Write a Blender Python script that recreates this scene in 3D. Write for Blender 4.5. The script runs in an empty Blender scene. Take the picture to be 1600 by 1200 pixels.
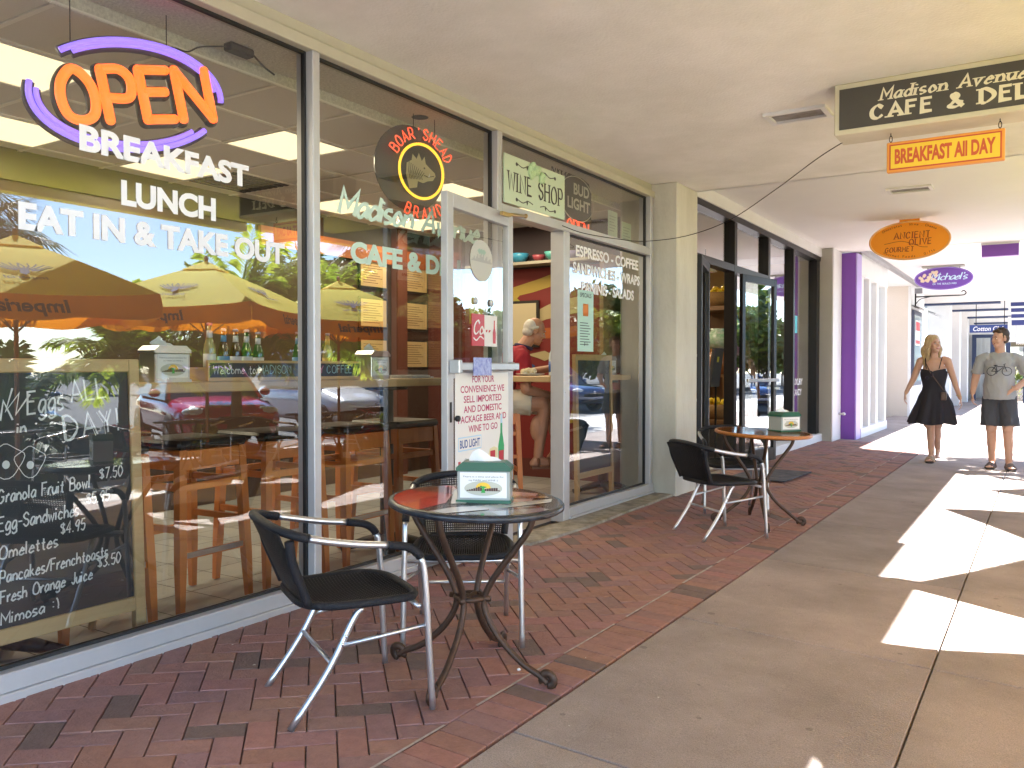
import bpy, math, random
from math import sin, cos, pi, radians, sqrt, atan2
from mathutils import Vector, Matrix, Euler, noise
random.seed(7)
sc = bpy.context.scene
COL = sc.collection
# ---------------------------------------------------------------- camera
cam_d = bpy.data.cameras.new("camera"); cam = bpy.data.objects.new("camera", cam_d); COL.objects.link(cam)
cam_d.sensor_width = 36; cam_d.lens = 36 * 1320 / 1600; cam_d.clip_end = 600; cam_d.clip_start = 0.05
cam.location = (0, 0, 1.2)
cam.rotation_euler = (radians(90) - math.atan(26 / 1320), 0, math.atan(834 / 1320))
sc.camera = cam
# ---------------------------------------------------------------- sky, sun, exposure
w = bpy.data.worlds.new("World"); sc.world = w; w.use_nodes = True
nt = w.node_tree; nt.nodes.clear()
o_ = nt.nodes.new("ShaderNodeOutputWorld"); b_ = nt.nodes.new("ShaderNodeBackground"); s_ = nt.nodes.new("ShaderNodeTexSky")
s_.sky_type = 'NISHITA'; s_.sun_disc = False; s_.sun_elevation = radians(46.4); s_.sun_rotation = radians(63)
s_.air_density = 0.9; s_.dust_density = 0.0; s_.ozone_density = 3.0
b_.inputs[1].default_value = 0.09
nt.links.new(s_.outputs[0], b_.inputs[0]); nt.links.new(b_.outputs[0], o_.inputs[0])
sun_d = bpy.data.lights.new("sun", 'SUN'); sun_d.energy = 4.2; sun_d.angle = radians(0.5); sun_d.color = (1, .985, .96)
sun = bpy.data.objects.new("sun", sun_d); COL.objects.link(sun)
SUN_DIR = Vector((-.85, -.43, -1)).normalized()
sun.rotation_euler = SUN_DIR.to_track_quat('-Z', 'Y').to_euler(); sun.location = (20, 5, 25)
sc.view_settings.view_transform = 'Standard'; sc.view_settings.look = 'None'; sc.view_settings.gamma = 1
sc.view_settings.use_curve_mapping = False; sc.view_settings.exposure = 3.45
sc.cycles.max_bounces = 10; sc.cycles.diffuse_bounces = 5; sc.cycles.transparent_max_bounces = 24; sc.cycles.glossy_bounces = 4
sc.cycles.sample_clamp_indirect = 6
sc.cycles.caustics_reflective = False; sc.cycles.caustics_refractive = False

# ---------------------------------------------------------------- helpers
D = 3.14                                   # shop fronts stand on the line x = -D; ground falls 4 % to the street
def gz(x): return -.04 * (min(max(x, -D), 1.9) + D)

_m = {}
def mat(name, col, rough=.6, metal=0, var=0, vs=6, bump=0, bs=40, col2=None, emit=None, es=1, spec=.5, attr=False, coat=0, sss=0, detail=6, stretch=None, spots=0):
    """principled material; var = strength of a noise mix towards col2, attr = multiplied by the mesh's own colour attribute"""
    if name in _m: return _m[name]
    m = bpy.data.materials.new(name); m.use_nodes = True; n = m.node_tree; N = n.nodes; L = n.links
    p = N["Principled BSDF"]; p.inputs["Base Color"].default_value = (*col, 1); p.inputs["Roughness"].default_value = rough
    p.inputs["Metallic"].default_value = metal; p.inputs["Specular IOR Level"].default_value = spec
    if coat: p.inputs["Coat Weight"].default_value = coat; p.inputs["Coat Roughness"].default_value = .03
    if sss: p.inputs["Subsurface Weight"].default_value = sss; p.inputs["Subsurface Radius"].default_value = (.01, .004, .002)
    if emit: p.inputs["Emission Color"].default_value = (*emit, 1); p.inputs["Emission Strength"].default_value = es
    tc = N.new("ShaderNodeTexCoord"); mp = N.new("ShaderNodeMapping"); L.new(tc.outputs["Object"], mp.inputs[0])
    if stretch: mp.inputs["Scale"].default_value = stretch
    src = None
    if spots: detail = 8
    if var:
        t = N.new("ShaderNodeTexNoise"); t.inputs["Scale"].default_value = vs; t.inputs["Detail"].default_value = detail; t.inputs["Roughness"].default_value = .65
        L.new(mp.outputs[0], t.inputs[0])
        r = N.new("ShaderNodeMapRange"); r.inputs[1].default_value = .35; r.inputs[2].default_value = .68; r.inputs[3].default_value = 0; r.inputs[4].default_value = var
        L.new(t.outputs[0], r.inputs[0])
        x = N.new("ShaderNodeMix"); x.data_type = 'RGBA'; x.inputs[6].default_value = (*col, 1); x.inputs[7].default_value = (*(col2 or tuple(c * .5 for c in col)), 1)
        L.new(r.outputs[0], x.inputs[0]); src = x.outputs[2]
    if spots:                                                        # trodden gum and drip stains
        v = N.new("ShaderNodeTexVoronoi"); v.inputs["Scale"].default_value = spots; v.inputs["Randomness"].default_value = 1; L.new(mp.outputs[0], v.inputs[0])
        q = N.new("ShaderNodeTexNoise"); q.inputs["Scale"].default_value = spots * .35; L.new(mp.outputs[0], q.inputs[0])
        s1 = N.new("ShaderNodeMath"); s1.operation = 'MULTIPLY_ADD'; s1.inputs[1].default_value = -.35; s1.inputs[2].default_value = .225; L.new(q.outputs[0], s1.inputs[0])
        s2 = N.new("ShaderNodeMath"); s2.operation = 'LESS_THAN'; L.new(v.outputs["Distance"], s2.inputs[0]); L.new(s1.outputs[0], s2.inputs[1])
        s3 = N.new("ShaderNodeMath"); s3.operation = 'MULTIPLY'; s3.inputs[1].default_value = .5; L.new(s2.outputs[0], s3.inputs[0])
        g2 = N.new("ShaderNodeTexNoise"); g2.inputs["Scale"].default_value = 260; g2.inputs["Detail"].default_value = 2; L.new(mp.outputs[0], g2.inputs[0])
        r2 = N.new("ShaderNodeMapRange"); r2.inputs[1].default_value = .3; r2.inputs[2].default_value = .7; r2.inputs[3].default_value = .72; r2.inputs[4].default_value = 1.22; L.new(g2.outputs[0], r2.inputs[0])
        y2 = N.new("ShaderNodeMix"); y2.data_type = 'RGBA'; y2.blend_type = 'MULTIPLY'; y2.inputs[0].default_value = 1; L.new(src, y2.inputs[6]); L.new(r2.outputs[0], y2.inputs[7])
        y = N.new("ShaderNodeMix"); y.data_type = 'RGBA'; y.inputs[7].default_value = (.10, .085, .075, 1); L.new(s3.outputs[0], y.inputs[0]); L.new(y2.outputs[2], y.inputs[6]); src = y.outputs[2]
    if attr:
        a = N.new("ShaderNodeAttribute"); a.attribute_name = "col"
        x = N.new("ShaderNodeMix"); x.data_type = 'RGBA'; x.blend_type = 'MULTIPLY'; x.inputs[0].default_value = 1
        if src: L.new(src, x.inputs[6])
        else: x.inputs[6].default_value = (*col, 1)
        L.new(a.outputs[0], x.inputs[7]); src = x.outputs[2]
    if src: L.new(src, p.inputs["Base Color"])
    if bump:
        t = N.new("ShaderNodeTexNoise"); t.inputs["Scale"].default_value = bs; t.inputs["Detail"].default_value = 5; L.new(mp.outputs[0], t.inputs[0])
        b = N.new("ShaderNodeBump"); b.inputs[0].default_value = bump; b.inputs[1].default_value = .01; L.new(t.outputs[0], b.inputs["Height"]); L.new(b.outputs[0], p.inputs["Normal"])
    _m[name] = m; return m

def glass_mat(name, base=.1, gain=1.8, tint=(.93, .96, .94), wav=0.0):
    if name in _m: return _m[name]
    m = bpy.data.materials.new(name); m.use_nodes = True; n = m.node_tree; N = n.nodes; L = n.links; N.clear()
    o = N.new("ShaderNodeOutputMaterial"); mx = N.new("ShaderNodeMixShader"); t = N.new("ShaderNodeBsdfTransparent"); g = N.new("ShaderNodeBsdfGlossy")
    g.inputs["Roughness"].default_value = .0; t.inputs[0].default_value = (*tint, 1); g.inputs[0].default_value = (.97, .98, 1, 1)
    f = N.new("ShaderNodeFresnel"); f.inputs[0].default_value = 1.5
    a = N.new("ShaderNodeMath"); a.operation = 'MULTIPLY_ADD'; a.use_clamp = True; a.inputs[1].default_value = gain; a.inputs[2].default_value = base
    L.new(f.outputs[0], a.inputs[0]); L.new(a.outputs[0], mx.inputs[0]); L.new(t.outputs[0], mx.inputs[1]); L.new(g.outputs[0], mx.inputs[2]); L.new(mx.outputs[0], o.inputs[0])
    if wav:
        tc = N.new("ShaderNodeTexCoord"); tn = N.new("ShaderNodeTexNoise"); tn.inputs["Scale"].default_value = 1.3; tn.inputs["Detail"].default_value = 1
        bp = N.new("ShaderNodeBump"); bp.inputs[0].default_value = wav; bp.inputs[1].default_value = .02
        L.new(tc.outputs["Object"], tn.inputs[0]); L.new(tn.outputs[0], bp.inputs["Height"]); L.new(bp.outputs[0], g.inputs["Normal"])
    _m[name] = m; return m

class MB:
    """collects shapes; build() links them as ONE mesh object"""
    def __init__(s): s.v = []; s.f = []; s.mi = []; s.c = []; s.sm = []
    def add(s, vs, fs, mi=0, col=None, sm=False, M=None):
        b = len(s.v)
        s.v += [tuple(M @ Vector(p)) for p in vs] if M is not None else [tuple(p) for p in vs]
        for f in fs: s.f.append([i + b for i in f]); s.mi.append(mi); s.c.append(col or (1, 1, 1)); s.sm.append(sm)
        return s
    def box(s, a, b, mi=0, col=None, M=None, bev=0):
        x0, y0, z0 = [min(p, q) for p, q in zip(a, b)]; x1, y1, z1 = [max(p, q) for p, q in zip(a, b)]
        if bev:
            bev = min(bev, (x1 - x0) / 2.2, (y1 - y0) / 2.2, (z1 - z0) / 2.2)
            vs = []; idx = {}
            for i, x in enumerate((x0, x1)):
                for j, y in enumerate((y0, y1)):
                    for k, z in enumerate((z0, z1)):
                        dx, dy, dz = (bev if i == 0 else -bev), (bev if j == 0 else -bev), (bev if k == 0 else -bev)
                        for ax, q in enumerate(((x, y + dy, z + dz), (x + dx, y, z + dz), (x + dx, y + dy, z))):
                            idx[i, j, k, ax] = len(vs); vs.append(q)
            fs = []
            for ax in range(3):
                o1, o2 = [a_ for a_ in range(3) if a_ != ax]
                for e in (0, 1):
                    q = []
                    for (p1, p2) in ((0, 0), (1, 0), (1, 1), (0, 1)):
                        t = [0, 0, 0]; t[ax] = e; t[o1] = p1; t[o2] = p2; q.append(idx[t[0], t[1], t[2], ax])
                    fs.append(q)
                for e1 in (0, 1):
                    for e2 in (0, 1):   # bevel strip along ax
                        t0 = [0, 0, 0]; t0[o1] = e1; t0[o2] = e2; t1 = list(t0); t1[ax] = 1
                        fs.append([idx[(*t0, o1)], idx[(*t1, o1)], idx[(*t1, o2)], idx[(*t0, o2)]])
            for i in (0, 1):
                for j in (0, 1):
                    for k in (0, 1): fs.append([idx[i, j, k, 0], idx[i, j, k, 1], idx[i, j, k, 2]])
            return s.add(vs, fs, mi, col, False, M)
        vs = [(x, y, z) for x in (x0, x1) for y in (y0, y1) for z in (z0, z1)]
        return s.add(vs, [(0, 1, 3, 2), (4, 6, 7, 5), (0, 4, 5, 1), (2, 3, 7, 6), (0, 2, 6, 4), (1, 5, 7, 3)], mi, col, False, M)
    def tube(s, pts, r, n=8, mi=0, col=None, closed=False, cap=True, M=None, flat=None):
        pts = [Vector(p) for p in pts]; m = len(pts); rs = r if isinstance(r, (list, tuple)) else [r] * m
        T = []
        for i in range(m):
            if closed: t = pts[(i + 1) % m] - pts[i - 1]
            else: t = pts[min(i + 1, m - 1)] - pts[max(i - 1, 0)]
            T.append(t.normalized() if t.length > 1e-9 else Vector((0, 0, 1)))
        u = T[0].orthogonal().normalized()
        if abs(T[0].z) < .9: u = (Vector((0, 0, 1)) - T[0] * T[0].z).normalized()
        vs = []
        for i in range(m):
            u = (u - T[i] * u.dot(T[i])); u = u.normalized() if u.length > 1e-6 else T[i].orthogonal().normalized()
            w_ = T[i].cross(u)
            for k in range(n):
                a = 2 * pi * k / n; vs.append(pts[i] + (u * cos(a) * (flat or 1) + w_ * sin(a)) * rs[i])
        fs = []
        for i in range(m if closed else m - 1):
            j = (i + 1) % m
            for k in range(n): fs.append((i * n + k, i * n + (k + 1) % n, j * n + (k + 1) % n, j * n + k))
        if cap and not closed: fs += [tuple(range(n))[::-1], tuple((m - 1) * n + k for k in range(n))]
        return s.add(vs, fs, mi, col, n > 5, M)
    def cyl(s, a, b, r, r2=None, n=12, mi=0, col=None, M=None): return s.tube([a, b], [r, r if r2 is None else r2], n, mi, col, M=M)
    def lathe(s, prof, n=24, c=(0, 0, 0), mi=0, col=None, M=None, sm=True, sy=1):
        vs = []; fs = []; k = len(prof)
        for i in range(n):
            a = 2 * pi * i / n
            for (r, z) in prof: vs.append((c[0] + r * cos(a), c[1] + r * sin(a) * sy, c[2] + z))
        for i in range(n):
            j = (i + 1) % n
            for q in range(k - 1): fs.append((i * k + q, j * k + q, j * k + q + 1, i * k + q + 1))
        if prof[0][0] > 1e-6: fs.append([i * k for i in range(n)][::-1])
        if prof[-1][0] > 1e-6: fs.append([i * k + k - 1 for i in range(n)])
        return s.add(vs, fs, mi, col, sm, M)
    def ball(s, c, r, n=12, m=8, mi=0, col=None, M=None):
        r = r if isinstance(r, (tuple, list)) else (r, r, r); vs = [(c[0], c[1], c[2] - r[2])]; fs = []
        for i in range(1, m):
            t = pi * i / m
            for k in range(n):
                a = 2 * pi * k / n; vs.append((c[0] + r[0] * sin(t) * cos(a), c[1] + r[1] * sin(t) * sin(a), c[2] - r[2] * cos(t)))
        vs.append((c[0], c[1], c[2] + r[2]))
        for k in range(n):
            fs.append((0, 1 + (k + 1) % n, 1 + k)); e = 1 + (m - 2) * n; fs.append((e + k, e + (k + 1) % n, len(vs) - 1))
            for i in range(m - 2): q = 1 + i * n; fs.append((q + k, q + (k + 1) % n, q + n + (k + 1) % n, q + n + k))
        return s.add(vs, fs, mi, col, True, M)
    def prism(s, poly, z0, z1, mi=0, col=None, M=None):
        n = len(poly); vs = [(p[0], p[1], z0) for p in poly] + [(p[0], p[1], z1) for p in poly]
        return s.add(vs, [tuple(range(n))[::-1], tuple(range(n, 2 * n))] + [(i, (i + 1) % n, n + (i + 1) % n, n + i) for i in range(n)], mi, col, False, M)
    def quad(s, a, b, c, d, mi=0, col=None): return s.add([a, b, c, d], [(0, 1, 2, 3)], mi, col)
    def mesh(s, name, mats):
        me = bpy.data.meshes.new(name); me.from_pydata(s.v, [], s.f)
        for m in (mats if isinstance(mats, (list, tuple)) else [mats]): me.materials.append(m)
        me.polygons.foreach_set("material_index", s.mi); me.polygons.foreach_set("use_smooth", s.sm)
        if any(c != (1, 1, 1) for c in s.c):
            at = me.color_attributes.new("col", 'FLOAT_COLOR', 'CORNER'); buf = []
            for p, c in zip(me.polygons, s.c): buf += [c[0], c[1], c[2], 1] * p.loop_total
            at.data.foreach_set("color", buf)
        me.update(); return me
    def build(s, name, mats, parent=None):
        o = bpy.data.objects.new(name, s.mesh(name, mats)); COL.objects.link(o)
        if parent: o.parent = parent
        return o

def thing(name, label, cat, loc=(0, 0, 0), rz=0, group=None):
    o = bpy.data.objects.new(name, None); COL.objects.link(o); o.location = loc; o.rotation_euler = (0, 0, rz); o.empty_display_size = .1
    return tag(o, label, cat, group)
def tag(o, label, cat, group=None):
    o["label"] = label; o["category"] = cat
    if group: o["group"] = group
    return o
def struct(o, kind="structure"): o["kind"] = kind; return o
def dup(root, loc, rz, label, group=None):
    def rec(o, par):
        c = o.copy(); COL.objects.link(c)
        if par: c.parent = par
        for ch in list(o.children): rec(ch, c)
        return c
    r = rec(root, None); r.location = loc; r.rotation_euler = (0, 0, rz); r["label"] = label
    if group: r["group"] = group
    return r

def frame_m(o, x, y):
    """matrix taking (u, v, n) to o + u*x + v*y + n*(x cross y)"""
    x = Vector(x).normalized(); y = Vector(y); y = (y - x * x.dot(y)).normalized(); z = x.cross(y)
    return Matrix(((x.x, y.x, z.x, o[0]), (x.y, y.y, z.y, o[1]), (x.z, y.z, z.z, o[2]), (0, 0, 0, 1)))

_tc = {}
def text_geo(t, bold=0, shear=0):
    k = (t, bold, shear)
    if k in _tc: return _tc[k]
    cu = bpy.data.curves.new("txt", 'FONT'); cu.body = t; cu.size = 1; cu.offset = bold; cu.shear = shear; cu.resolution_u = 4; cu.fill_mode = 'FRONT'
    ob = bpy.data.objects.new("txt", cu); COL.objects.link(ob)
    dg = bpy.context.evaluated_depsgraph_get(); me = bpy.data.meshes.new_from_object(ob.evaluated_get(dg))
    vs = [tuple(v.co) for v in me.vertices]; fs = [tuple(p.vertices) for p in me.polygons]
    bpy.data.objects.remove(ob); bpy.data.curves.remove(cu); bpy.data.meshes.remove(me)
    x0 = min(v[0] for v in vs); x1 = max(v[0] for v in vs); y0 = min(v[1] for v in vs); y1 = max(v[1] for v in vs)
    _tc[k] = (vs, fs, x0, x1, y0, y1); return _tc[k]
def text(mb, t, M, w=None, h=None, cx=0, cy=0, bold=.012, shear=0, mi=0, col=None, z=0, al='C'):
    """printed lettering centred on (cx, cy) of the frame M, fitted to width w and height h (metres)"""
    vs, fs, x0, x1, y0, y1 = text_geo(t, bold, shear)
    sx = w / (x1 - x0) if w else None; sy = h / (y1 - y0) if h else None
    sx = sx or sy; sy = sy or sx
    mx = (x0 + x1) / 2 if al == 'C' else x0
    mb.add([((v[0] - mx) * sx + cx, (v[1] - (y0 + y1) / 2) * sy + cy, z) for v in vs], fs, mi, col, False, M)

# a pen-stroke alphabet for chalk, neon, script and serif lettering (x, y on a 0-9 grid; a b c = 1 2 3 below the base line; ~ = smooth)
G = {'A': (8, "00 49 80|23 63"), 'B': (7, "00 09|~09 49 67 55 05|~05 55 72 50 00"), 'C': (8, "~77 49 17 04 11 40 72"), 'D': (8, "00 09|~09 39 76 73 30 00"), 'E': (6, "60 00 09 69|05 55"),
     'F': (6, "00 09 69|05 55"), 'G': (8, "~77 49 17 04 11 40 72|72 74 44"), 'H': (7, "00 09|70 79|05 75"), 'I': (1, "00 09"), 'J': (5, "~59 52 30 12"), 'K': (6, "00 09|69 04|14 60"), 'L': (6, "09 00 60"),
     'M': (8, "00 09 43 89 80"), 'N': (7, "00 09 70 79"), 'O': (8, "~49 17 04 11 40 71 84 77 49"), 'P': (6, "00 09|~09 49 67 54 04"), 'Q': (8, "~49 17 04 11 40 71 84 77 49|52 80"), 'R': (7, "00 09|~09 49 67 54 04|34 70"),
     'S': (6, "~67 39 07 25 54 62 30 02"), 'T': (7, "09 79|49 40"), 'U': (7, "~09 03 30 73 79"), 'V': (7, "09 40 79"), 'W': (9, "09 20 48 70 99"), 'X': (7, "00 79|09 70"), 'Y': (7, "09 44 79|44 40"), 'Z': (6, "09 69 00 60"),
     '&': (8, "~80 27 39 57 23 01 30 61 74"), '!': (2, "19 13|10 11"), "'": (1, "19 17"), '.': (1, "00 01"), '-': (4, "04 44"), '/': (4, "00 59"), '$': (5, "~57 38 07 25 44 52 31 02|39 30"), ' ': (4, ""), ')': (3, "~09 25 20"), ':': (2, "16 17|12 13"),
     '0': (5, "~29 06 03 20 53 56 29"), '1': (3, "07 29 20"), '2': (6, "~07 39 57 54 00|00 60"), '3': (5, "~08 39 57 25|~25 52 20 01"), '4': (6, "40 49 03 63"), '5': (5, "59 19 05|~05 45 53 30 01"), '7': (5, "09 59 20"), '9': (5, "~57 39 06 24 46 57|57 30"),
     'a': (5, "~55 25 02 20 53|55 50"), 'b': (5, "09 00|~04 35 52 20 01"), 'c': (5, "~54 25 02 20 51"), 'd': (5, "~54 25 02 20 52|59 50"), 'e': (5, "~03 53 35 13 01 20 51"), 'f': (4, "~48 29 16 10|05 35"), 'g': (5, "~55 25 02 20 53|~55 50 5b 2c 0b"),
     'h': (5, "09 00|~03 35 53 50"), 'i': (1, "05 00|07 08"), 'j': (3, "~25 2a 0c|27 28"), 'k': (5, "09 00|45 02|13 50"), 'l': (1, "09 00"), 'm': (8, "05 00|~03 25 43 40|~43 65 83 80"), 'n': (5, "05 00|~03 35 53 50"), 'o': (5, "~25 02 20 52 25"), 'p': (5, "05 0c|~04 35 52 20 01"),
     'r': (3, "05 00|~03 25 35"), 's': (4, "~45 15 03 32 41 20 00"), 't': (4, "~28 21 40|05 45"), 'u': (5, "~05 02 20 53|55 50"), 'v': (5, "05 20 55"), 'w': (7, "05 20 34 50 75"), 'y': (5, "05 20|55 0c"), 'z': (5, "05 55 00 50"), 'x': (5, "00 55|05 50")}
def cat(p, k=6, closed=False):
    if len(p) < 3: return p
    out = []; n = len(p)
    for i in range(n - 1):
        a = p[i - 1] if i > 0 else (p[-2] if closed else tuple(2 * e - f for e, f in zip(p[0], p[1]))); b = p[i]; c = p[i + 1]
        d = p[i + 2] if i + 2 < n else (p[1] if closed else tuple(2 * e - f for e, f in zip(p[-1], p[-2])))
        for q in range(k):
            t = q / k
            out.append(tuple(.5 * (2 * b[j] + (c[j] - a[j]) * t + (2 * a[j] - 5 * b[j] + 4 * c[j] - d[j]) * t * t + (3 * b[j] - a[j] - 3 * c[j] + d[j]) * t ** 3) for j in range(len(b))))
    out.append(p[-1]); return out
def strokes(t, h, sp=2.2, ws=1, slant=0):
    """list of polylines for a line of text, cap height h, and its width"""
    u = h / 9; x = 0; out = []
    for ch in t:
        wd, s = G.get(ch, G[' '])
        for st in s.split('|'):
            if not st: continue
            smo = st[0] == '~'; st = st.lstrip('~'); p = []
            for q in st.split():
                yy = -(ord(q[1]) - 96) if q[1] in 'abc' else int(q[1]); p.append(((x + int(q[0]) * ws) * u + slant * yy * u, yy * u))
            out.append(cat(p, 6, p[0] == p[-1]) if smo else p)
        x += (wd + sp) * ws
    return out, (x - sp * ws) * u
def corners(q):
    """cut a line of points at its sharp corners"""
    out = [[q[0]]]
    for i in range(1, len(q)):
        out[-1].append(q[i])
        if i < len(q) - 1:
            a = (q[i][0] - q[i - 1][0], q[i][1] - q[i - 1][1]); b = (q[i + 1][0] - q[i][0], q[i + 1][1] - q[i][1])
            if a[0] * b[0] + a[1] * b[1] < .6 * sqrt((a[0] ** 2 + a[1] ** 2) * (b[0] ** 2 + b[1] ** 2)): out.append([q[i]])
    return out
def ribbon(mb, p, wf, M, z=0, mi=0, col=None):
    n = len(p)
    if n < 2: return
    L = []; closed = n > 3 and (abs(p[0][0] - p[-1][0]) + abs(p[0][1] - p[-1][1])) < 1e-6
    for i in range(n):
        def dr(a, b):
            dx, dy = p[b][0] - p[a][0], p[b][1] - p[a][1]; l = sqrt(dx * dx + dy * dy) or 1; return dx / l, dy / l
        if closed and i in (0, n - 1): d0 = dr(n - 2, n - 1); d1 = dr(0, 1)
        else: d0 = dr(i - 1, i) if i > 0 else dr(0, 1); d1 = dr(i, i + 1) if i < n - 1 else d0
        tx, ty = d0[0] + d1[0], d0[1] + d1[1]; l = sqrt(tx * tx + ty * ty)
        if l < .3: tx, ty = d1; l = 1
        tx /= l; ty /= l; c = max(.5, tx * d1[0] + ty * d1[1]); ww = wf(tx, ty) / 2 / c
        zi = z + i * 2e-5; L.append((p[i][0] - ty * ww, p[i][1] + tx * ww, zi)); L.append((p[i][0] + ty * ww, p[i][1] - tx * ww, zi))
    mb.add(L, [(2 * i, 2 * i + 1, 2 * i + 3, 2 * i + 2) for i in range(n - 1)], mi, col, False, M)
def pen(mb, t, M, h, x=0, y=0, al='L', mode='mono', lw=.006, ws=1, sp=2.2, slant=0, mi=0, col=None, z=0, w=None, jit=0, thin=.35):
    """hand, neon or serif lettering: mono = even stroke, serif = broad-nib stroke with serifs, tube = round glass tube"""
    ss, W = strokes(t, h, sp, ws, slant)
    if w: ss, W = strokes(t, h, sp, ws * w / W, slant)
    x0 = x - (W / 2 if al == 'C' else 0)
    for i, p in enumerate(ss):
        q = [(a + x0, b + y) for a, b in p]
        if jit: q = [(a + random.uniform(-jit, jit), b + random.uniform(-jit, jit)) for a, b in q]
        zz = z + (i % 7) * .00025
        if mode == 'tube':
            mb.tube([M @ Vector((a, b, z)) for a, b in q], lw / 2, 6, mi, col); continue
        if mode == 'mono': ribbon(mb, q, lambda a, b: lw, M, zz, mi, col); continue
        na = radians(20); ribbon(mb, q, lambda a, b: lw * (thin + (1 - thin) * abs(a * sin(na) - b * cos(na)) ** .8), M, zz, mi, col)
        if mode == 'serif':
            u = h / 9
            for e, o in ((q[0], q[1]), (q[-1], q[-2])):
                dx, dy = e[0] - o[0], e[1] - o[1]
                if abs(dy) > 1.2 * abs(dx):
                    yy = e[1] - y
                    if abs(yy) < .05 * h or abs(yy - h) < .05 * h or abs(yy - 5 * u) < .05 * h: mb.add([(e[0] + sx * lw * .95 + slant * sy * .03 * h, e[1] + sy * lw * .16, zz + .0004) for sx, sy in ((-1, -1), (1, -1), (1, 1), (-1, 1))], [(0, 1, 2, 3)], mi, col, False, M)
    return W
def FM(x, y, z): return frame_m((x, y, z), (0, 1, 0), (0, 0, 1))       # frame on a shop front: u = along the arcade, v = up, facing the walkway
def XM(x, y, z): return frame_m((x, y, z), (1, 0, 0), (0, 0, 1))       # frame across the arcade, facing back along it (-y)

def area(par, size, watts):
    """the light given off downwards by a lit ceiling lamp"""
    d = bpy.data.lights.new('lamp_light', 'AREA'); d.energy = watts; d.size = size; d.color = (1, .84, .58); o = bpy.data.objects.new('lamp_light', d); COL.objects.link(o); o.parent = par; o.location = (0, 0, -.03)
# ================================================================ materials
M_CON = mat('walk_concrete', (.35, .292, .268), .78, var=.75, vs=1.6, col2=(.18, .15, .135), bump=.3, bs=120, attr=True, spots=5.5)
M_BRK = mat('brick_paver', (1, 1, 1), .8, var=.55, vs=22, col2=(.60, .57, .56), bump=.5, bs=90, attr=True)
M_SAND = mat('joint_sand', (.3, .25, .2), .95, var=.6, vs=30, bump=.4)
M_ALU = mat('frame_aluminium', (.52, .52, .53), .42, .35, var=.25, vs=9, col2=(.4, .4, .42))
M_CREAM = mat('frame_cream', (.5, .48, .38), .5, var=.3, vs=12, col2=(.4, .38, .3))
M_GASK = mat('black_gasket', (.012, .012, .013), .55)
M_SOFA = mat('soffit_cream', (.84, .825, .785), .9, var=.9, vs=1.7, col2=(.72, .71, .655), bump=.35, bs=60)
M_SOFB = mat('soffit_white', (.83, .83, .82), .9, var=.5, vs=.9, col2=(.76, .76, .75), bump=.35, bs=60)
M_STUC = mat('stucco_cream', (.62, .60, .53), .88, var=.9, vs=3, col2=(.50, .48, .41), bump=.5, bs=45, stretch=(1, 1, .35))
M_WHITE = mat('white_paint', (.74, .74, .735), .55, var=.4, vs=3, col2=(.64, .64, .63))
M_GREIGE = mat('stucco_greige', (.46, .45, .41), .88, var=.4, vs=3, col2=(.4, .39, .35), bump=.4, bs=45)
M_BEIGE = mat('stucco_beige', (.66, .58, .5), .88, var=.3, vs=3, bump=.4, bs=45, col2=(.6, .53, .46))
M_PUR = mat('purple_paint', (.19, .06, .40), .45, var=.25, vs=4, col2=(.16, .05, .34))
M_LIL = mat('pale_purple', (.45, .36, .72), .5)
M_BRZ = mat('bronze_frame', (.010, .008, .0085), .4, .0, spec=.3)
M_BLK = mat('black_plastic', (.008, .008, .009), .45, spec=.3)
M_GLASS = glass_mat('shop_glass', .065, 1.3, wav=.003)
M_GLASS2 = glass_mat('gourmet_glass', .10, 1.6, wav=.006)
M_DECW = mat('vinyl_white', (.82, .82, .84), .5)
M_DECG = mat('vinyl_mint', (.55, .72, .62), .5)
M_PAPER = mat('paper', (.8, .79, .76), .7)
M_ASPH = mat('asphalt', (.09, .09, .09), .9, var=.5, vs=5, col2=(.13, .13, .125), bump=.5, bs=80)
M_LINE = mat('road_paint', (.75, .74, .7), .7)
M_SOIL = mat('mulch', (.06, .04, .028), .95, var=.6, vs=30, bump=.8, bs=40)
M_CHR = mat('chrome', (.75, .75, .77), .15, 1)
M_STEEL = mat('brushed_steel', (.55, .55, .56), .3, 1)
M_BRASS = mat('brass', (.5, .36, .16), .35, 1)

# ================================================================ ground
m = MB(); m.quad((-60, -60, -.24), (160, -60, -.24), (160, 200, -.24), (-60, 200, -.24)); struct(m.build('street', M_ASPH))
m = MB()                                                        # bedding under the paving, one sloped sheet
m.add([(-3.3, -3, -.02), (1.9, -3, gz(1.9) - .02), (1.9, 60, gz(1.9) - .02), (-3.3, 60, -.02)], [(0, 1, 2, 3)])
m.add([(1.9, -3, gz(1.9) - .02), (1.9, -3, -.4), (1.9, 60, -.4), (1.9, 60, gz(1.9) - .02)], [(0, 1, 2, 3)])
struct(m.build('paving_bed', M_SAND))
def clip(poly, ax, v, keep_less):
    out = []
    for i in range(len(poly)):
        a, b = poly[i], poly[(i + 1) % len(poly)]; ia = (a[ax] <= v) == keep_less; ib = (b[ax] <= v) == keep_less
        if ia: out.append(a)
        if ia != ib:
            t = (v - a[ax]) / (b[ax] - a[ax]); out.append((a[0] + t * (b[0] - a[0]), a[1] + t * (b[1] - a[1])))
    return out
m = MB(); R_ = random.Random(3)
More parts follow.
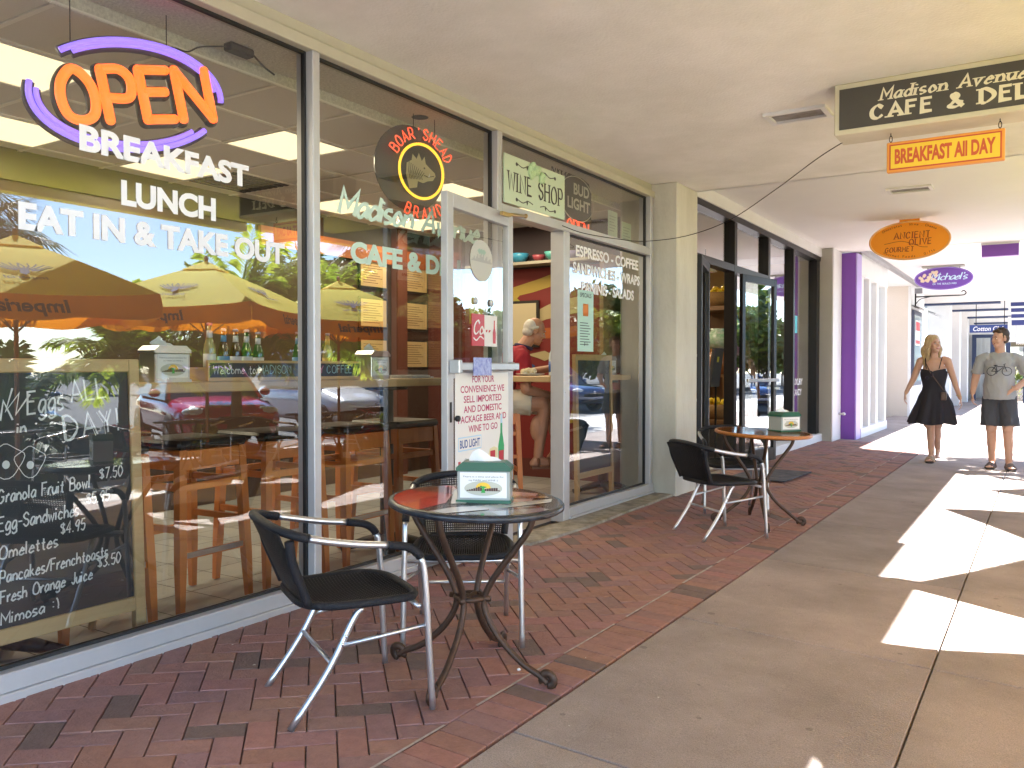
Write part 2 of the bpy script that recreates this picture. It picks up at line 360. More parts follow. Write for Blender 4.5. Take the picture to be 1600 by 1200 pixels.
def brick(poly):
    if len(poly) < 3: return
    A = abs(sum(poly[i][0] * poly[i - 1][1] - poly[i - 1][0] * poly[i][1] for i in range(len(poly)))) / 2
    if A < 1e-4: return
    k = R_.random(); dark = R_.random() < .10
    c = (.26 + .08 * k, .15 + .04 * k * R_.random(), .122 + .025 * R_.random())
    if dark: c = (.175, .118, .10)
    if R_.random() < .12: c = (.31, .16, .115)
    dz = R_.uniform(-.0015, .0015); tx = R_.uniform(-.012, .012); ty = R_.uniform(-.012, .012)
    cx = sum(p[0] for p in poly) / len(poly); cy = sum(p[1] for p in poly) / len(poly)
    T = lambda p, d, s: (cx + (p[0] - cx) * s, cy + (p[1] - cy) * s, gz(p[0]) + dz + tx * (p[0] - cx) + ty * (p[1] - cy) - d)
    n = len(poly); s = 1 - .0045 / sqrt(A)
    vs = [T(p, 0, s) for p in poly] + [T(p, .003, 1) for p in poly] + [T(p, .03, 1) for p in poly]
    fs = [tuple(range(n))] + [(r * n + i, (r + 1) * n + i, (r + 1) * n + (i + 1) % n, r * n + (i + 1) % n) for r in (0, 1) for i in range(n)]
    m.add(vs, fs, 0, c)
S2 = sqrt(.5); g = .0022
for a in range(-160, 260):
    for b in range(-160, 160):
        for (x0, y0, x1, y1) in ((0, 0, 2, 1), (0, 1, 1, 3)):
            ox, oy = a + 2 * b, a - 2 * b; q = []
            for (px, py) in ((x0 * .1 + g, y0 * .1 + g), (x1 * .1 - g, y0 * .1 + g), (x1 * .1 - g, y1 * .1 - g), (x0 * .1 + g, y1 * .1 - g)):
                px += ox * .1; py += oy * .1; q.append((-2.4 + (px - py) * S2, 6 + (px + py) * S2))
            if max(p[0] for p in q) < -3.13 or min(p[0] for p in q) > -1.77 or max(p[1] for p in q) < .2 or min(p[1] for p in q) > 14.85: continue
            for ax, v, k in ((0, -3.13, False), (0, -1.772, True), (1, .2, False), (1, 14.85, True)): q = clip(q, ax, v, k) if q else q
            if q: brick(q)
y = .2
while y < 14.8: brick([(-1.768, y + g), (-1.566, y + g), (-1.566, y + .101 - g), (-1.768, y + .101 - g)]); y += .101
struct(m.build('brick_paving', M_BRK))
m = MB(); R_ = random.Random(6); y = .2
while y < 14.7:                                                # pale mortar smear between the field and the border course
    L_ = R_.uniform(.1, .7); w_ = R_.uniform(.003, .009); m.add([(-1.772 - w_, y, gz(-1.77) + .0016), (-1.768 + w_ * .5, y, gz(-1.77) + .0016), (-1.768 + w_, y + L_, gz(-1.77) + .0016), (-1.772 - w_ * .5, y + L_, gz(-1.77) + .0016)], [(0, 1, 2, 3)]); y += L_ + R_.uniform(0, .25)
struct(m.build('mortar_line', mat('pale_mortar', (.46, .40, .35), .9, var=.8, vs=30)))
m = MB(); R_ = random.Random(5)
ys = [-1, .87, 2.46, 4.05, 5.60, 7.2, 8.8, 10.4, 12, 13.6, 14.86]; xs = [-1.555, -.405, 1.0, 1.9]
def slab(x0, x1, y0, y1):
    k = R_.uniform(.9, 1.06); e = .004
    q = [(x0 + e, y0 + e), (x1 - e, y0 + e), (x1 - e, y1 - e), (x0 + e, y1 - e)]
    vs = [(p[0] + (.003 if i in (0, 3) else -.003), p[1] + (.003 if i < 2 else -.003), gz(p[0])) for i, p in enumerate(q)] + [(*p, gz(p[0]) - .004) for p in q] + [(*p, gz(p[0]) - .03) for p in q]
    m.add(vs, [(0, 1, 2, 3)] + [(r * 4 + i, r * 4 + 4 + i, r * 4 + 4 + (i + 1) % 4, r * 4 + (i + 1) % 4) for r in (0, 1) for i in range(4)], 0, (k, k * R_.uniform(.97, 1.0), k * R_.uniform(.95, 1)))
for i in range(len(ys) - 1):
    for j in range(3): slab(xs[j], xs[j + 1], ys[i], ys[i + 1])
y = 14.86
while y < 58:
    for x0, x1 in ((-3.2, -1.555), (-1.555, -.405), (-.405, 1.0), (1, 1.9)): slab(x0, x1, y, y + 1.6)
    y += 1.6
struct(m.build('walkway', M_CON))
m = MB()                                                        # worn cement pad at the door
m.add([(-3.139, 4.78, .012), (-2.94, 4.9, -.004 + .012), (-2.9, 5.6, .008), (-2.93, 6.6, .009), (-2.95, 7.49, .01), (-3.139, 7.49, .014), (-3.139, 4.78, -.03), (-2.93, 4.89, -.03), (-2.89, 5.6, -.03), (-2.92, 6.6, -.03), (-2.94, 7.49, -.03), (-3.139, 7.49, -.03)],
      [(0, 1, 2, 3, 4, 5), (0, 6, 7, 1), (1, 7, 8, 2), (2, 8, 9, 3), (3, 9, 10, 4)])
struct(m.build('door_threshold', mat('old_cement', (.36, .33, .27), .9, var=.9, vs=9, col2=(.13, .11, .085), bump=.9, bs=35)))
m = MB(); m.add([(1.9, -3, gz(1.9) - .001), (4.6, -3, gz(1.9) - .001), (4.6, 60, gz(1.9) - .001), (1.9, 60, gz(1.9) - .001), (4.6, -3, -.4), (4.6, 60, -.4)], [(0, 1, 2, 3), (1, 4, 5, 2)])
struct(m.build('patio', mat('patio_concrete', (.56, .55, .53), .8, var=.4, vs=2, bump=.3)))
m = MB(); m.box((4.6, -3, -.3), (4.76, 60, -.19), bev=.01); struct(m.build('kerb', mat('kerb_stone', (.42, .41, .39), .8, var=.4, vs=6)))

# ================================================================ the arcade roof
m = MB(); m.box((-3.6, -2.5, 2.93), (1.72, 8.06, 3.12)); m.box((-3.6, 8.062, 3.14), (1.43, 15.0, 3.3), 1); m.box((-3.6, 8.04, 2.93), (1.43, 8.062, 3.2), 1)
m.box((1.72, -2.5, 2.83), (1.86, 6.9, 3.55), 2); m.box((1.432, 6.9, 2.83), (1.58, 14.3, 3.55), 2)
m.box((-3.6, -2.5, 3.12), (1.72, 8.04, 3.3), 2)
roof = thing('arcade_roof', 'low plastered ceiling slab over the walkway, cream near the cafe and whiter further on', 'roof', (0, 6, 2.93))
def B(mb, name, mats, parent=None):                             # build in world coordinates under an unrotated parent
    o = mb.build(name, mats); 
    if parent is not None: o.parent = parent; o.matrix_parent_inverse = Matrix.Translation(-Vector(parent.location)) if not any(parent.rotation_euler) else (Matrix.Translation(parent.location) @ parent.rotation_euler.to_matrix().to_4x4()).inverted()
    return o
B(m, 'soffit', [M_SOFA, M_SOFB, M_WHITE], roof)
for (x, y0) in ((1.5, 1.2), (1.5, 12.9), (1.5, 14.2)):
    t = thing('arcade_column', 'square white column carrying the street edge of the arcade roof', 'column', (x, y0, gz(x)), 0, 'columns along the street side')
    m = MB(); m.box((-.13, -.13, 0), (.13, .13, 3.0), bev=.01); m.build('shaft', M_WHITE, t); m = MB(); m.box((-.17, -.17, 0), (.17, .17, .12)); m.build('base', M_WHITE, t)
def vent(x, y, sx, sy, z, label):
    t = thing('ceiling_vent', label, 'vent', (x, y, z), 0, 'recessed vents in the arcade ceiling')
    m = MB(); e = .035
    for a, b in (((-sx - e, -sy - e), (sx + e, -sy)), ((-sx - e, sy), (sx + e, sy + e)), ((-sx - e, -sy), (-sx, sy)), ((sx, -sy), (sx + e, sy))): m.box((*a, -.02), (*b, .0))
    m.build('frame', M_WHITE, t); m = MB()
    m.quad((-sx, -sy, -.002), (sx, -sy, -.002), (sx, sy, -.002), (-sx, sy, -.002)); m.build('screen', mat('vent_screen', (.17, .15, .13), .8, var=.8, vs=5, col2=(.35, .34, .34)), t)
vent(-1.45, 5.95, .17, .1, 2.93, 'grey recessed ceiling vent beside the big hanging cafe sign, nearest to the viewer')
vent(-1.27, 10.1, .19, .11, 3.14, 'small recessed ceiling vent beyond the yellow breakfast sign')
t = thing('bundled_cable', 'thin black cable swooping from the door head to the hanging cafe sign', 'cable', (-3.1, 5.7, 2.28)); m = MB()
pts = [(-3.1, 5.62, 2.27), (-3.07, 5.9, 2.25), (-2.98, 6.3, 2.25), (-2.86, 6.62, 2.26), (-2.6, 6.9, 2.32), (-2.2, 6.8, 2.40), (-1.7, 6.3, 2.5), (-1.3, 5.85, 2.585), (-1.06, 5.62, 2.63)]
m.tube(cat(pts, 5), .0035, 5); B(m, 'wire', M_BLK, t)

# ================================================================ pillars
def pillar(label, x0, x1, y0, y1, z1, mt, name='pillar'):
    t = thing(name, label, 'pillar', ((x0 + x1) / 2, (y0 + y1) / 2, 0)); m = MB(); m.box((x0, y0, -.05), (x1, y1, z1), bev=.008); B(m, 'shaft', mt, t); return t
pillar('cream stuccoed pillar between the cafe and the bronze framed shop', -3.5, -2.92, 7.5, 8.05, 2.929, M_STUC)
t = thing('pillar', 'grey and white painted pillar at the far end of the bronze framed shop', 'pillar', (-3.1, 14.7, 0))
m = MB(); m.box((-3.5, 14.4, -.05), (-2.95, 14.8, 3.138), bev=.006); B(m, 'shaft', M_GREIGE, t); m = MB(); m.box((-2.949, 14.402, -.05), (-2.93, 15.06, 3.136)); m.box((-3.5, 14.8, -.05), (-2.95, 15.06, 3.136)); B(m, 'facing', M_WHITE, t)
m = MB(); m.cyl((-2.93, 14.9, .42), (-2.86, 14.9, .42), .018, n=8); m.ball((-2.85, 14.9, .42), .03); B(m, 'tap', M_STEEL, t)

# ================================================================ cafe shop front
cafe = thing('cafe_shopfront', 'aluminium framed glass front of the cafe with an open door and white window lettering', 'shopfront', (-D, 4.4, 0))
XI, XO, XG = -3.26, -3.14, -3.20
m = MB(); bv = .004
for y0, y1 in ((-.40, -.35), (1.35, 1.40), (3.09, 3.14), (4.79, 4.85), (7.40, 7.46)): m.box((XI, y0, .10), (XO, y1, 2.80), bev=bv)
m.box((XI, 5.72, 0), (XO, 5.815, 2.25), bev=bv)
m.box((XI, 4.85, 2.25), (XO - .002, 7.40, 2.32), bev=bv)
m.box((XI, -.4, -.04), (XO + .012, 4.80, .03), bev=bv); m.box((XI, -.4, .03), (XO, 4.80, .10), bev=bv)
m.box((XI, 5.815, -.04), (XO + .012, 7.49, .03), bev=bv); m.box((XI, 5.815, .03), (XO, 7.49, .10), bev=bv)
m.box((XI + .02, 5.74, 1.0), (XO + .004, 5.742, 1.01)); B(m, 'window_frame', M_ALU, cafe)
m = MB(); m.box((XI, -.4, 2.80), (XO + .002, 7.497, 2.86), bev=.004); m.box((XI - .1, -.4, 2.86), (XO - .03, 7.497, 2.929)); B(m, 'head_trim', M_CREAM, cafe)
m = MB(); m.box((XI, 7.46, -.03), (XO - .03, 7.499, 2.8)); B(m, 'wall_strip', mat('dark_gap', (.09, .09, .08), .8), cafe)
def subw(mb, name, mats, wn):                                    # a sub-part: its part is already built in world coordinates
    o = mb.build(name, mats); o.parent = wn; return o
PANES = [(-.35, 1.35, .10, 2.80), (1.40, 3.09, .10, 2.80), (3.14, 4.79, .10, 2.80), (4.85, 7.40, 2.32, 2.80), (5.815, 7.40, .10, 2.25)]
wins = []
for (y0, y1, z0, z1) in PANES:
    m = MB(); gk = .013
    for (a, b, c, d) in ((y0, y1, z0, z0 + gk), (y0, y1, z1 - gk, z1), (y0, y0 + gk, z0 + gk, z1 - gk), (y1 - gk, y1, z0 + gk, z1 - gk)): m.box((XG - .012, a, c), (XG + .012, b, d))
    wn = B(m, 'window', M_GASK, cafe); m = MB(); m.quad((XG, y0 + gk, z0 + gk), (XG, y1 - gk, z0 + gk), (XG, y1 - gk, z1 - gk), (XG, y0 + gk, z1 - gk)); subw(m, 'pane', M_GLASS, wn)
    wins.append(wn)
# lettering on the glass
XL = XG + .0025
def lettering(wn, rows, mt):
    for (s, ya, yb, zc, h, bold, sl) in rows:
        m = MB(); text(m, s, FM(XL, (ya + yb) / 2, zc), yb - ya, h, bold=bold); subw(m, 'lettering', mt, wn)
lettering(wins[1], [('BREAKFAST', 1.90, 2.73, 2.10, .105, .045, 0), ('LUNCH', 2.075, 2.54, 1.915, .105, .045, 0), ('EAT IN & TAKE OUT', 1.665, 2.95, 1.76, .105, .045, 0)], M_DECW)
m = MB(); F_ = FM(XL, 0, 0)
pen(m, 'Madison Avenue', F_, .135, 3.33, 2.025, mode='nib', lw=.033, slant=.3, sp=1.4, w=1.3, thin=.5); subw(m, 'script_lettering', M_DECG, wins[2]); m = MB()
text(m, 'CAFE & DELI', FM(XL, 3.93, 1.83), 1.02, .12, bold=.05); subw(m, 'lettering', M_DECG, wins[2])
lettering(wins[4], [('ESPRESSO - COFFEE', 6.02, 7.25, 2.14, .092, .035, 0), ('SANDWICHES - WRAPS', 5.97, 7.28, 2.00, .092, .035, 0), ('PANINIS - SALADS', 6.12, 7.15, 1.855, .092, .035, 0)], M_DECW)
# notice stuck to the right pane
m = MB(); m.box((XG + .002, 6.05, 1.33), (XG + .004, 6.33, 1.83)); subw(m, 'notice', mat('mint_paper', (.45, .68, .6), .6), wins[4])
m = MB()
for k in range(9): m.box((XG + .0045, 6.09, 1.56 - k * .022), (XG + .0047, 6.09 + .2 * (.7 + .3 * ((k * 7) % 5) / 5), 1.566 - k * .022))
text(m, '$11', FM(XG + .0047, 6.19, 1.39), .06, .03); text(m, 'SPECIALS', FM(XG + .0047, 6.19, 1.79), .2, .035); subw(m, 'notice_print', mat('dark_ink', (.03, .05, .06), .6), wins[4])
m = MB(); m.lathe([(.045, -.05), (.05, 0), (.045, .05)], 12, (0, 0, 0), M=Matrix.Translation((XG + .0042, 6.19, 1.67)) @ Matrix.Diagonal((.01, 1, 1, 1))); subw(m, 'notice_picture', mat('orange_ink', (.7, .22, .04), .6), wins[4])
for (y, z0, z1, dy) in ((6.62, 2.33, 2.56, .19), (6.9, 2.33, 2.5, .2)):
    m = MB(); m.box((XG - .006, y, z0), (XG - .004, y + dy, z1)); subw(m, 'taped_paper', mat('green_white_paper', (.62, .7, .58), .7), wins[3])
    m = MB()
    for k in range(6): m.box((XG - .0038, y + .03, z1 - .05 - k * .025), (XG - .0036, y + dy - .03 - (k % 3) * .02, z1 - .045 - k * .025))
    subw(m, 'paper_print', mat('grey_ink', (.3, .33, .3), .6), wins[3])

# open door leaf, hinged on the left jamb and swung back against the glass
HX, HY, a = -3.085, 4.86, radians(7)
DM = frame_m((HX + .9 * sin(a), HY - .9 * cos(a), .015), (-sin(a), cos(a), 0), (0, 0, 1))   # u: free edge -> hinge
LW, LH = .9, 2.215
door = MB(); st = .075
for (u0, u1, v0, v1) in ((0, st, 0, LH), (LW - st, LW, 0, LH), (st, LW - st, LH - .085, LH), (st, LW - st, 0, .2), (st, LW - st, 1.12, 1.17)): door.box((u0, v0, -.022), (u1, v1, .022), M=DM, bev=.003)
door = B(door, 'door', M_ALU, cafe)
def dsub(mb, name, mats): return subw(mb, name, mats, door)
m = MB(); m.add([(st, .2, 0), (LW - st, .2, 0), (LW - st, 1.12, 0), (st, 1.12, 0)], [(0, 1, 2, 3)], M=DM); m.add([(st, 1.17, 0), (LW - st, 1.17, 0), (LW - st, LH - .085, 0), (st, LH - .085, 0)], [(0, 1, 2, 3)], M=DM); dsub(m, 'pane', M_GLASS)
m = MB(); m.box((.05, 1.165, .05), (LW - .01, 1.215, .075), M=DM, bev=.006); m.box((.02, 1.15, .022), (.06, 1.23, .09), M=DM, bev=.004); m.box((LW - .07, 1.16, .022), (LW - .03, 1.22, .05), M=DM, bev=.004); dsub(m, 'push_bar', M_STEEL)
m = MB(); m.box((.22, 1.135, .076), (.46, 1.245, .079), M=DM); dsub(m, 'bar_label', mat('blue_label', (.16, .18, .55), .4, var=.9, vs=30, col2=(.5, .6, .85)))
m = MB(); m.box((.085, .28, .023), (LW - .085, 1.15, .026), M=DM); dsub(m, 'poster', M_PAPER)
m = MB()
for k, (s, wd) in enumerate((('FOR YOUR', .30), ('CONVENIENCE WE', .60), ('SELL IMPORTED', .52), ('AND DOMESTIC', .52), ('PACKAGE BEER AND', .66), ('WINE TO GO', .40))):
    text(m, s, DM, wd, .043, .45, 1.112 - k * .061, bold=.016, z=.0265)
dsub(m, 'poster_lettering', mat('crimson_ink', (.45, .03, .12), .5))
m = MB(); m.box((.12, .56, .0262), (.42, .645, .0268), M=DM); m.box((.126, .567, .0268), (.414, .638, .0271), 1, M=DM); text(m, 'BUD LIGHT', DM, .26, .05, .27, .602, bold=.02, z=.0275, mi=2)
m.box((.12, .43, .0262), (.15, .50, .0268), 3, M=DM); pen(m, 'Stella', DM, .06, .18, .45, mode='nib', lw=.012, slant=.2, sp=.9, z=.0268, mi=4)
m.add([(x, y + .17, .0266) for x, y in ((.52, .24), (.64, .24), (.655, .30), (.65, .37), (.60, .385), (.54, .375), (.505, .32))], [tuple(range(7))], 5, M=DM); m.box((.545, .48, .0268), (.615, .53, .0271), 3, M=DM)
m.add([(x, y + .2, .0266) for x, y in ((.665, .22), (.745, .22), (.75, .35), (.735, .40), (.722, .44), (.72, .56), (.695, .56), (.692, .44), (.678, .40), (.66, .35))], [tuple(range(10))], 6, M=DM); m.add([(x, y + .2, .0268) for x, y in ((.672, .24), (.742, .24), (.744, .32), (.668, .32))], [(0, 1, 2, 3)], 3, M=DM); m.add([(x, y + .2, .02685) for x, y in ((.694, .50), (.72, .50), (.72, .56), (.695, .56))], [(0, 1, 2, 3)], 0, M=DM)
m.v = [tuple(Vector(v_) + DM.to_3x3() @ Vector((0, .118, 0))) for v_ in m.v]   # lift the printed pictures into place
dsub(m, 'poster_logos', [mat('pale_blue_ink', (.45, .68, .85), .5), M_PAPER, mat('navy_ink', (.02, .08, .3), .5), mat('red_ink', (.5, .03, .05), .5), mat('grey_print', (.45, .45, .47), .5), mat('cream_print', (.75, .68, .4), .5), mat('green_print', (.02, .35, .12), .4)])
m = MB(); C_ = (.47, 1.86); 
m.add([(C_[0] + .155 * cos(t * pi / 16), C_[1] + .13 * sin(t * pi / 16), .004) for t in range(32)], [tuple(range(32))], M=DM)
xs_ = [C_[0] - .14 + .28 * i / 18 for i in range(19)]
for i in range(18):
    h_ = .02 + .055 * ((i * 37) % 11) / 11; m.add([(xs_[i], C_[1] - .01, .0046), (xs_[i + 1], C_[1] - .01, .0046), (xs_[i + 1], C_[1] - .01 + h_ * (1 - abs(i - 9) / 14), .0046), (xs_[i], C_[1] - .01 + h_ * (1 - abs(i - 9) / 14), .0046)], [(0, 1, 2, 3)], 1, M=DM)
for dx in (-.03, 0, .03): m.add([(C_[0] + dx - .03, C_[1] + .06, .005), (C_[0] + dx, C_[1] + .035, .005), (C_[0] + dx + .03, C_[1] + .06, .005), (C_[0] + dx, C_[1] + .075, .005)], [(0, 1, 2, 3)], 2, M=DM)
dsub(m, 'oval_sticker', [mat('frosted', (.55, .55, .5), .7), mat('sticker_grey', (.42, .42, .4), .7), mat('sticker_green', (.35, .5, .42), .7)])
m = MB(); u0, u1, v0, v1 = .33, .68, 1.32, 1.52
m.box((u0, v0, .004), (u0 + .17, v1, .008), 0, M=DM); m.box((u0 + .17, v0, .004), (u1, v1, .0079), 1, M=DM); pen(m, 'Coca', DM, .085, u0 + .02, v0 + .075, mode='nib', lw=.018, slant=.3, sp=.7, z=.0086, mi=1); ribbon(m, cat([(u0 + .02, v0 + .05), (u0 + .06, v0 + .035), (u0 + .11, v0 + .06), (u0 + .16, v0 + .045)]), lambda p, q: .009, DM, .0086, 1)
m.add([(x, y, .0086) for x, y in ((.62, 1.34), (.66, 1.34), (.662, 1.41), (.65, 1.44), (.647, 1.49), (.633, 1.49), (.63, 1.44), (.618, 1.41))], [tuple(range(8))], 0, M=DM); m.box((u0 + .19, v0 + .09, .0081), (u0 + .26, v0 + .105, .0084), 0, M=DM)
for u in (.38, .6): m.cyl(DM @ Vector((u, 1.60, .004)), DM @ Vector((u, 1.60, .012)), .022, n=12, mi=2)
dsub(m, 'drink_sticker', [mat('cola_red', (.5, .01, .02), .35), M_PAPER, mat('suction_cup', (.6, .62, .63), .2)])
m = MB(); m.box((.025, .86, .0225), (.05, .98, .0235), 1, M=DM); m.cyl(DM @ Vector((.1, .88, .022)), DM @ Vector((.1, .88, .045)), .018, n=12); dsub(m, 'lock', [M_GASK, M_BLK])
m = MB(); p1 = Vector((HX + .09, HY - .2, 2.2)); p2 = Vector((XO + .02, 5.12, 2.27)); m.cyl(p1, p2, .011, n=8); m.box((-.012, -.05, -.012), (.012, .05, .012), M=Matrix.Translation(p1)); m.ball(p2, .016); B(m, 'door_closer', M_BRASS, cafe)
# ================================================================ bronze framed gourmet shop
shop = thing('gourmet_shopfront', 'dark bronze framed shopfront with open glass doors next to the cafe', 'shopfront', (-D, 11.2, 0))
m = MB(); b0, b1 = -3.27, -3.14
for y0, y1 in ((8.051, 8.10), (9.93, 10.03), (11.37, 11.47), (12.70, 12.80), (14.20, 14.398)): m.box((b0, y0, .12), (b1, y1, 2.93), bev=.004)
m.box((b0, 8.10, 2.34), (b1 - .002, 9.93, 2.42)); m.box((b0, 10.03, 2.34), (b1 - .002, 11.37, 2.42)); m.box((b0, 8.86, 0), (b1, 8.95, 2.34))
m.box((b0, 8.051, 2.93), (b1 + .01, 14.398, 3.0)); B(m, 'window_frame', M_BRZ, shop)
m = MB(); m.box((b0 - .1, 8.051, 3.0), (b1 + .03, 14.398, 3.139)); m.box((b0 - .05, 8.051, -.04), (b1 + .05, 8.9, .12)); m.box((b0 - .05, 9.95, -.04), (b1 + .05, 14.398, .12)); B(m, 'trim', M_WHITE, shop)
for (y0, y1, z0, z1) in ((8.10, 8.86, .12, 2.34), (8.10, 9.93, 2.42, 2.93), (10.03, 11.37, .12, 2.34), (10.03, 11.37, 2.42, 2.93), (11.47, 12.70, .12, 2.93), (12.80, 14.20, .12, 2.93)):
    m = MB(); m.quad((-3.21, y0, z0), (-3.21, y1, z0), (-3.21, y1, z1), (-3.21, y0, z1)); B(m, 'pane', M_GLASS2, shop)
def leaf(hx, hy, w_, ang, hdl):
    M = frame_m((hx, hy, .02), (sin(ang), cos(ang), 0), (0, 0, 1)); m = MB(); s = .08; H = 2.3
    for (u0, u1, v0, v1) in ((0, s, 0, H), (w_ - s, w_, 0, H), (s, w_ - s, H - .09, H), (s, w_ - s, 0, .16)): m.box((u0, v0, -.022), (u1, v1, .022), M=M, bev=.003)
    d = B(m, 'door', M_BRZ, shop); m = MB(); m.add([(s, .16, 0), (w_ - s, .16, 0), (w_ - s, H - .09, 0), (s, H - .09, 0)], [(0, 1, 2, 3)], M=M); subw(m, 'pane', M_GLASS2, d)
    m = MB()
    if hdl == 'bar': m.box((.05, 1.0, .05), (w_ - .03, 1.04, .075), M=M, bev=.005); m.box((w_ - .06, .9, .022), (w_ - .02, .93, .08), M=M)
    else: m.tube([M @ Vector(p) for p in ((w_ - .04, .85, .022), (w_ - .04, .87, .08), (w_ - .04, 1.28, .08), (w_ - .04, 1.30, .022))], .013, 8)
    subw(m, 'handle', M_STEEL, d)
leaf(-3.09, 10.02, .96, radians(9), 'bar')
leaf(-3.12, 8.93, .88, radians(180 - 14), 'pull')
m = MB(); 
for k, (s, z) in enumerate((('LUXURY', .98), ('CANDY', .82))): m = MB(); text(m, s, FM(-3.207, 13.25, z), .62 - .12 * k, .1, bold=.005); B(m, 'lettering', M_DECW, shop)
m = MB(); m.box((-3.207, 12.86, 1.72), (-3.205, 13.2, 1.98)); B(m, 'window_sticker', mat('turquoise', (.03, .45, .5), .5), shop)
# inside the gourmet shop
SH0, SH1 = 8.2, 14.3
m = MB(); m.box((-9, 8.1, -.06), (-3.28, 14.9, -.002)); struct(m.build('gourmet_floor', mat('brown_floor', (.2, .12, .07), .4, var=.4, vs=3)))
t = thing('gourmet_interior', 'cream back and side walls and ceiling inside the bronze framed shop', 'interior walls', (-7, 11, 0))
m = MB(); m.box((-8.6, 8.1, 0), (-8.5, 14.8, 3)); m.box((-8.5, 14.62, 0), (-3.51, 14.8, 3)); m.box((-8.5, 8.06, 0), (-3.51, 8.1, 3)); B(m, 'wall', mat('shop_wall', (.66, .52, .34), .8), t)
m = MB(); m.box((-8.5, 8.1, 2.96), (-3.38, 14.62, 3.05)); B(m, 'ceiling', M_SOFB, t)
for k, (x, y) in enumerate(((-4.2, 9.0), (-4.3, 10.6), (-4.3, 12.2), (-5.4, 9.8), (-5.4, 11.6), (-5.6, 13.2))):
    l = thing('pendant_lamp', 'glowing white dome lamp under the ceiling of the bronze framed shop', 'lamp', (x, y, 2.62), 0, 'pendant lamps in the bronze framed shop')
    m = MB(); m.cyl((0, 0, .1), (0, 0, .34), .006, n=5); m.build('cord', M_BLK, l); m = MB(); m.lathe([(.03, .1), (.12, .06), (.17, 0)], 16); m.build('shade', M_WHITE, l)
    m = MB(); m.ball((0, 0, .02), (.07, .07, .05)); m.build('bulb', mat('warm_bulb', (1, .8, .5), .4, emit=(1, .75, .42), es=2), l); area(l, .12, 1.2)
ITEMC = [(.55, .1, .05), (.7, .45, .08), (.1, .3, .12), (.6, .55, .4), (.12, .15, .4), (.5, .08, .25), (.35, .2, .08), (.7, .65, .55)]
R_ = random.Random(11)
def shelf_unit(x, y, wd, rz, label):
    t = thing('display_shelf', label, 'shelf', (x, y, 0), rz, 'display shelves in the bronze framed shop'); m = MB()
    for sx in (-wd / 2, wd / 2 - .03): m.box((sx, -.18, 0), (sx + .03, .18, 2.15))
    m.box((-wd / 2 + .03, .16, 0), (wd / 2 - .03, .18, 2.15)); zs = (.12, .55, .95, 1.35, 1.75)
    for z in zs: m.box((-wd / 2 + .03, -.18, z), (wd / 2 - .03, .16, z + .025))
    m.build('shelf', mat('dark_shelf', (.2, .1, .045), .5, var=.4, vs=5), t)
    m = MB()
    for z in zs:
        u = -wd / 2 + .12
        while u < wd / 2 - .1:
            h = R_.uniform(.12, .28); r = R_.uniform(.04, .075); c = R_.choice(ITEMC); m.lathe([(r * .8, 0), (r, h * .3), (r, h * .6), (r * .4, h * .8), (r * .4, h)], 10, (u, R_.uniform(-.06, .0), z + .025), col=c); u += r * 2 + .02
    o = m.build('goods', mat('goods', (1, 1, 1), .4, attr=True), t); struct(o, 'stuff')
for i, (x, y, wd, rz, lb) in enumerate(((-4.7, 13.9, 1.2, .1, 'dark shelf of jars and bottles straight behind the open shop door'), (-6.6, 9.4, 1.4, pi / 2, 'dark shelf of jars against the back of the shop, left of the door view'), (-6.6, 11.6, 1.6, pi / 2, 'dark shelf of jars deep inside the shop, right of the door view'), (-4.1, 12.6, 1.1, pi / 2, 'dark shelf of jars close behind the right panes of the shop'))):
    shelf_unit(x, y, wd, rz, lb)
def basket(x, y, z, r, h, label, col, flowers=None):
    t = thing('wicker_basket', label, 'basket', (x, y, z)); m = MB(); m.lathe([(r * .7, 0), (r * .95, h * .5), (r, h), (r * .93, h), (r * .65, .02)], 20); m.build('bowl', mat('wicker_tan', (.36, .2, .07), .8, var=.7, vs=40, stretch=(1, 1, 4)), t)
    m = MB()
    for k in range(26):
        a = R_.uniform(0, 2 * pi); q = R_.uniform(0, r * .8); m.ball((q * cos(a), q * sin(a), h + R_.uniform(-.02, .06)), R_.uniform(.03, .05), 7, 5)
    m.build('filling', mat(label[:12] + 'fill', col, .5), t)
def stand(x, y, z, label):
    t = thing('display_table', label, 'table', (x, y, 0)); m = MB(); m.box((-.25, -.3, z - .04), (.25, .3, z)); m.build('top', mat('shelf_wood', (.2, .1, .04), .5), t)
    for sx in (-1, 1):
        for sy in (-1, 1): m = MB(); m.box((sx * .22 - .025, sy * .27 - .025, 0), (sx * .22 + .025, sy * .27 + .025, z - .04)); m.build('leg', mat('shelf_wood', (.2, .1, .04)), t)
stand(-3.78, 11.2, .5, 'low wooden table with yellow flowers inside the shop door'); basket(-3.78, 11.2, .5, .22, .2, 'tan basket of bright yellow flowers on the low table inside the shop door', (.8, .55, .02))
stand(-3.98, 11.75, 1.1, 'tall wooden display table holding a painted pot in the shop'); basket(-4.0, 11.8, 2.06, .24, .2, 'tan basket of dried flowers high up in the shop doorway', (.5, .35, .1))
t = thing('wall_bracket_shelf', 'small wooden shelf carrying the high basket in the shop doorway', 'shelf', (-4.0, 11.8, 2.0)); m = MB(); m.box((-.25, -.28, 0), (.25, .28, .06)); m.build('board', mat('shelf_wood', (.2, .1, .04)), t); m = MB(); m.box((-.2, -.02, -.9), (-.16, .02, 0)); m.box((.16, -.02, -.9), (.2, .02, 0)); m.build('post', mat('shelf_wood', (.2, .1, .04)), t)
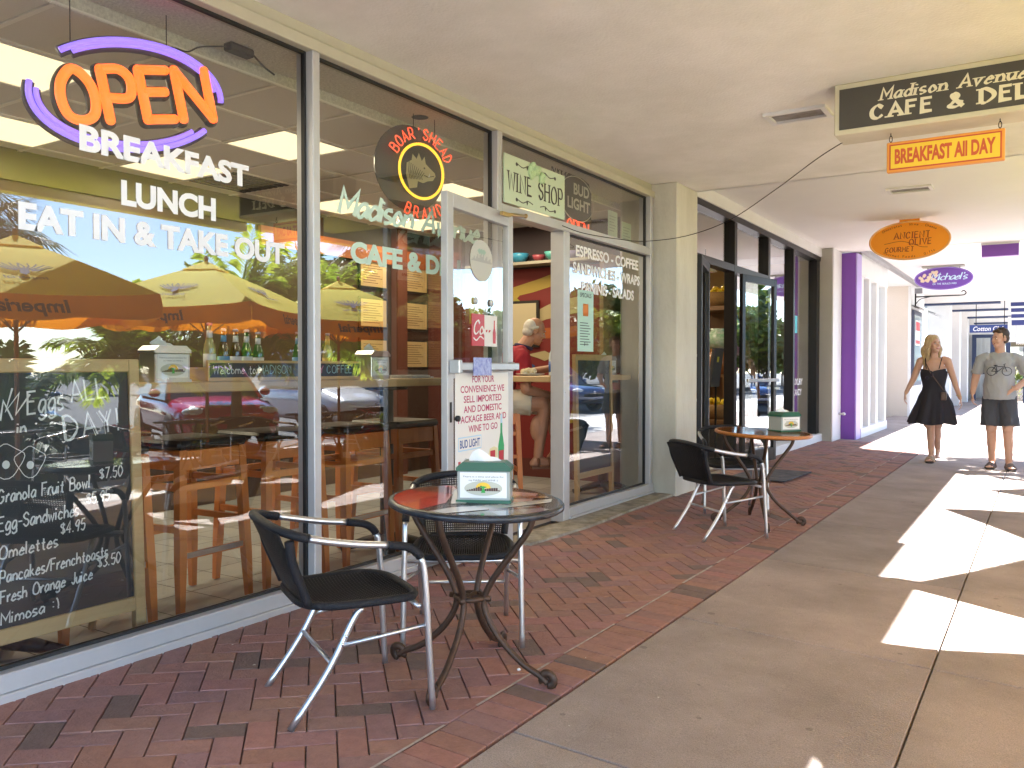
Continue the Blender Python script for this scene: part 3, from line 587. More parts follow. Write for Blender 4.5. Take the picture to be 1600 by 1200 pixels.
t = thing('painted_pot', 'green and white painted pot on a tall table in the shop doorway', 'pot', (-3.95, 11.75, 1.1)); m = MB(); m.lathe([(.1, 0), (.19, .1), (.2, .2), (.14, .3), (.1, .33), (.12, .36)], 20); m.build('body', mat('pot_glaze', (.35, .14, .04), .3), t); m = MB(); m.lathe([(.12, .36), (.19, .45), (.18, .56), (.1, .62), (.12, .65)], 20); m.build('upper_jar', mat('pot_green', (.2, .45, .25), .3, var=1, vs=14, col2=(.7, .7, .65)), t)
t = thing('menu_board', 'slanted dark grey board with a yellow sticker in the shop doorway', 'board', (-3.6, 10.62, 1.2)); m = MB(); m.box((-.02, -.17, -.25), (.02, .17, .25), M=Matrix.Rotation(.12, 4, 'Y')); m.build('panel', mat('slate_grey', (.07, .07, .08), .5), t); m = MB(); m.box((.0215, -.05, .07), (.024, .02, .14), M=Matrix.Rotation(.12, 4, 'Y')); m.build('sticker', mat('yellow_ink', (.7, .6, .05), .5), t); m = MB(); m.box((-.01, -.015, -1.2), (.01, .015, -.25)); m.build('stand', M_BLK, t)
t = thing('door_mat', 'dark patterned door mat on the brick paving by the bronze doors', 'mat', (-2.62, 9.6, gz(-2.62) + .004), -.05); m = MB(); m.box((-.32, -.5, 0), (.32, .5, .012), bev=.004); m.build('rug', mat('mat_blue', (.03, .035, .05), .9, var=1, vs=9, col2=(.12, .12, .14)), t)

# ================================================================ further along the arcade
t = thing('purple_wall', 'purple painted end wall standing out beyond the grey pillar', 'wall', (-3.0, 15.3, 0)); m = MB(); m.box((-3.5, 15.08, -.06), (-2.71, 15.5, 3.125), bev=.004); B(m, 'wall_panel', M_PUR, t); m = MB(); m.box((-2.709, 15.09, -.06), (-2.69, 15.5, 3.12)); B(m, 'side_face', M_LIL, t)  # side face of the wall in a paler purple
t = thing('white_shopfront', 'white framed tall windows beyond the purple wall', 'shopfront', (-2.72, 17, 0)); m = MB()
for y0, y1 in ((15.501, 15.75), (16.3, 16.5), (17.1, 17.3), (18.1, 18.3)): m.box((-2.85, y0, .14), (-2.7, y1, 2.78))
m.box((-2.85, 15.501, -.06), (-2.68, 18.3, .14)); m.box((-2.85, 15.501, 2.78), (-2.69, 18.3, 3.19)); m.box((-3.6, 18.2, -.06), (-2.851, 18.3, 3.19)); B(m, 'window_frame', M_WHITE, t)
for y0, y1 in ((15.75, 16.3), (16.5, 17.1), (17.3, 18.1)): m = MB(); m.quad((-2.78, y0, .14), (-2.78, y1, .14), (-2.78, y1, 2.78), (-2.78, y0, 2.78)); B(m, 'pane', M_GLASS2, t)
m = MB(); m.box((-6, 15.501, 0), (-5.9, 18.2, 3)); m.box((-5.9, 15.501, -.06), (-2.86, 18.2, 0)); B(m, 'back_wall', mat('pale_room', (.5, .52, .55), .8), t)
roof2 = thing('far_arcade_roof', 'white flat arcade roof beyond the purple wall with a grey channel under it', 'roof', (-1.4, 18.5, 3.2)); m = MB()
m.box((-4, 15.0, 3.2), (.35, 25.9, 3.4)); m.box((-4, 15.0, 3.135), (.35, 15.078, 3.2)); m.box((-4, 25.9, 2.98), (.2, 26.1, 3.6)); B(m, 'soffit', M_WHITE, roof2)
m = MB(); m.box((-2.66, 15.2, 3.14), (-2.56, 22.6, 3.2)); B(m, 'channel', mat('channel_grey', (.3, .3, .31), .5, .5), roof2)
t = thing('purple_beam', 'short purple board hanging across the arcade under the white roof', 'beam', (-.6, 15.2, 3.0)); m = MB(); m.box((-.87, 15.15, 2.93), (-.37, 15.3, 3.11)); B(m, 'board', M_PUR, t); m = MB(); m.box((-.88, 15.15, 3.11), (-.36, 15.3, 3.199)); B(m, 'trim', M_WHITE, t)
t = thing('beige_wall', 'beige plastered wall across the recess past the white framed windows', 'wall', (-3.1, 22.9, 0)); m = MB(); m.box((-4.5, 22.8, -.06), (-2.88, 25.5, 3.199)); B(m, 'wall_panel', M_BEIGE, t); m = MB(); m.box((-2.879, 22.8, -.1), (-2.82, 25.5, 3.198)); B(m, 'white_edge', M_WHITE, t)
m = MB(); m.box((-4.5, 18.3, -.06), (-4.4, 22.8, 3.199)); t = thing('recess_wall', 'white wall at the back of the recess past the white framed windows', 'wall', (-4.45, 20.5, 0)); B(m, 'wall_panel', M_WHITE, t)
t = thing('poster_case', 'dark framed notice case with a red and white notice at the beige wall', 'notice case', (-2.7, 23, 1.8)); m = MB(); m.box((-2.815, 22.9, .75), (-2.75, 24.4, 2.62)); B(m, 'frame', mat('case_blue', (.05, .06, .1), .4), t); m = MB(); m.box((-2.749, 22.98, .85), (-2.745, 24.32, 2.5)); B(m, 'pane', mat('case_pane', (.3, .42, .45), .1), t)
m = MB(); m.box((-2.744, 23.1, 1.75), (-2.74, 23.9, 2.38)); B(m, 'notice', M_PAPER, t); m = MB(); m.box((-2.739, 23.14, 2.12), (-2.736, 23.86, 2.34)); m.box((-2.739, 23.14, 1.79), (-2.736, 23.86, 1.88)); B(m, 'notice_print', mat('red_notice', (.65, .05, .05), .5), t)
m = MB(); m.add([(-2.82, 22.85, 2.75), (-2.3, 22.9, 2.52), (-2.3, 24.4, 2.52), (-2.82, 24.4, 2.75)], [(0, 1, 2, 3)]); m.add([(-2.82, 22.85, 2.72), (-2.3, 22.9, 2.49), (-2.3, 24.4, 2.49), (-2.82, 24.4, 2.72)], [(3, 2, 1, 0)]); m.box((-2.31, 22.9, 2.49), (-2.29, 24.4, 2.525)); B(m, 'hood', mat('hood_grey', (.35, .35, .35), .5), t)
t = thing('sign_bracket', 'black wrought iron sign bracket with a scroll end at the beige wall', 'bracket', (-2.7, 22.75, 2.9)); m = MB(); m.cyl((-2.71, 22.75, 2.7), (-2.71, 22.75, 3.1), .018); m.cyl((-2.71, 22.75, 2.92), (-1.75, 22.75, 2.92), .015); m.tube(cat([(-1.75, 22.75, 2.92), (-1.66, 22.75, 2.93), (-1.62, 22.75, 2.98), (-1.67, 22.75, 3.03), (-1.72, 22.75, 3.0)]), .013, 6); m.tube(cat([(-2.71, 22.75, 2.74), (-2.6, 22.75, 2.86), (-2.4, 22.75, 2.91)]), .01, 6); B(m, 'rod', M_BLK, t)
t = thing('floodlight', 'small grey floodlight on the corner of the beige wall', 'lamp', (-2.6, 22.7, 3.05)); m = MB(); m.box((-2.72, 22.66, 3.0), (-2.56, 22.79, 3.12), M=None); B(m, 'housing', mat('lamp_grey', (.2, .2, .22), .5), t)
# bright open court and the arcade wing across its end
for k in range(4):
    y = 27.4 + 3.2 * k
    t = thing('wing_bay', ('nearest', 'second', 'third', 'farthest')[k] + ' white column and dark framed shop window along the bright far arcade', 'shop bay', (-2.4, y, 0)); m = MB(); m.box((-2.95, y, -.2), (-2.35, y + .55, 3.4)); B(m, 'column', M_WHITE, t)
    m = MB(); m.box((-2.9, y + .55, 2.5), (-2.75, y + 3.2, 3.4)); B(m, 'header', M_WHITE, t); m = MB(); m.box((-2.95, y + .55, -.2), (-2.9, y + 3.2, 2.5)); m.box((-2.9, y + 1.7, -.2), (-2.84, y + 1.8, 2.5)); m.box((-2.9, y + .56, 2.42), (-2.84, y + 3.2, 2.5)); B(m, 'frame', mat('navy_frame', (.03, .05, .12), .5), t)
    m = MB(); m.quad((-2.87, y + .6, -.1), (-2.87, y + 3.2, -.1), (-2.87, y + 3.2, 2.42), (-2.87, y + .6, 2.42)); B(m, 'pane', M_GLASS2, t)
for k, (y, z, x0, x1) in enumerate(((26.2, 2.98, -2.9, -1.05), (28.6, 2.93, -2.4, -.95), (31.5, 2.86, -2.2, -.8), (34.5, 2.8, -2.2, -.6))):
    t = thing('cross_beam', ('nearest', 'second', 'third', 'farthest')[k] + ' of the white beams stepping down across the far arcade', 'beam', ((x0 + x1) / 2, y, z)); m = MB(); m.box((x0, y, z), (x1, y + .3, 3.5)); B(m, 'board', M_WHITE, t); m = MB(); m.box((x0, y - .01, z - .05), (x1, y + .31, z - .001)); B(m, 'edge', mat('navy_frame', (.03, .05, .12)), t)
t = thing('far_ceiling', 'pale blue grey ceiling of the far arcade between its white beams, widened to shade its walls', 'roof', (-1.6, 32, 3.4)); m = MB(); m.box((-4, 26.1, 3.5), (1.2, 41, 3.6)); B(m, 'soffit', M_WHITE, t)  # street side extended to keep the sun off the far walls
t = thing('striped_awning', 'navy and white striped awning edge at the right of the far arcade', 'awning', (-.6, 24, 2.8)); mb1 = MB(); mb2 = MB()
for k in range(5): z = 3.17 - .05 - k * .16; mb1.box((-.83 + .008 * k, 26.6, z - (.1 if k < 4 else .14)), (-.3, 26.66, z)); mb2.box((-.83 + .008 * k, 26.6, z), (-.3, 26.66, z + .055))
B(mb1, 'navy_stripe', mat('navy_cloth', (.035, .045, .16), .8), t); B(mb2, 'white_stripe', M_WHITE, t)
t = thing('white_screen_wall', 'white boarded panel below the striped awning at the right of the arcade', 'wall', (-.5, 27, 2)); m = MB()
for k in range(6): m.box((-.9 + k * .2, 27.0, 1.9 - .04 * k), (-.71 + k * .2, 27.08, 2.6)); 
B(m, 'boards', M_WHITE, t)
t = thing('shop_pavilion', 'white and navy framed glass shop across the end of the far arcade', 'shop', (-1, 36, 0)); m = MB()
for x in (-2.35, -1.75, -1.25, -.7, 0.1): m.box((x, 36, -.2), (x + .14, 36.15, 2.3))
m.box((-2.35, 35.98, 2.3), (1.5, 36.15, 2.42)); m.box((-2.2, 35.99, .95), (-1.25, 36.1, 1.0)); B(m, 'frame', mat('navy_frame', (.03, .05, .12)), t)
m = MB(); m.quad((-2.3, 36.08, -.1), (1.4, 36.08, -.1), (1.4, 36.08, 2.3), (-2.3, 36.08, 2.3)); B(m, 'pane', M_GLASS2, t); m = MB(); m.box((-2.6, 36, 2.42), (1.5, 36.3, 3.5)); m.box((-2.6, 39, -.2), (2.5, 39.2, 3)); B(m, 'wall', M_WHITE, t)
t = thing('hanging_shop_sign', 'navy hanging sign with white slanted lettering across the far arcade', 'sign', (-1.35, 27.5, 2.3)); m = MB(); m.box((-1.86, 27.5, 2.19), (-.83, 27.56, 2.41)); B(m, 'board', mat('navy_sign', (.03, .06, .22), .5), t); m = MB(); text(m, 'Cotton Club', XM(-1.38, 27.497, 2.30), .78, .13, bold=.015, shear=.25); B(m, 'lettering', M_DECW, t); m = MB(); m.cyl((-1.7, 27.53, 2.41), (-1.7, 27.53, 3.5), .01); m.cyl((-1, 27.53, 2.41), (-1, 27.53, 3.5), .01); B(m, 'hanger', M_BLK, t)
t = thing('hanging_shop_sign', 'brown and cream hanging sign behind the man\'s head in the far arcade', 'sign', (-.6, 31, 2.1)); m = MB(); m.box((-.95, 31, 1.85), (-.2, 31.05, 2.12), bev=.01); B(m, 'board', mat('brown_sign', (.12, .1, .06), .5), t); m = MB(); text(m, 'Islandia', XM(-.55, 30.996, 1.98), .5, .13, bold=.0, shear=.3); B(m, 'lettering', mat('cream_letters', (.7, .65, .5), .5), t); m = MB(); m.cyl((-.8, 31.02, 2.12), (-.8, 31.02, 3.5), .01); m.cyl((-.3, 31.02, 2.12), (-.3, 31.02, 3.5), .01); B(m, 'hanger', M_BLK, t)

# ================================================================ signs under the roof
t = thing('hanging_box_sign', 'big cream sign box on the ceiling with a dark cafe and deli panel', 'sign', (-.48, 5.6, 2.78)); m = MB(); m.box((-1.115, 5.47, 2.62), (.155, 5.73, 2.929), bev=.006); B(m, 'box', mat('sign_cream', (.62, .58, .44), .6, var=.5, vs=4, col2=(.5, .46, .33)), t)
m = MB(); m.box((-1.085, 5.465, 2.65), (.125, 5.4695, 2.895)); m.box((-1.085, 5.7305, 2.65), (.125, 5.735, 2.895)); B(m, 'panel', mat('sign_charcoal', (.055, .05, .043), .5, var=.3, vs=5, col2=(.075, .07, .06)), t)
def serif(mb, s, M, h, cx, cy, w_, lw, slant=0, mi=0, z=0): pen(mb, s, M, h, cx, cy, 'C', 'serif', lw, slant=slant, mi=mi, z=z, w=w_, thin=.3, sp=3.2)
for (M, k) in ((XM(-.48, 5.4645, 0), 0), (frame_m((-.48, 5.7355, 0), (-1, 0, 0), (0, 0, 1)), 1)):
    m = MB(); serif(m, 'Madison Avenue', M, .068, 0, 2.795, .74, .0165, .22); B(m, 'script_lettering', mat('sign_letters', (.72, .68, .52), .6), t); m = MB(); serif(m, 'CAFE & DELI', M, .076, 0, 2.69, .84, .026); B(m, 'lettering', mat('sign_letters', (.72, .68, .52), .6), t)
t = thing('breakfast_sign', 'small yellow and orange sign hung on hooks below the cafe sign', 'sign', (-.52, 5.6, 2.47)); m = MB(); m.box((-.83, 5.57, 2.38), (-.21, 5.61, 2.56), bev=.004); B(m, 'board', mat('sign_orange', (.75, .30, .04), .5), t)
m = MB()
for yy in (5.5695, 5.6105): m.box((-.815, yy - .001, 2.393), (-.225, yy + .001, 2.545))
B(m, 'border', mat('sign_red', (.5, .06, .02), .5), t); m = MB()
for yy in (5.568, 5.612): m.box((-.807, yy - .001, 2.401), (-.233, yy + .001, 2.537))
B(m, 'face', mat('sign_yellow', (.82, .55, .03), .5), t); m = MB(); text(m, 'BREAKFAST All DAY', XM(-.52, 5.566, 2.47), .53, .092, bold=.04); text(m, 'BREAKFAST All DAY', frame_m((-.52, 5.614, 2.47), (-1, 0, 0), (0, 0, 1)), .53, .092, bold=.02); B(m, 'lettering', mat('sign_red2', (.55, .09, .02), .5), t)
m = MB()
for x in (-.81, -.235): m.tube([(x + .008 * cos(q), 5.59, 2.585 + .02 * sin(q)) for q in [i * pi / 5 for i in range(10)]], .0025, 5, closed=True); m.cyl((x, 5.59, 2.6), (x, 5.59, 2.625), .003, n=5); m.cyl((x, 5.59, 2.555), (x, 5.59, 2.57), .003, n=5)
B(m, 'hook', M_BLK, t)
def oval(label, cx, y, cz, rx, rz_, mats, rim, tab):
    t = thing('oval_hanging_sign', label, 'sign', (cx, y, cz)); pts = [(rx * cos(a), rz_ * sin(a)) for a in [2 * pi * i / 48 for i in range(48)]]
    m = MB(); M = XM(cx, y + .05, cz); m.prism(pts, 0, .05, M=M); m.box((-tab, rz_ * .9, .01), (tab, 3.2 - cz if tab > .1 else rz_ + .02, .04), M=M); B(m, 'board', mats[0], t)
    m = MB(); m.tube([M @ Vector((p[0], p[1], .05)) for p in pts], .012, 6, closed=True); B(m, 'rim', mats[1], t); return t, XM(cx, y - .0015, cz)
M_ORA = mat('sign_orange2', (.95, .34, .012), .55); M_INK = mat('brown_ink', (.28, .05, .01), .6)
t, M = oval('orange oval sign with dark gourmet lettering hanging from the white ceiling', -1.53, 12.15, 2.86, .48, .245, (M_ORA, mat('sign_orange_rim', (.9, .5, .2), .5)), 0, .12)
m = MB(); serif(m, 'ANCIENT', M, .08, .03, .03, .42, .014, .05); serif(m, 'OLIVE', M, .075, .13, -.06, .26, .013, .05); serif(m, 'GOURMET', M, .06, -.12, -.14, .34, .011, .1); m2 = [(-.3, -.03), (-.1, -.005), (.05, -.05), (.14, -.09), (.22, -.1)]; ribbon(m, cat(m2), lambda a, b: .006, M)
for s, n_, r0, up in (('Chocolates . Wine . Cheese', 26, .86, 1), ('Gourmet Foods . Gifts', 21, .84, -1)):
    for i, ch in enumerate(s):
        q = (i - (n_ - 1) / 2) / n_ * 1.75; a = pi / 2 - q if up > 0 else -pi / 2 + q; px, pz = .48 * r0 * cos(a), .245 * r0 * sin(a) - .015
        if ch != ' ': tg = atan2(.245 * cos(a), -.48 * sin(a)) + (pi if up > 0 else 0); pen(m, ch, M @ Matrix.Translation((px, pz, 0)) @ Matrix.Rotation(tg, 4, 'Z'), .028, 0, 0, 'C', 'mono', .0045)
B(m, 'lettering', M_INK, t)
t, M = oval('purple oval sign with pale blossoms and blue script behind the orange sign', -1.72, 18.6, 2.95, .51, .215, (mat('sign_purple', (.17, .07, .42), .5), mat('sign_purple_rim', (.3, .2, .6), .5)), 0, .09)
m = MB(); pen(m, "Michael's", M, .13, .09, -.03, 'C', 'nib', .026, slant=.35, w=.62, sp=.9); pen(m, 'ON THE BOULEVARD', M, .03, .02, -.12, 'C', 'mono', .006, w=.42); B(m, 'lettering', mat('pale_blue_letters', (.55, .75, .9), .5), t)
m = MB(); R_ = random.Random(4)
for k in range(26):
    a, b = R_.uniform(-.44, -.1), R_.uniform(-.06, .16)
    if (a / .5) ** 2 + (b / .21) ** 2 > .85: continue
    for q in range(5): m.add([(a + .016 * cos(q * 1.26) + .016 * cos(q * 1.26 + w_ * 1.05), b + .016 * sin(q * 1.26) + .016 * sin(q * 1.26 + w_ * 1.05), .001 + .0002 * k + .00003 * q) for w_ in range(6)], [tuple(range(6))], 0, M=M)
B(m, 'blossom', mat('blossom', (.8, .65, .5), .6), t)
m = MB(); 
for x in (-2.0, -1.44): m.cyl((x, 18.62, 3.1), (x, 18.62, 3.2), .012)
m.box((-2.1, 18.5, 3.17), (-1.35, 18.75, 3.199)); B(m, 'hanger', mat('hanger_grey', (.35, .34, .3), .5), t)
# ================================================================ inside the cafe
XB = -6.2
m = MB(); m.box((XB - .1, -1.5, -.06), (-3.261, 8.0, -.004)); struct(m.build('tile_bed', mat('dark_grout', (.07, .065, .06), .9)))
m = MB(); R_ = random.Random(2); ts = .33
for i in range(11):
    for j in range(30):
        cx, cy = -3.2 - ts * (i + .5), -1.4 + ts * (j + .5); h = ts / 2 - .003; k = R_.uniform(.85, 1.1)
        if cx + h > -3.262: continue
        m.add([(cx - h, cy - h, 0), (cx + h, cy - h, 0), (cx + h, cy + h, 0), (cx - h, cy + h, 0)], [(0, 1, 2, 3)], 0, (k, k, k * .98))
m.box((-3.53, -1.4, -.003), (-3.262, 8, -.001), 0, (.95, .95, .95)); struct(m.build('cafe_floor', mat('floor_tile', (.33, .33, .325), .3, var=.6, vs=4, col2=(.24, .24, .235), attr=True)))
M_WOODD = mat('dark_wood', (.05, .026, .016), .5, var=.6, vs=3, stretch=(1, 6, 1), col2=(.05, .022, .012))
t = thing('cafe_interior', 'dark brown cafe back wall with a rust coloured band and a painted side wall', 'interior walls', (XB, 4, 0))
m = MB(); m.box((XB - .1, -1.5, 0), (XB, 8.0, 2.52)); m.box((XB, 7.95, 0), (-3.51, 8.0, 2.9), 1); m.box((XB, -1.5, 0), (-3.3, -1.45, 2.9)); B(m, 'wall', [M_WOODD, mat('side_wall', (.09, .016, .01), .7)], t)
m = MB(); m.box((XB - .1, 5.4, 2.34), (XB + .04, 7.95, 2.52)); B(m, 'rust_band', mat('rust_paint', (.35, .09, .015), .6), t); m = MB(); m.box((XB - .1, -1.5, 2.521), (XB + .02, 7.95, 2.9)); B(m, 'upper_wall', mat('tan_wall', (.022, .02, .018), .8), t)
m = MB(); m.box((XB + .02, 7.26, 0), (XB + .12, 7.42, 2.74)); B(m, 'post', mat('rust_post', (.12, .035, .02), .6), t)
# ceiling: plaster strip at the glass, then grid tiles with lit troffers
t = thing('cafe_ceiling', 'grey suspended tile ceiling inside the cafe with a plastered strip along the window', 'ceiling', (-4.8, 3.5, 2.74))
m = MB(); m.box((-3.55, -1.5, 2.80), (-3.262, 7.95, 2.9)); m.box((-3.56, -1.5, 2.73), (-3.55, 7.95, 2.9)); B(m, 'plaster_strip', mat('popcorn_plaster', (.75, .73, .64), .95, var=1, vs=70, col2=(.5, .48, .42), bump=1, bs=90), t)
m = MB(); m.quad((XB, -1.5, 2.742), (-3.56, -1.5, 2.742), (-3.56, 7.95, 2.742), (XB, 7.95, 2.742)); B(m, 'tile', mat('ceiling_tile', (.72, .69, .62), .95, var=.5, vs=160, col2=(.6, .57, .5)), t)
m = MB(); x = -4.16
for k in range(-1, 4): m.box((x - .61 * k - .012, -1.5, 2.732), (x - .61 * k + .012, 7.95, 2.741))
for k in range(-4, 8): m.box((XB, 3.84 + .61 * k - .012, 2.7325), (-3.56, 3.84 + .61 * k + .012, 2.7405))
B(m, 'grid', mat('grid_white', (.85, .82, .74), .6), t)
M_TROF = mat('lit_panel', (.9, .8, .6), .5, emit=(1, .80, .46), es=.15)
for i, (ix, iy) in enumerate(((0, -3), (0, 0), (2, -2), (2, 0), (0, 3), (2, 3), (2, 5), (0, 5), (2, -4), (0, -5))):
    l = thing('ceiling_light', 'square lit light panel set in the cafe tile ceiling', 'ceiling light', (-4.16 - .61 * ix - .305, 3.84 + .61 * iy + .305, 2.73), 0, 'lit panels in the cafe ceiling')
    m = MB(); m.quad((-.285, -.285, .004), (.285, -.285, .004), (.285, .285, .004), (-.285, .285, .004)); m.build('diffuser', M_TROF, l)
    m = MB()
    for a, b in (((-.293, -.293), (.293, -.285)), ((-.293, .285), (.293, .293)), ((-.293, -.285), (-.285, .285)), ((.285, -.285), (.293, .285))): m.box((*a, -.002), (*b, .008))
    m.build('frame', M_WHITE, l); area(l, .5, 1.5)
l = thing('air_grille', 'dark air grille set in the cafe tile ceiling', 'vent', (-5.68, 4.75, 2.73)); m = MB()
for k in range(9): m.box((-.28 + k * .066, -.28, -.004), (-.25 + k * .066, .28, .004))
m.box((-.3, -.3, .0045), (.3, .3, .006)); m.build('louvre', mat('grille_dark', (.05, .05, .05), .6), l)
l = thing('spot_cable', 'dark plug box and thin wire on the plastered strip over the left window', 'cable', (-3.4, 2.9, 2.79)); m = MB(); m.box((-3.44, 2.78, 2.755), (-3.38, 2.93, 2.797), bev=.008); B(m, 'plug_box', M_BLK, l); m = MB(); m.tube(cat([(-3.41, 2.79, 2.775), (-3.45, 2.66, 2.74), (-3.44, 2.58, 2.69), (-3.43, 2.5, 2.68), (-3.42, 2.42, 2.66)]), .004, 5); m.tube(cat([(-3.39, 2.93, 2.77), (-3.36, 2.97, 2.72), (-3.34, 3.02, 2.69)]), .005, 5); B(m, 'wire', M_BLK, l)
l = thing('recessed_can_light', 'round dark recessed light in the plastered strip above the boar sign', 'ceiling light', (-3.4, 4.28, 2.799)); m = MB(); m.lathe([(.03, -.001), (.055, -.001)], 20); m.lathe([(0, -.0005), (.03, -.0005)], 20, mi=1); m.build('trim', [M_BLK, mat('can_brown', (.2, .1, .05), .4)], l)
# framed menus on the back wall
k = 0
M_MENU = mat('menu_paper', (.52, .36, .16), .7); M_FRAME = mat('black_frame', (.015, .012, .01), .4)
for yy in (6.74, 7.46):
    for zz in (2.05, 1.62, 1.18):
        t = thing('framed_menu', ('left', 'right')[k // 3] + ' column ' + ('top', 'middle', 'bottom')[k % 3] + ' framed menu on the dark cafe back wall', 'menu', (XB + .0, yy + .3, zz)); k += 1
        m = MB(); m.box((XB + .001, yy, zz), (XB + .02, yy + .46, zz + .34)); B(m, 'frame', M_FRAME, t); m = MB(); m.box((XB + .0201, yy + .025, zz + .025), (XB + .023, yy + .435, zz + .315)); B(m, 'sheet', M_MENU, t)
        m = MB()
        for q in range(9): m.box((XB + .0231, yy + .06, zz + .27 - q * .026), (XB + .0236, yy + .06 + .34 * (.6 + .4 * ((q * 5 + k) % 4) / 4), zz + .276 - q * .026))
        B(m, 'print', mat('menu_ink', (.12, .06, .03), .7), t)
# mural and frame on the side wall
t = thing('wall_mural', 'bold abstract mural of red yellow and blue shapes on the cafe side wall', 'mural', (-4.7, 7.94, 1.6)); m = MB(); MM = frame_m((-4.7, 7.949, 0), (1, 0, 0), (0, 0, 1)); MM = MM @ Matrix.Translation((0, 0, .001))
cols = [mat('mural_' + n_, c, .6) for n_, c in (('red', (.15, .008, .006)), ('yellow', (.34, .24, .04)), ('olive', (.28, .25, .03)), ('blue', (.03, .16, .3)), ('orange', (.30, .07, .01)), ('cream', (.36, .29, .15)), ('dark', (.04, .025, .03)), ('navy', (.02, .06, .18)))]
shapes = [(0, [(-1, .2), (1.1, .2), (1.1, 2.28), (-1, 2.28)]), (6, [(-1, 2.28), (1.1, 2.28), (1.1, 2.74), (-1, 2.74)]), (1, [(-.6, 2.02), (.02, 2.16), (.38, 2.26), (.38, 2.12), (-.05, 2.02), (-.5, 1.95)]), (2, [(-.9, 1.7), (-.28, 1.7), (-.2, 1.92), (-.3, 2.0), (-.9, 2.02)]), (1, [(-.8, 1.93), (-.3, 1.93), (-.22, 1.99), (-.34, 2.03), (-.8, 2.03)]), (5, [(-.2, 1.62), (.12, 1.72), (.5, 1.78), (.5, 1.95), (.2, 1.9), (-.14, 1.76)]), (4, [(-.16, 1.5), (.5, 1.53), (.5, 1.64), (-.1, 1.62)]), (3, [(-.5, 1.2), (-.26, 1.15), (-.16, 1.42), (-.22, 1.7), (-.36, 1.72), (-.5, 1.5)]), (5, [(-.12, 1.34), (.1, 1.38), (.24, 1.32), (.1, 1.27), (.02, 1.3)]), (7, [(-.3, 1.05), (-.05, 1.08), (-.02, 1.22), (-.2, 1.3), (-.34, 1.2)]), (0, [(-.75, 1.72), (-.42, 1.76), (-.34, 1.85), (-.7, 1.86)]), (4, [(-.9, .3), (-.4, .5), (-.5, .9), (-.9, .8)]), (1, [(.4, .6), (.9, .7), (.9, 1.1), (.5, 1.0)])]
for i, (c, pl) in enumerate(shapes): m.add([(p[0], p[1], i * .0006) for p in pl], [tuple(range(len(pl)))], c, M=MM)
B(m, 'painted_field', cols, t)
t = thing('bowl_shelf', 'high shelf of blue and green bowls above the mural', 'shelf', (-4.7, 7.8, 2.3)); m = MB(); m.box((-5.5, 7.72, 2.3), (-3.7, 7.948, 2.33)); B(m, 'board', mat('shelf_grey', (.3, .28, .22), .6), t)
for (x, r, c, nm) in ((-4.85, .11, (.05, .3, .5), 'large pale blue'), (-4.6, .075, (.3, .05, .07), 'small maroon'), (-4.42, .1, (.08, .32, .3), 'green'), (-4.2, .09, (.3, .28, .5), 'lilac')):
    b = thing('bowl', nm + ' bowl on the high shelf above the mural', 'bowl', (x, 7.82, 2.331)); m = MB(); m.lathe([(r * .4, 0), (r * .8, r * .4), (r, r * .9), (r * .95, r * .9), (r * .3, .02)], 18); m.build('body', mat('bowl_' + nm.replace(' ', '_'), c, .3), b)
t = thing('framed_notice', 'black framed cream notice on the mural wall behind the seated man', 'frame', (-5.0, 7.94, 1.6)); m = MB(); m.box((-5.15, 7.915, 1.42), (-4.66, 7.94, 1.93)); B(m, 'frame', M_FRAME, t); m = MB(); m.box((-5.12, 7.912, 1.45), (-4.69, 7.9149, 1.90)); B(m, 'sheet', mat('notice_cream', (.45, .38, .24), .7), t)
# ---------------------------------------------------------------- window counter and what stands on it
M_BLOND = mat('blond_wood', (.62, .42, .21), .4, var=.5, vs=5, stretch=(2, .4, 8), col2=(.5, .31, .14))
def counter(name, label, x0, x1, y0, y1, z, peds):
    t = thing(name, label, 'counter', ((x0 + x1) / 2, (y0 + y1) / 2, 0)); m = MB(); m.box((x0, y0, z - .05), (x1, y1, z), bev=.006); B(m, 'top', M_BLOND, t)
    for (px, py) in peds:
        m = MB(); m.cyl((px, py, .05), (px, py, z - .051), .045, n=16); m.cyl((px, py, z - .075), (px, py, z - .051), .14, n=16); B(m, 'pedestal', M_BLK, t); m = MB()
        for q in range(4): a = q * pi / 2 + pi / 4; m.tube([(px, py, .09), (px + .15 * cos(a), py + .15 * sin(a), .06), (px + .3 * cos(a), py + .3 * sin(a), .02)], [.05, .045, .03], 10, flat=.7)
        B(m, 'foot', M_BLK, t)
counter('bar_counter', 'long blond wood counter on black pedestals along the cafe window', -3.9, -3.41, 1.0, 4.56, 1.13, ((-3.66, 1.75), (-3.66, 4.25)))
counter('bar_counter', 'blond wood counter by the right window where the man eats', -3.78, -3.38, 5.92, 7.93, 1.13, ((-3.58, 7.3),))
M_STOOL = mat('stool_wood', (.62, .20, .045), .35, var=.5, vs=4, stretch=(5, 5, .5), col2=(.46, .135, .028))
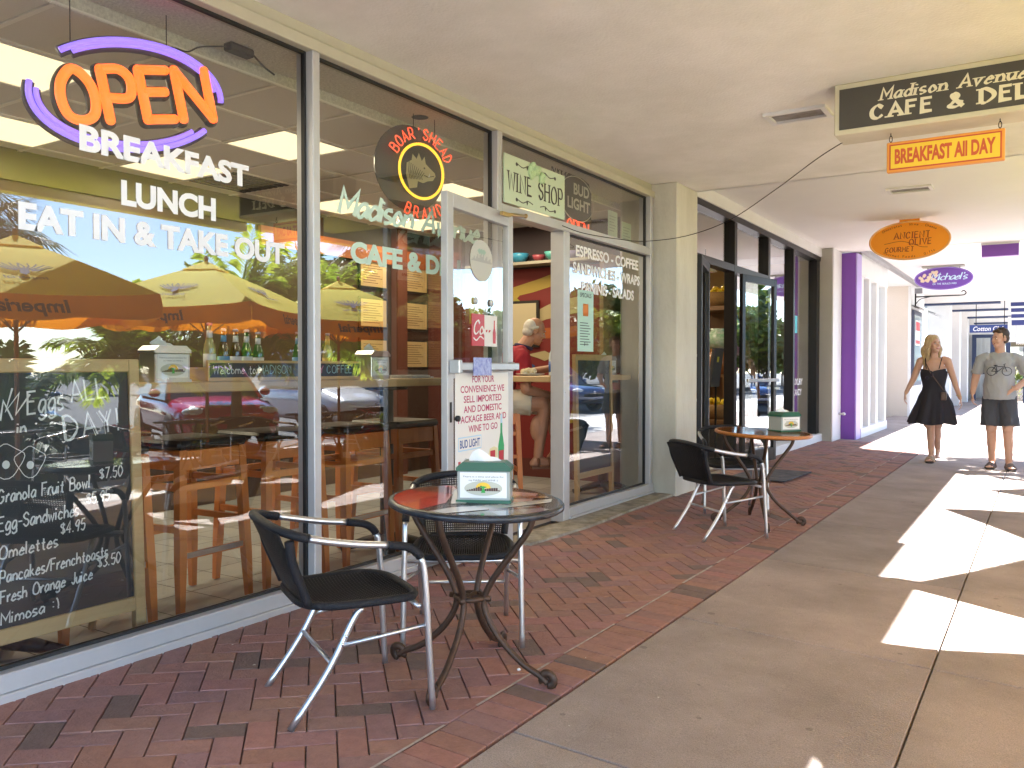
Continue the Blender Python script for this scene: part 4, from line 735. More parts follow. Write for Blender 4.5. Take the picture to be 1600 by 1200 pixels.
def make_stool():
    t = thing('bar_stool', 'x', 'stool', (0, 0, 0)); h = .8; L4 = []
    for sx in (-1, 1):
        for sy in (-1, 1):
            m = MB(); a = (sx * .215, sy * .215); b = (sx * .185, sy * .185); s0, s1 = .015, .021; vs = []
            for (p, s, z) in ((a, s0, 0.006), (a, s1, .25), (b, s1, h)):
                q = p if z < .1 else ((a[0] + (b[0] - a[0]) * z / h, a[1] + (b[1] - a[1]) * z / h)); vs += [(q[0] - s, q[1] - s, z), (q[0] + s, q[1] - s, z), (q[0] + s, q[1] + s, z), (q[0] - s, q[1] + s, z)]
            m.add(vs, [(3, 2, 1, 0), (8, 9, 10, 11)] + [(r * 4 + i, r * 4 + (i + 1) % 4, r * 4 + 4 + (i + 1) % 4, r * 4 + 4 + i) for r in (0, 1) for i in range(4)]); m.build('leg', M_STOOL, t)
    for (z0, z1) in ((.70, .795), (.60, .635)):
        for s in (-1, 1):
            w_ = .172; m = MB(); m.box((-w_ + .005, s * .19 - .011, z0), (w_ - .005, s * .19 + .011, z1)); m.build('apron', M_STOOL, t); m = MB(); m.box((s * .19 - .011, -w_ + .005, z0), (s * .19 + .011, w_ - .005, z1)); m.build('apron', M_STOOL, t)
    for s, z in ((1, .3), (-1, .36)): m = MB(); m.box((s * .204 - .012, -.185, z - .03), (s * .204 + .012, .185, z)); fr = m.build('foot_rail', M_STOOL, t)
    m = MB(); m.box((.2165, -.175, .276), (.219, .175, .302)); m.build('foot_plate', M_STEEL, t)
    for s in (-1, 1): m = MB(); m.box((-.185, s * .204 - .012, .40), (.185, s * .204 + .012, .43)); m.build('side_rail', M_STOOL, t)
    m = MB(); m.box((-.215, -.215, .80), (.215, .215, .845), bev=.015); m.build('cushion', mat('black_vinyl', (.012, .012, .013), .35), t); return t
st0 = make_stool(); SL = ['brown wooden bar stool partly behind the chalkboard', 'brown wooden bar stool just right of the chalkboard', 'brown wooden bar stool behind the first window mullion', 'brown wooden bar stool just right of the window mullion', 'brown wooden bar stool behind the near cafe table']
for i, (x, y, r) in enumerate(((-3.72, 2.2, .02), (-3.72, 2.76, .05), (-3.74, 3.34, -.03), (-3.72, 3.9, .04), (-3.75, 4.44, 0))):
    if i == 0: st0.location = (x, y, 0); st0.rotation_euler = (0, 0, r); st0['label'] = SL[0]; st0['group'] = 'bar stools along the cafe window'
    else: dup(st0, (x, y, 0), r, SL[i])
dup(st0, (-4.2, 6.33, 0), .75, 'brown wooden bar stool the white haired man sits on')
# chalkboard
M_CHALK = mat('chalk', (.78, .78, .76), .9); M_SLATE = mat('slate_black', (.022, .025, .03), .55, var=.4, vs=6, col2=(.04, .043, .05))
t = thing('chalkboard', 'black chalkboard in a blond wooden frame listing egg breakfasts behind the window', 'chalkboard', (-3.37, 1.9, 0)); CM = frame_m((-3.29, 1.87, 0), (0, 1, 0), (-.035, 0, 1))
m = MB()
for (u0, u1, v0, v1) in ((-.36, -.31, .005, 1.235), (.31, .36, .005, 1.235), (-.31, .31, 1.18, 1.235), (-.31, .31, .16, .22)): m.box((u0, v0, -.02), (u1, v1, .015), M=CM, bev=.004)
for s in (-.34, .34): m.cyl(CM @ Vector((s, 1.2, -.03)), (-3.66, 1.87 + s, .01), .016, n=8)
B(m, 'frame', M_BLOND, t); m = MB(); m.box((-.31, .22, -.008), (.31, 1.18, .004), M=CM); B(m, 'slate', M_SLATE, t)
m = MB()
def chalk(s, u, v, h, w_=None, lw=.0075, rot=3.0, ws=.8, slant=.12): return pen(m, s, CM @ Matrix.Translation((u, v, .0048)) @ Matrix.Rotation(radians(rot), 4, 'Z'), h, 0, 0, 'L', 'mono', lw, ws=ws, slant=slant, w=w_, jit=.0008)
chalk('Eggs', -.115, 1.02, .085, .14, rot=5); chalk('ALL', .06, 1.06, .085, .15, rot=6, slant=0); chalk('DAY!', .03, .91, .095, .24, rot=6, slant=0); chalk('DAY', .037, .906, .095, .185, lw=.003, rot=6, slant=0); chalk('W', -.21, 1.04, .09, .07, rot=-20); chalk('M', -.24, .96, .08, .08, rot=30); chalk('in', -.155, .95, .04, .03)
for i, (s, v, h, w_) in enumerate((('Granola Fruit Bowl', .71, .05, .36), ('Egg-Sandwiches', .605, .052, .31), ('Omelettes', .50, .048, .22), ('Pancakes/Frenchtoasts', .41, .046, .43), ('Fresh Orange Juice', .335, .045, .36), ('Mimosa :)', .255, .043, .22))):
    chalk(s, -.235, v - .02, h, w_, lw=.0058)
for (s, u, v, w_) in (('$7.50', .17, .735, .1), ('$5.95', .11, .64, .1), ('$4.95', .0, .535, .1), ('$3.50', .15, .372, .1)): chalk(s, u, v, .045, w_, lw=.0052)
for (cx, cy, rx, ry) in ((-.20, .845, .065, .06), (-.11, .835, .055, .055)):
    P_ = [(cx + rx * cos(a) * (1 + .18 * sin(3 * a)), cy + ry * sin(a) * (1 + .12 * cos(4 * a))) for a in [2 * pi * i / 26 for i in range(27)]]; ribbon(m, P_, lambda a, b: .003, CM, .0048); m.add([(cx + .014 * cos(a), cy - .012 + .016 * sin(a), .005) for a in [2 * pi * i / 14 for i in range(14)]], [tuple(range(14))], M=CM)
B(m, 'chalk_writing', M_CHALK, t)
# easel board behind the right window
t = thing('easel_board', 'blond wooden easel with a grey board behind the right cafe window', 'easel', (-3.45, 6.6, 0)); EM = frame_m((-3.31, 6.6, 0), (0, 1, 0), (-.02, 0, 1)); m = MB()
for (u0, u1, v0, v1) in ((-.35, -.31, .01, 1.31), (.31, .35, .01, 1.31), (-.31, .31, 1.26, 1.31), (-.31, .31, .26, .31)): m.box((u0, v0, -.018), (u1, v1, .015), M=EM)
B(m, 'frame', M_BLOND, t); m = MB(); m.box((-.31, .31, -.01), (.31, 1.26, .002), M=EM); B(m, 'board', mat('easel_slate', (.03, .04, .055), .5), t)
t = thing('wood_screen', 'tan wooden screen panel at the right end of the cafe window', 'panel', (-3.6, 7.6, 0)); m = MB(); m.box((-3.6, 7.38, 0), (-3.56, 7.94, .98)); m.box((-3.62, 7.30, 1.14), (-3.58, 7.94, 2.3)); B(m, 'panel', mat('tan_panel', (.36, .22, .11), .6, var=.4, vs=3), t)
# napkin holders, slate box sign, bottles
M_NAP = mat('napkin', (.85, .85, .83), .9)
def skyline(m, M, cx, cy, w_, h, i0):
    m.add([(cx + w_ / 2 * cos(a), cy + h / 2 * sin(a), .0012) for a in [2 * pi * i / 28 for i in range(28)]], [tuple(range(28))], i0, M=M); m.add([(cx + w_ / 5 * cos(a), cy + .0 + h / 2.4 * max(0, sin(a)), .0015) for a in [pi * i / 14 for i in range(15)]], [tuple(range(15))], i0 + 1, M=M)
    for i in range(15):
        q = (i - 7) / 7.5; hh = h * (.12 + .3 * ((i * 29) % 7) / 7) * (1 - .5 * abs(q)); x = cx + q * w_ * .44; m.add([(x - w_ * .025, cy - h * .18, .0018), (x + w_ * .028, cy - h * .18, .0018), (x + w_ * .028, cy - h * .18 + hh, .0018), (x - w_ * .025, cy - h * .18 + hh, .0018)], [(0, 1, 2, 3)], i0 + 2, M=M)
    m.add([(cx - w_ * .06, cy - h * .3, .0022), (cx + w_ * .06, cy - h * .3, .0022), (cx + w_ * .02, cy, .0022), (cx + w_ * .1, cy + h * .1, .0022), (cx, cy + h * .16, .0022), (cx - w_ * .1, cy + h * .1, .0022), (cx - w_ * .02, cy, .0022)], [tuple(range(7))], i0 + 3, M=M)
MK = [mat('card_white', (.78, .78, .76), .5), mat('card_ink', (.04, .04, .05), .6), mat('logo_grey', (.5, .5, .42), .6), mat('logo_gold', (.8, .5, .04), .5), mat('logo_brown', (.09, .04, .03), .6), mat('logo_green', (.04, .35, .07), .6)]
def napkin_holder(label, loc, rz, top, w_=.19, d_=.12, h=.135, chrome=False):
    t = thing('napkin_holder', label, 'napkin holder', loc, rz); tm = mat('holder_green', (.01, .09, .05), .35) if not chrome else M_STEEL
    m = MB(); m.box((-w_ / 2, -d_ / 2, 0), (w_ / 2, d_ / 2, h), bev=.004); m.build('case', mat('holder_clear', (.35, .38, .36), .15) if not chrome else M_STEEL, t)
    m = MB(); pr = [(-w_ / 2 - .004, h + .001), (w_ / 2 + .004, h + .001), (w_ / 2 + .004, h + .014), (w_ / 2 - .022, h + .036), (-w_ / 2 + .022, h + .036), (-w_ / 2 - .004, h + .014)]
    m.prism(pr, -d_ / 2 - .004, d_ / 2 + .004, M=Matrix(((1, 0, 0, 0), (0, 0, 1, 0), (0, 1, 0, 0), (0, 0, 0, 1)))); m.box((-w_ / 2 - .004, -d_ / 2 - .004, -.001), (w_ / 2 + .004, d_ / 2 + .004, .012)); m.build('lid', tm, t)
    for s in (-1, 1):
        F_ = frame_m((0, s * (d_ / 2 + .001), 0), (-s, 0, 0), (0, 0, 1)); m = MB(); F_ = F_ if s < 0 else F_
        F_ = frame_m((0, s * (d_ / 2 + .0012), 0), (1 if s < 0 else -1, 0, 0), (0, 0, 1)); e = .012; m.add([(-w_ / 2 + e, .02, 0), (w_ / 2 - e, .02, 0), (w_ / 2 - e, h - .004, 0), (-w_ / 2 + e, h - .004, 0)], [(0, 1, 2, 3)], 0, M=F_)
        text(m, "There is a time and place for", F_, w_ * .78, .008, 0, h - .022, bold=.0, mi=1, z=.001); text(m, "my MARK and WINE :)", F_, w_ * .55, .008, 0, h - .036, bold=0, mi=1, z=.001); skyline(m, F_, 0, .058, w_ * .72, .058, 2); m.build('placard', MK, t)
    m = MB(); vs = []; R_ = random.Random(len(label))
    for i in range(9):
        for j in range(4): vs.append((-w_ * .3 + w_ * .6 * i / 8 + R_.uniform(-.004, .004), -.012 + .01 * j + .012 * sin(i * .9 + j) , h + .03 + (j / 3) * (.055 + .02 * sin(i * .75 + 1) + R_.uniform(-.006, .006)) * max(.1, 1 - 1.5 * abs(i / 8 - .42))))
    m.add(vs, [(i * 4 + j, i * 4 + j + 1, i * 4 + 5 + j, i * 4 + 4 + j) for i in range(8) for j in range(3)], sm=True); m.add([(v[0], v[1] + .008, v[2] - .004) for v in vs], [(i * 4 + j, i * 4 + 4 + j, i * 4 + 5 + j, i * 4 + j + 1) for i in range(8) for j in range(3)], sm=True); m.build('napkin', M_NAP, t)
    return t
napkin_holder('clear napkin holder with a skyline card on the counter right of the chalkboard', (-3.52, 2.5, 1.131), pi / 2, None, chrome=True)
napkin_holder('steel napkin holder with a torn napkin on the counter in the second window', (-3.53, 3.97, 1.131), pi / 2 + .1, None, chrome=True)
napkin_holder('napkin holder on the counter behind the right window', (-3.5, 7.2, 1.131), pi / 2, None, chrome=True)
t = thing('slate_box_sign', 'long wooden bottle tray with a slate front chalked with a welcome and yummy coffee', 'sign', (-3.42, 3.2, 1.131)); m = MB(); m.box((-3.5, 2.66, 1.131), (-3.36, 3.74, 1.145)); m.box((-3.5, 2.66, 1.145), (-3.49, 3.74, 1.2)); m.box((-3.372, 2.66, 1.145), (-3.36, 3.74, 1.235)); m.box((-3.49, 2.66, 1.145), (-3.372, 2.675, 1.2)); m.box((-3.49, 3.725, 1.145), (-3.372, 3.74, 1.2)); m.v = [(v_[0] - .08, v_[1] + .02, v_[2]) for v_ in m.v]; B(m, 'tray', M_BLOND, t)
m = MB(); m.box((-3.4398, 2.69, 1.15), (-3.437, 3.75, 1.222)); B(m, 'slate', M_SLATE, t); m = MB(); SM_ = FM(-3.4365, 0.02, 0)
pen(m, 'Welcome to', SM_, .042, 2.69, 1.168, lw=.0038, w=.26); pen(m, 'MADISON', SM_, .042, 2.97, 1.168, lw=.0038, w=.22, mi=1); pen(m, 'YUMMY', SM_, .042, 3.25, 1.168, lw=.0038, w=.18, mi=2); pen(m, 'COFFEE', SM_, .042, 3.46, 1.168, lw=.0038, w=.2, mi=1); B(m, 'chalk_writing', [M_CHALK, mat('chalk_blue', (.4, .65, .7), .9), mat('chalk_pink', (.75, .25, .4), .9)], t)
def bottle(label, x, y, z, gl, cap, lab, neck, h=.24, r=.03):
    t = thing('beer_bottle', label, 'bottle', (x, y, z)); m = MB(); m.lathe([(r * .9, 0), (r, .01), (r, h * .52), (r * .8, h * .62), (r * .42, h * .76), (r * .38, h * .95)], 14); m.build('glass', mat('glass_' + gl, dict(brown=(.07, .025, .005), green=(.03, .13, .03), clear=(.4, .36, .15), amber=(.25, .12, .02))[gl], .08, spec=.8), t)
    m = MB(); m.lathe([(r * .45, h * .95), (r * .48, h * .99), (r * .3, h)], 12); m.build('cap', mat('cap_' + cap, dict(white=(.75, .75, .75), blue=(.05, .35, .6), red=(.6, .03, .05), grey=(.3, .3, .32), pink=(.75, .2, .25))[cap], .35), t)
    m = MB(); m.lathe([(r * 1.01, h * .14), (r * 1.01, h * .44)], 14); m.lathe([(r * .5, h * .72), (r * .44, h * .86)], 12); m.build('label', mat('label_' + lab, dict(white=(.72, .72, .7), blue=(.1, .3, .55), red=(.55, .05, .06), gold=(.6, .42, .1), pink=(.75, .25, .3))[lab], .5), t)
for i, (y, gl, cap, lab, h, nm) in enumerate(((2.745, 'clear', 'pink', 'white', .275, 'tall clear bottle with a pink cap, leftmost in the slate tray'), (2.83, 'brown', 'white', 'blue', .25, 'brown bottle with a blue label, second from the left in the slate tray'), (2.905, 'brown', 'blue', 'white', .25, 'brown bottle with a blue cap in the left half of the slate tray'), (2.975, 'green', 'white', 'white', .25, 'green bottle with a white cap in the left half of the slate tray'), (3.05, 'green', 'grey', 'white', .24, 'green bottle with a grey cap just left of the window mullion'),
        (3.33, 'green', 'grey', 'blue', .25, 'dark green bottle just right of the window mullion in the slate tray'), (3.45, 'brown', 'red', 'pink', .25, 'brown bottle with a red and pink label in the slate tray'), (3.56, 'clear', 'grey', 'gold', .25, 'clear bottle with a gold label, rightmost in the slate tray'))):
    bottle(nm, -3.51, y, 1.146, gl, cap, lab, 0, h)
t = thing('newspaper', 'folded newspaper lying on the window counter beside the steel napkin holder', 'newspaper', (-3.58, 4.33, 1.131), .1); m = MB(); m.box((-.15, -.13, 0), (.15, .13, .008)); m.box((-.14, -.12, .0082), (.13, .125, .018), M=Matrix.Rotation(.1, 4, 'Z')); m.build('sheets', mat('newsprint', (.5, .5, .49), .9, var=1, vs=60, col2=(.3, .3, .3)), t)
t = thing('plate', 'white plate with crumpled napkins and food in front of the seated man', 'plate', (-3.66, 6.08, 1.131)); m = MB(); m.lathe([(.07, 0), (.12, .012), (.125, .016), (.075, .006), (0, .005)], 24); m.build('dish', M_WHITE, t); m = MB(); R_ = random.Random(9)
for k in range(22): a = R_.uniform(0, 6.3); q = R_.uniform(0, .075); m.ball((q * cos(a), q * sin(a), R_.uniform(.02, .05)), R_.uniform(.015, .03), 7, 5)
m.build('food', mat('food', (.7, .62, .45), .8, var=1, vs=30, col2=(.55, .4, .2)), t)
t = thing('water_bottle', 'clear plastic water bottle with a blue label on the man\'s counter', 'bottle', (-3.52, 6.22, 1.131)); m = MB(); m.lathe([(.034, 0), (.037, .01), (.037, .15), (.03, .19), (.014, .225), (.014, .235)], 18); m.build('body', mat('clear_plastic', (.6, .68, .72), .08, spec=.8), t); m = MB(); m.lathe([(.038, .03), (.038, .12)], 18); m.build('label', mat('water_label', (.03, .12, .4), .4), t); m = MB(); m.lathe([(.016, .235), (.016, .255), (0, .256)], 12); m.build('cap', M_WHITE, t)
m = MB(); text(m, 'BLUE', Matrix.Translation((0, 0, 0)) @ frame_m((.0385, 0, 0), (0, 1, 0), (0, 0, 1)), .04, .014, 0, .09); 
# ---------------------------------------------------------------- hanging signs behind the glass
def chains(t, pts, z1):
    m = MB()
    for (x, y, z) in pts: m.cyl((x, y, z), (x, y, z1), .0025, n=5)
    B(m, 'chain', M_BLK, t)
NE = lambda n_, c, s: mat('neon_' + n_, tuple(min(1, q * .8) for q in c), .4, emit=c, es=s)
t = thing('open_sign', 'orange lit OPEN sign in a purple neon ring hanging in the left window', 'neon sign', (-3.42, 2.27, 2.39)); ax = Vector((.34, .94, 0)).normalized(); OM = frame_m((-3.43, 2.27, 2.395), ax, (0, 0, 1)) @ Matrix.Rotation(radians(11), 4, 'Z')
mb1 = MB(); mb2 = MB(); x = -.285
for ch, w_ in (('O', .135), ('P', .115), ('E', .115), ('N', .135)):
    lw = .042; hh = .215; ss, W = strokes(ch, hh, 2, 1); k = (w_) / W
    for p in ss:
        q = [(a * k + x, b - hh / 2) for a, b in p]; cl_ = q[0] == q[-1]
        for sg in ([q[:-1]] if cl_ else corners(q)):
            mb1.tube([OM @ Vector((a, b, .03)) for a, b in sg], lw / 2, 10, closed=cl_); mb2.tube([OM @ Vector((a, b, -.005)) for a, b in sg], lw / 2 + .012, 8, closed=cl_)
            if not cl_:
                for e in (sg[0], sg[-1]): mb1.ball(OM @ Vector((e[0], e[1], .03)), lw / 2, 10, 8); mb2.ball(OM @ Vector((e[0], e[1], -.005)), lw / 2 + .012, 10, 8)
    x += w_ + .042
B(mb1, 'letter_tubes', NE('orange', (1, .13, .012), .22), t); B(mb2, 'letter_casing', M_BLK, t)
def arc(a0, a1, rx, ry, n=30): return [(rx * cos(radians(a0 + (a1 - a0) * i / n)), ry * sin(radians(a0 + (a1 - a0) * i / n))) for i in range(n + 1)]
mb1 = MB(); mb2 = MB()
for (a0, a1, rx, ry, lw) in ((-8, 128, .40, .235, .013), (4, 122, .375, .215, .011), (165, 318, .40, .235, .013), (172, 310, .372, .21, .011)):
    P_ = arc(a0, a1, rx, ry); mb1.tube([OM @ Vector((a, b, .02)) for a, b in P_], lw, 8); mb2.tube([OM @ Vector((a, b, -.01)) for a, b in P_], lw + .012, 8)
B(mb1, 'ring_tubes', NE('violet', (.24, .14, .95), .17), t); B(mb2, 'ring_casing', mat('ring_dark', (.03, .02, .08), .5), t); c1 = OM @ Vector((-.2, .2, 0)); c2 = OM @ Vector((.2, .2, 0)); chains(t, [tuple(c1), tuple(c2)], 2.79)
t = thing('boar_sign', 'round red and yellow neon sign with a boar head hanging in the second window', 'neon sign', (-3.38, 4.15, 2.44)); ax = Vector((.26, .965, 0)).normalized(); BM = frame_m((-3.38, 4.27, 2.45), ax, (0, 0, 1)) @ Matrix.Rotation(radians(4), 4, 'Z')
m = MB(); m.lathe([(.0, -.045), (.27, -.045), (.272, -.035), (0, -.035)], 36, (-.06, .02, 0), M=BM, sm=False); B(m, 'backing', mat('smoke_acrylic', (.05, .05, .045), .2), t)
m = MB(); m.tube([BM @ Vector((.172 * cos(a), .172 * sin(a), 0)) for a in [2 * pi * i / 40 for i in range(40)]], .009, 8, closed=True); B(m, 'ring_tube', NE('yellow', (1, .5, .03), .18), t)
m = MB()
for s, a0, r0, up, st_ in (("BOAR'SHEAD", 146, .235, 1, 13.6), ('BRAND', 243, .272, -1, 14)):
    for i, ch in enumerate(s):
        a = radians(a0 - i * st_ if up > 0 else a0 + i * st_); rot = a - pi / 2 if up > 0 else a + pi / 2
        pen(m, ch, BM @ Matrix.Translation((r0 * cos(a), r0 * sin(a), 0)) @ Matrix.Rotation(rot, 4, 'Z'), .07, 0, -.03, 'C', 'tube', .0085, w=.036 if ch not in "'I" else None)
B(m, 'letter_tubes', NE('red', (1, .09, .03), .18), t)
m = MB(); m.lathe([(0, -.02), (.165, -.02)], 36, M=BM, sm=False); B(m, 'disc', mat('disc_dark', (.03, .032, .02), .5), t); m = MB()
boar = [(-.09, -.11), (-.03, -.10), (-.02, -.06), (.02, -.07), (.06, -.055), (.10, -.05), (.125, -.02), (.12, .0), (.08, .03), (.05, .055), (.045, .1), (.02, .07), (0, .12), (-.02, .08), (-.05, .11), (-.06, .07), (-.1, .05), (-.11, -.02), (-.1, -.07)]
m.add([(p[0], p[1], -.018) for p in boar], [tuple(range(len(boar)))], M=BM)
for k in range(9): ribbon(m, [(-.08 + .014 * k, .06 - .008 * k), (-.09 + .012 * k, .0 - .004 * k), (-.08 + .012 * k, -.05)], lambda a, b: .004, BM, -.0168 + .0002 * k, 1)
m.add([(.035 + .007 * cos(a), .025 + .006 * sin(a), -.0145) for a in [i * .7 for i in range(9)]], [tuple(range(9))], 1, M=BM); ribbon(m, [(.11, -.02), (.06, -.03), (.03, -.02)], lambda a, b: .005, BM, -.0144, 1); m.add([(.06, -.03, -.014), (.075, -.028, -.014), (.078, .0, -.014)], [(0, 1, 2)], 2, M=BM)
B(m, 'boar_head', [mat('boar_cream', (.55, .5, .28), .6), mat('boar_ink', (.04, .04, .02), .6), M_WHITE], t); chains(t, [(-3.39, 4.2, 2.68), (-3.36, 4.38, 2.68)], 2.80)
t = thing('beer_open_sign', 'dark beer sign with white lettering over a red neon OPEN in the transom window', 'neon sign', (-3.34, 6.1, 2.58)); LM = FM(-3.34, 6.3, 2.585) @ Matrix.Scale(1.12, 4); m = MB(); m.add([(x, y, 0) for x, y in ((-.22, -.26), (.24, -.26), (.24, .1), (.2, .17), (.05, .2), (-.12, .2), (-.22, .12))], [tuple(range(7))], M=LM); B(m, 'backing', mat('sign_smoke', (.05, .045, .04), .3), t)
m = MB(); text(m, 'BUD', LM, .25, .085, .06, .09, bold=.03, z=.01); text(m, 'LIGHT', LM, .36, .085, .02, -.02, bold=.03, z=.01); m.tube([LM @ Vector((.27 * cos(a), .02 + .165 * sin(a), .006)) for a in [2 * pi * i / 36 for i in range(36)]], .004, 6, closed=True); B(m, 'white_lettering', mat('sign_tube_white', (.7, .68, .6), .4), t)
m = MB(); pen(m, 'OPEN', LM, .09, .0, -.235, 'C', 'tube', .012, w=.34, z=.012); B(m, 'open_tubes', NE('red', (1, .09, .03), .18), t); m = MB()
for k in range(5): m.tube(cat([(-3.35, 5.9 + k * .05, 2.78), (-3.34, 5.88 + k * .07, 2.81 + .02 * (k % 2)), (-3.35, 5.95 + k * .06, 2.75)]), .004, 5)
B(m, 'wire', M_BLK, t)
t = thing('wine_shop_sign', 'pale green sign lettered Wine Shop with grapes resting on the door head', 'sign', (-3.12, 5.36, 2.33)); WM = FM(-3.128, 5.27, 2.495); m = MB(); m.box((-.425, -.17, -.007), (.425, .165, .007), M=WM, bev=.003); B(m, 'board', mat('sign_mint', (.52, .62, .46), .6, var=.3, vs=8, col2=(.45, .55, .38)), t)
m = MB(); serif(m, 'WINE SHOP', WM @ Matrix.Translation((0, 0, .0078)), .125, 0, -.075, .76, .02); B(m, 'lettering', mat('sign_ink', (.05, .045, .04), .6), t); m = MB()
for v in (.115, -.13): 
    for s in (-1, 1): ribbon(m, cat([(s * .05, v), (s * .12, v + .012), (s * .19, v - .01), (s * .27, v + .006)]), lambda a, b: .007, WM, .008); m.add([(s * .27 + .016 * cos(a), v + .014 * sin(a), .0082) for a in [i * .9 for i in range(7)]], [tuple(range(7))], M=WM); m.add([(s * .13 + .012 * cos(a), v + .02 * sin(a), .0083) for a in [i * 1.57 for i in range(4)]], [(0, 1, 2, 3)], M=WM)
B(m, 'scroll', mat('sign_ink', (.05, .045, .04)), t); m = MB(); R_ = random.Random(1)
for k in range(16): m.ball(WM @ Vector((R_.uniform(-.1, .1), .13 + R_.uniform(-.07, .03), .012)), .022, 8, 6)
B(m, 'grapes', mat('grape_green', (.45, .62, .36), .4), t)
# ================================================================ cafe chairs and tables on the walkway
M_TUBE = mat('chair_tube', (.62, .62, .64), .28, .9, var=.3, vs=20, col2=(.5, .5, .52))
M_WICK = mat('black_wicker', (.006, .006, .0075), .42, spec=.35)
M_WRAP = mat('black_wrap', (.010, .010, .013), .5, spec=.3, bump=.5, bs=160, stretch=(1, 1, 2))
def make_chair():
    t = thing('cafe_chair', 'x', 'chair'); KZ = .93
    class MB(globals()['MB']):
        def build(s, *a): s.v = [(p[0], p[1], p[2] * KZ) for p in s.v]; return super().build(*a)
    half = cat([(.262, .245, .0), (.258, .232, .25), (.255, .222, .46), (.253, .208, .58), (.25, .17, .632), (.25, .10, .652), (.252, -.02, .668), (.252, -.14, .692), (.235, -.23, .715), (.18, -.292, .737), (.09, -.318, .75), (0, -.325, .754)], 5)
    cuts = [(0, 16, 'front_leg', M_TUBE, .0125), (16, 26, 'arm_sleeve', M_WRAP, .0165), (26, 38, 'armrest', M_TUBE, .0138)]
    for s in (-1, 1):
        P_ = [(x * s, y, z) for x, y, z in half]
        for a, b, nm, mt, r in cuts: m = MB(); m.tube(P_[a:b + 1], r, 10); m.build(nm, mt, t)
        m = MB(); m.tube(cat([(s * .205, .0, .415), (s * .205, -.03, .38), (s * .206, -.12, .2), (s * .208, -.255, 0)], 4), .0125, 10); lg = m.build('rear_leg', M_TUBE, t); m = MB()
        for q, z in ((-.062, .32), (-.075, .29)): m.cyl((s * .216, q, z), (s * .2215, q, z), .006, n=8)
        m.build('bolt', M_CHR, lg)
        m = MB(); m.cyl((s * .213, -.075, .285), (s * .252, .228, .33), .009, n=8); m.build('side_bar', M_TUBE, t)
    rail = [(-x, y, z) for x, y, z in half[38:]] + [(x, y, z) for x, y, z in half[38:-1]][::-1]; m = MB(); m.tube(rail, .0175, 10); m.build('back_rail', M_WRAP, t)
    m = MB(); m.cyl((-.206, -.11, .22), (.206, -.11, .22), .009, n=8); m.build('cross_bar', M_TUBE, t)
    m = MB(); m.cyl((-.25, .2, .405), (.25, .2, .405), .010, n=8); m.cyl((-.2, -.0, .412), (.2, -.0, .412), .009, n=8); m.build('seat_bearer', M_TUBE, t)
    rim = []
    for i in range(40):
        a = 2 * pi * i / 40; e = 4.5; c, s_ = cos(a), sin(a); r = (abs(c) ** e + abs(s_) ** e) ** (-1 / e); x, y = r * c, r * s_; rim.append((x * (.222 if y > 0 else .222 + .02 * y), y * .215 + .01, .436 + .012 * (y < -.5) * (-y - .5) + (-.022 * max(0, y - .6))))
    m = MB(); m.tube(rim, .0165, 10, closed=True); m.build('seat_rim', M_WRAP, t)
    for s in (-1, 1): m = MB(); m.tube(cat([(s * .198, -.19, .45), (s * .208, -.215, .52), (s * .224, -.25, .62), (s * .236, -.262, .70)], 4), .0165, 10); m.build('back_rim', M_WRAP, t)
    def seat(u, v): x = u * .205 * (1 if v > 0 else 1 + .06 * v); y = v * .2 + .01; return (x, y, .441 - .022 * (1 - u * u) * (1 - v * v) - .02 * max(0, v - .55) * 1.5 + .01 * max(0, -v - .6))
    def back(u, v): return (u * (.198 + .038 * v), -.195 - .10 * v - .03 * (1 - u * u) * (.3 + v * .9) , .452 + .275 * v + .022 * (1 - u * u) * v)
    m = MB()
    for F_, nu, nv, ur, vr in ((seat, 40, 30, (-.97, .97), (-.97, .97)), (back, 40, 26, (-.97, .97), (0, 1))):
        nrm = (0, 0, 1) if F_ is seat else (0, -1, 0)
        for i in range(nu):
            u = ur[0] + (ur[1] - ur[0]) * i / (nu - 1); pts = []
            for j in range(15):
                v = vr[0] + (vr[1] - vr[0]) * j / 14; p = F_(u, v); pts.append(p)
            m.tube(pts, .0038, 4, cap=False)
        for j in range(nv):
            v = vr[0] + (vr[1] - vr[0]) * (j + .5) / nv; pts = []
            for i in range(41):
                u = ur[0] + (ur[1] - ur[0]) * i / 40; p = F_(u, v); o = .0022 * (1 if (i + j) % 2 else -1); pts.append((p[0] + nrm[0] * o, p[1] + nrm[1] * o, p[2] + nrm[2] * o))
            m.tube(pts, .0030, 4, cap=False)
    m.build('woven_seat_and_back', M_WICK, t); return t
ch0 = make_chair(); GR = 'woven cafe chairs in front of the shops'
def put_chair(x, y, dx, dy, label, group=GR, first=[True]):
    rz = atan2(dy, dx) - pi / 2; z = gz(x)
    if first[0]: first[0] = False; ch0.location = (x, y, z); ch0.rotation_euler = (0, 0, rz); ch0['label'] = label; ch0['group'] = group; r = ch0
    else: r = dup(ch0, (x, y, z), rz, label, group)
    return r
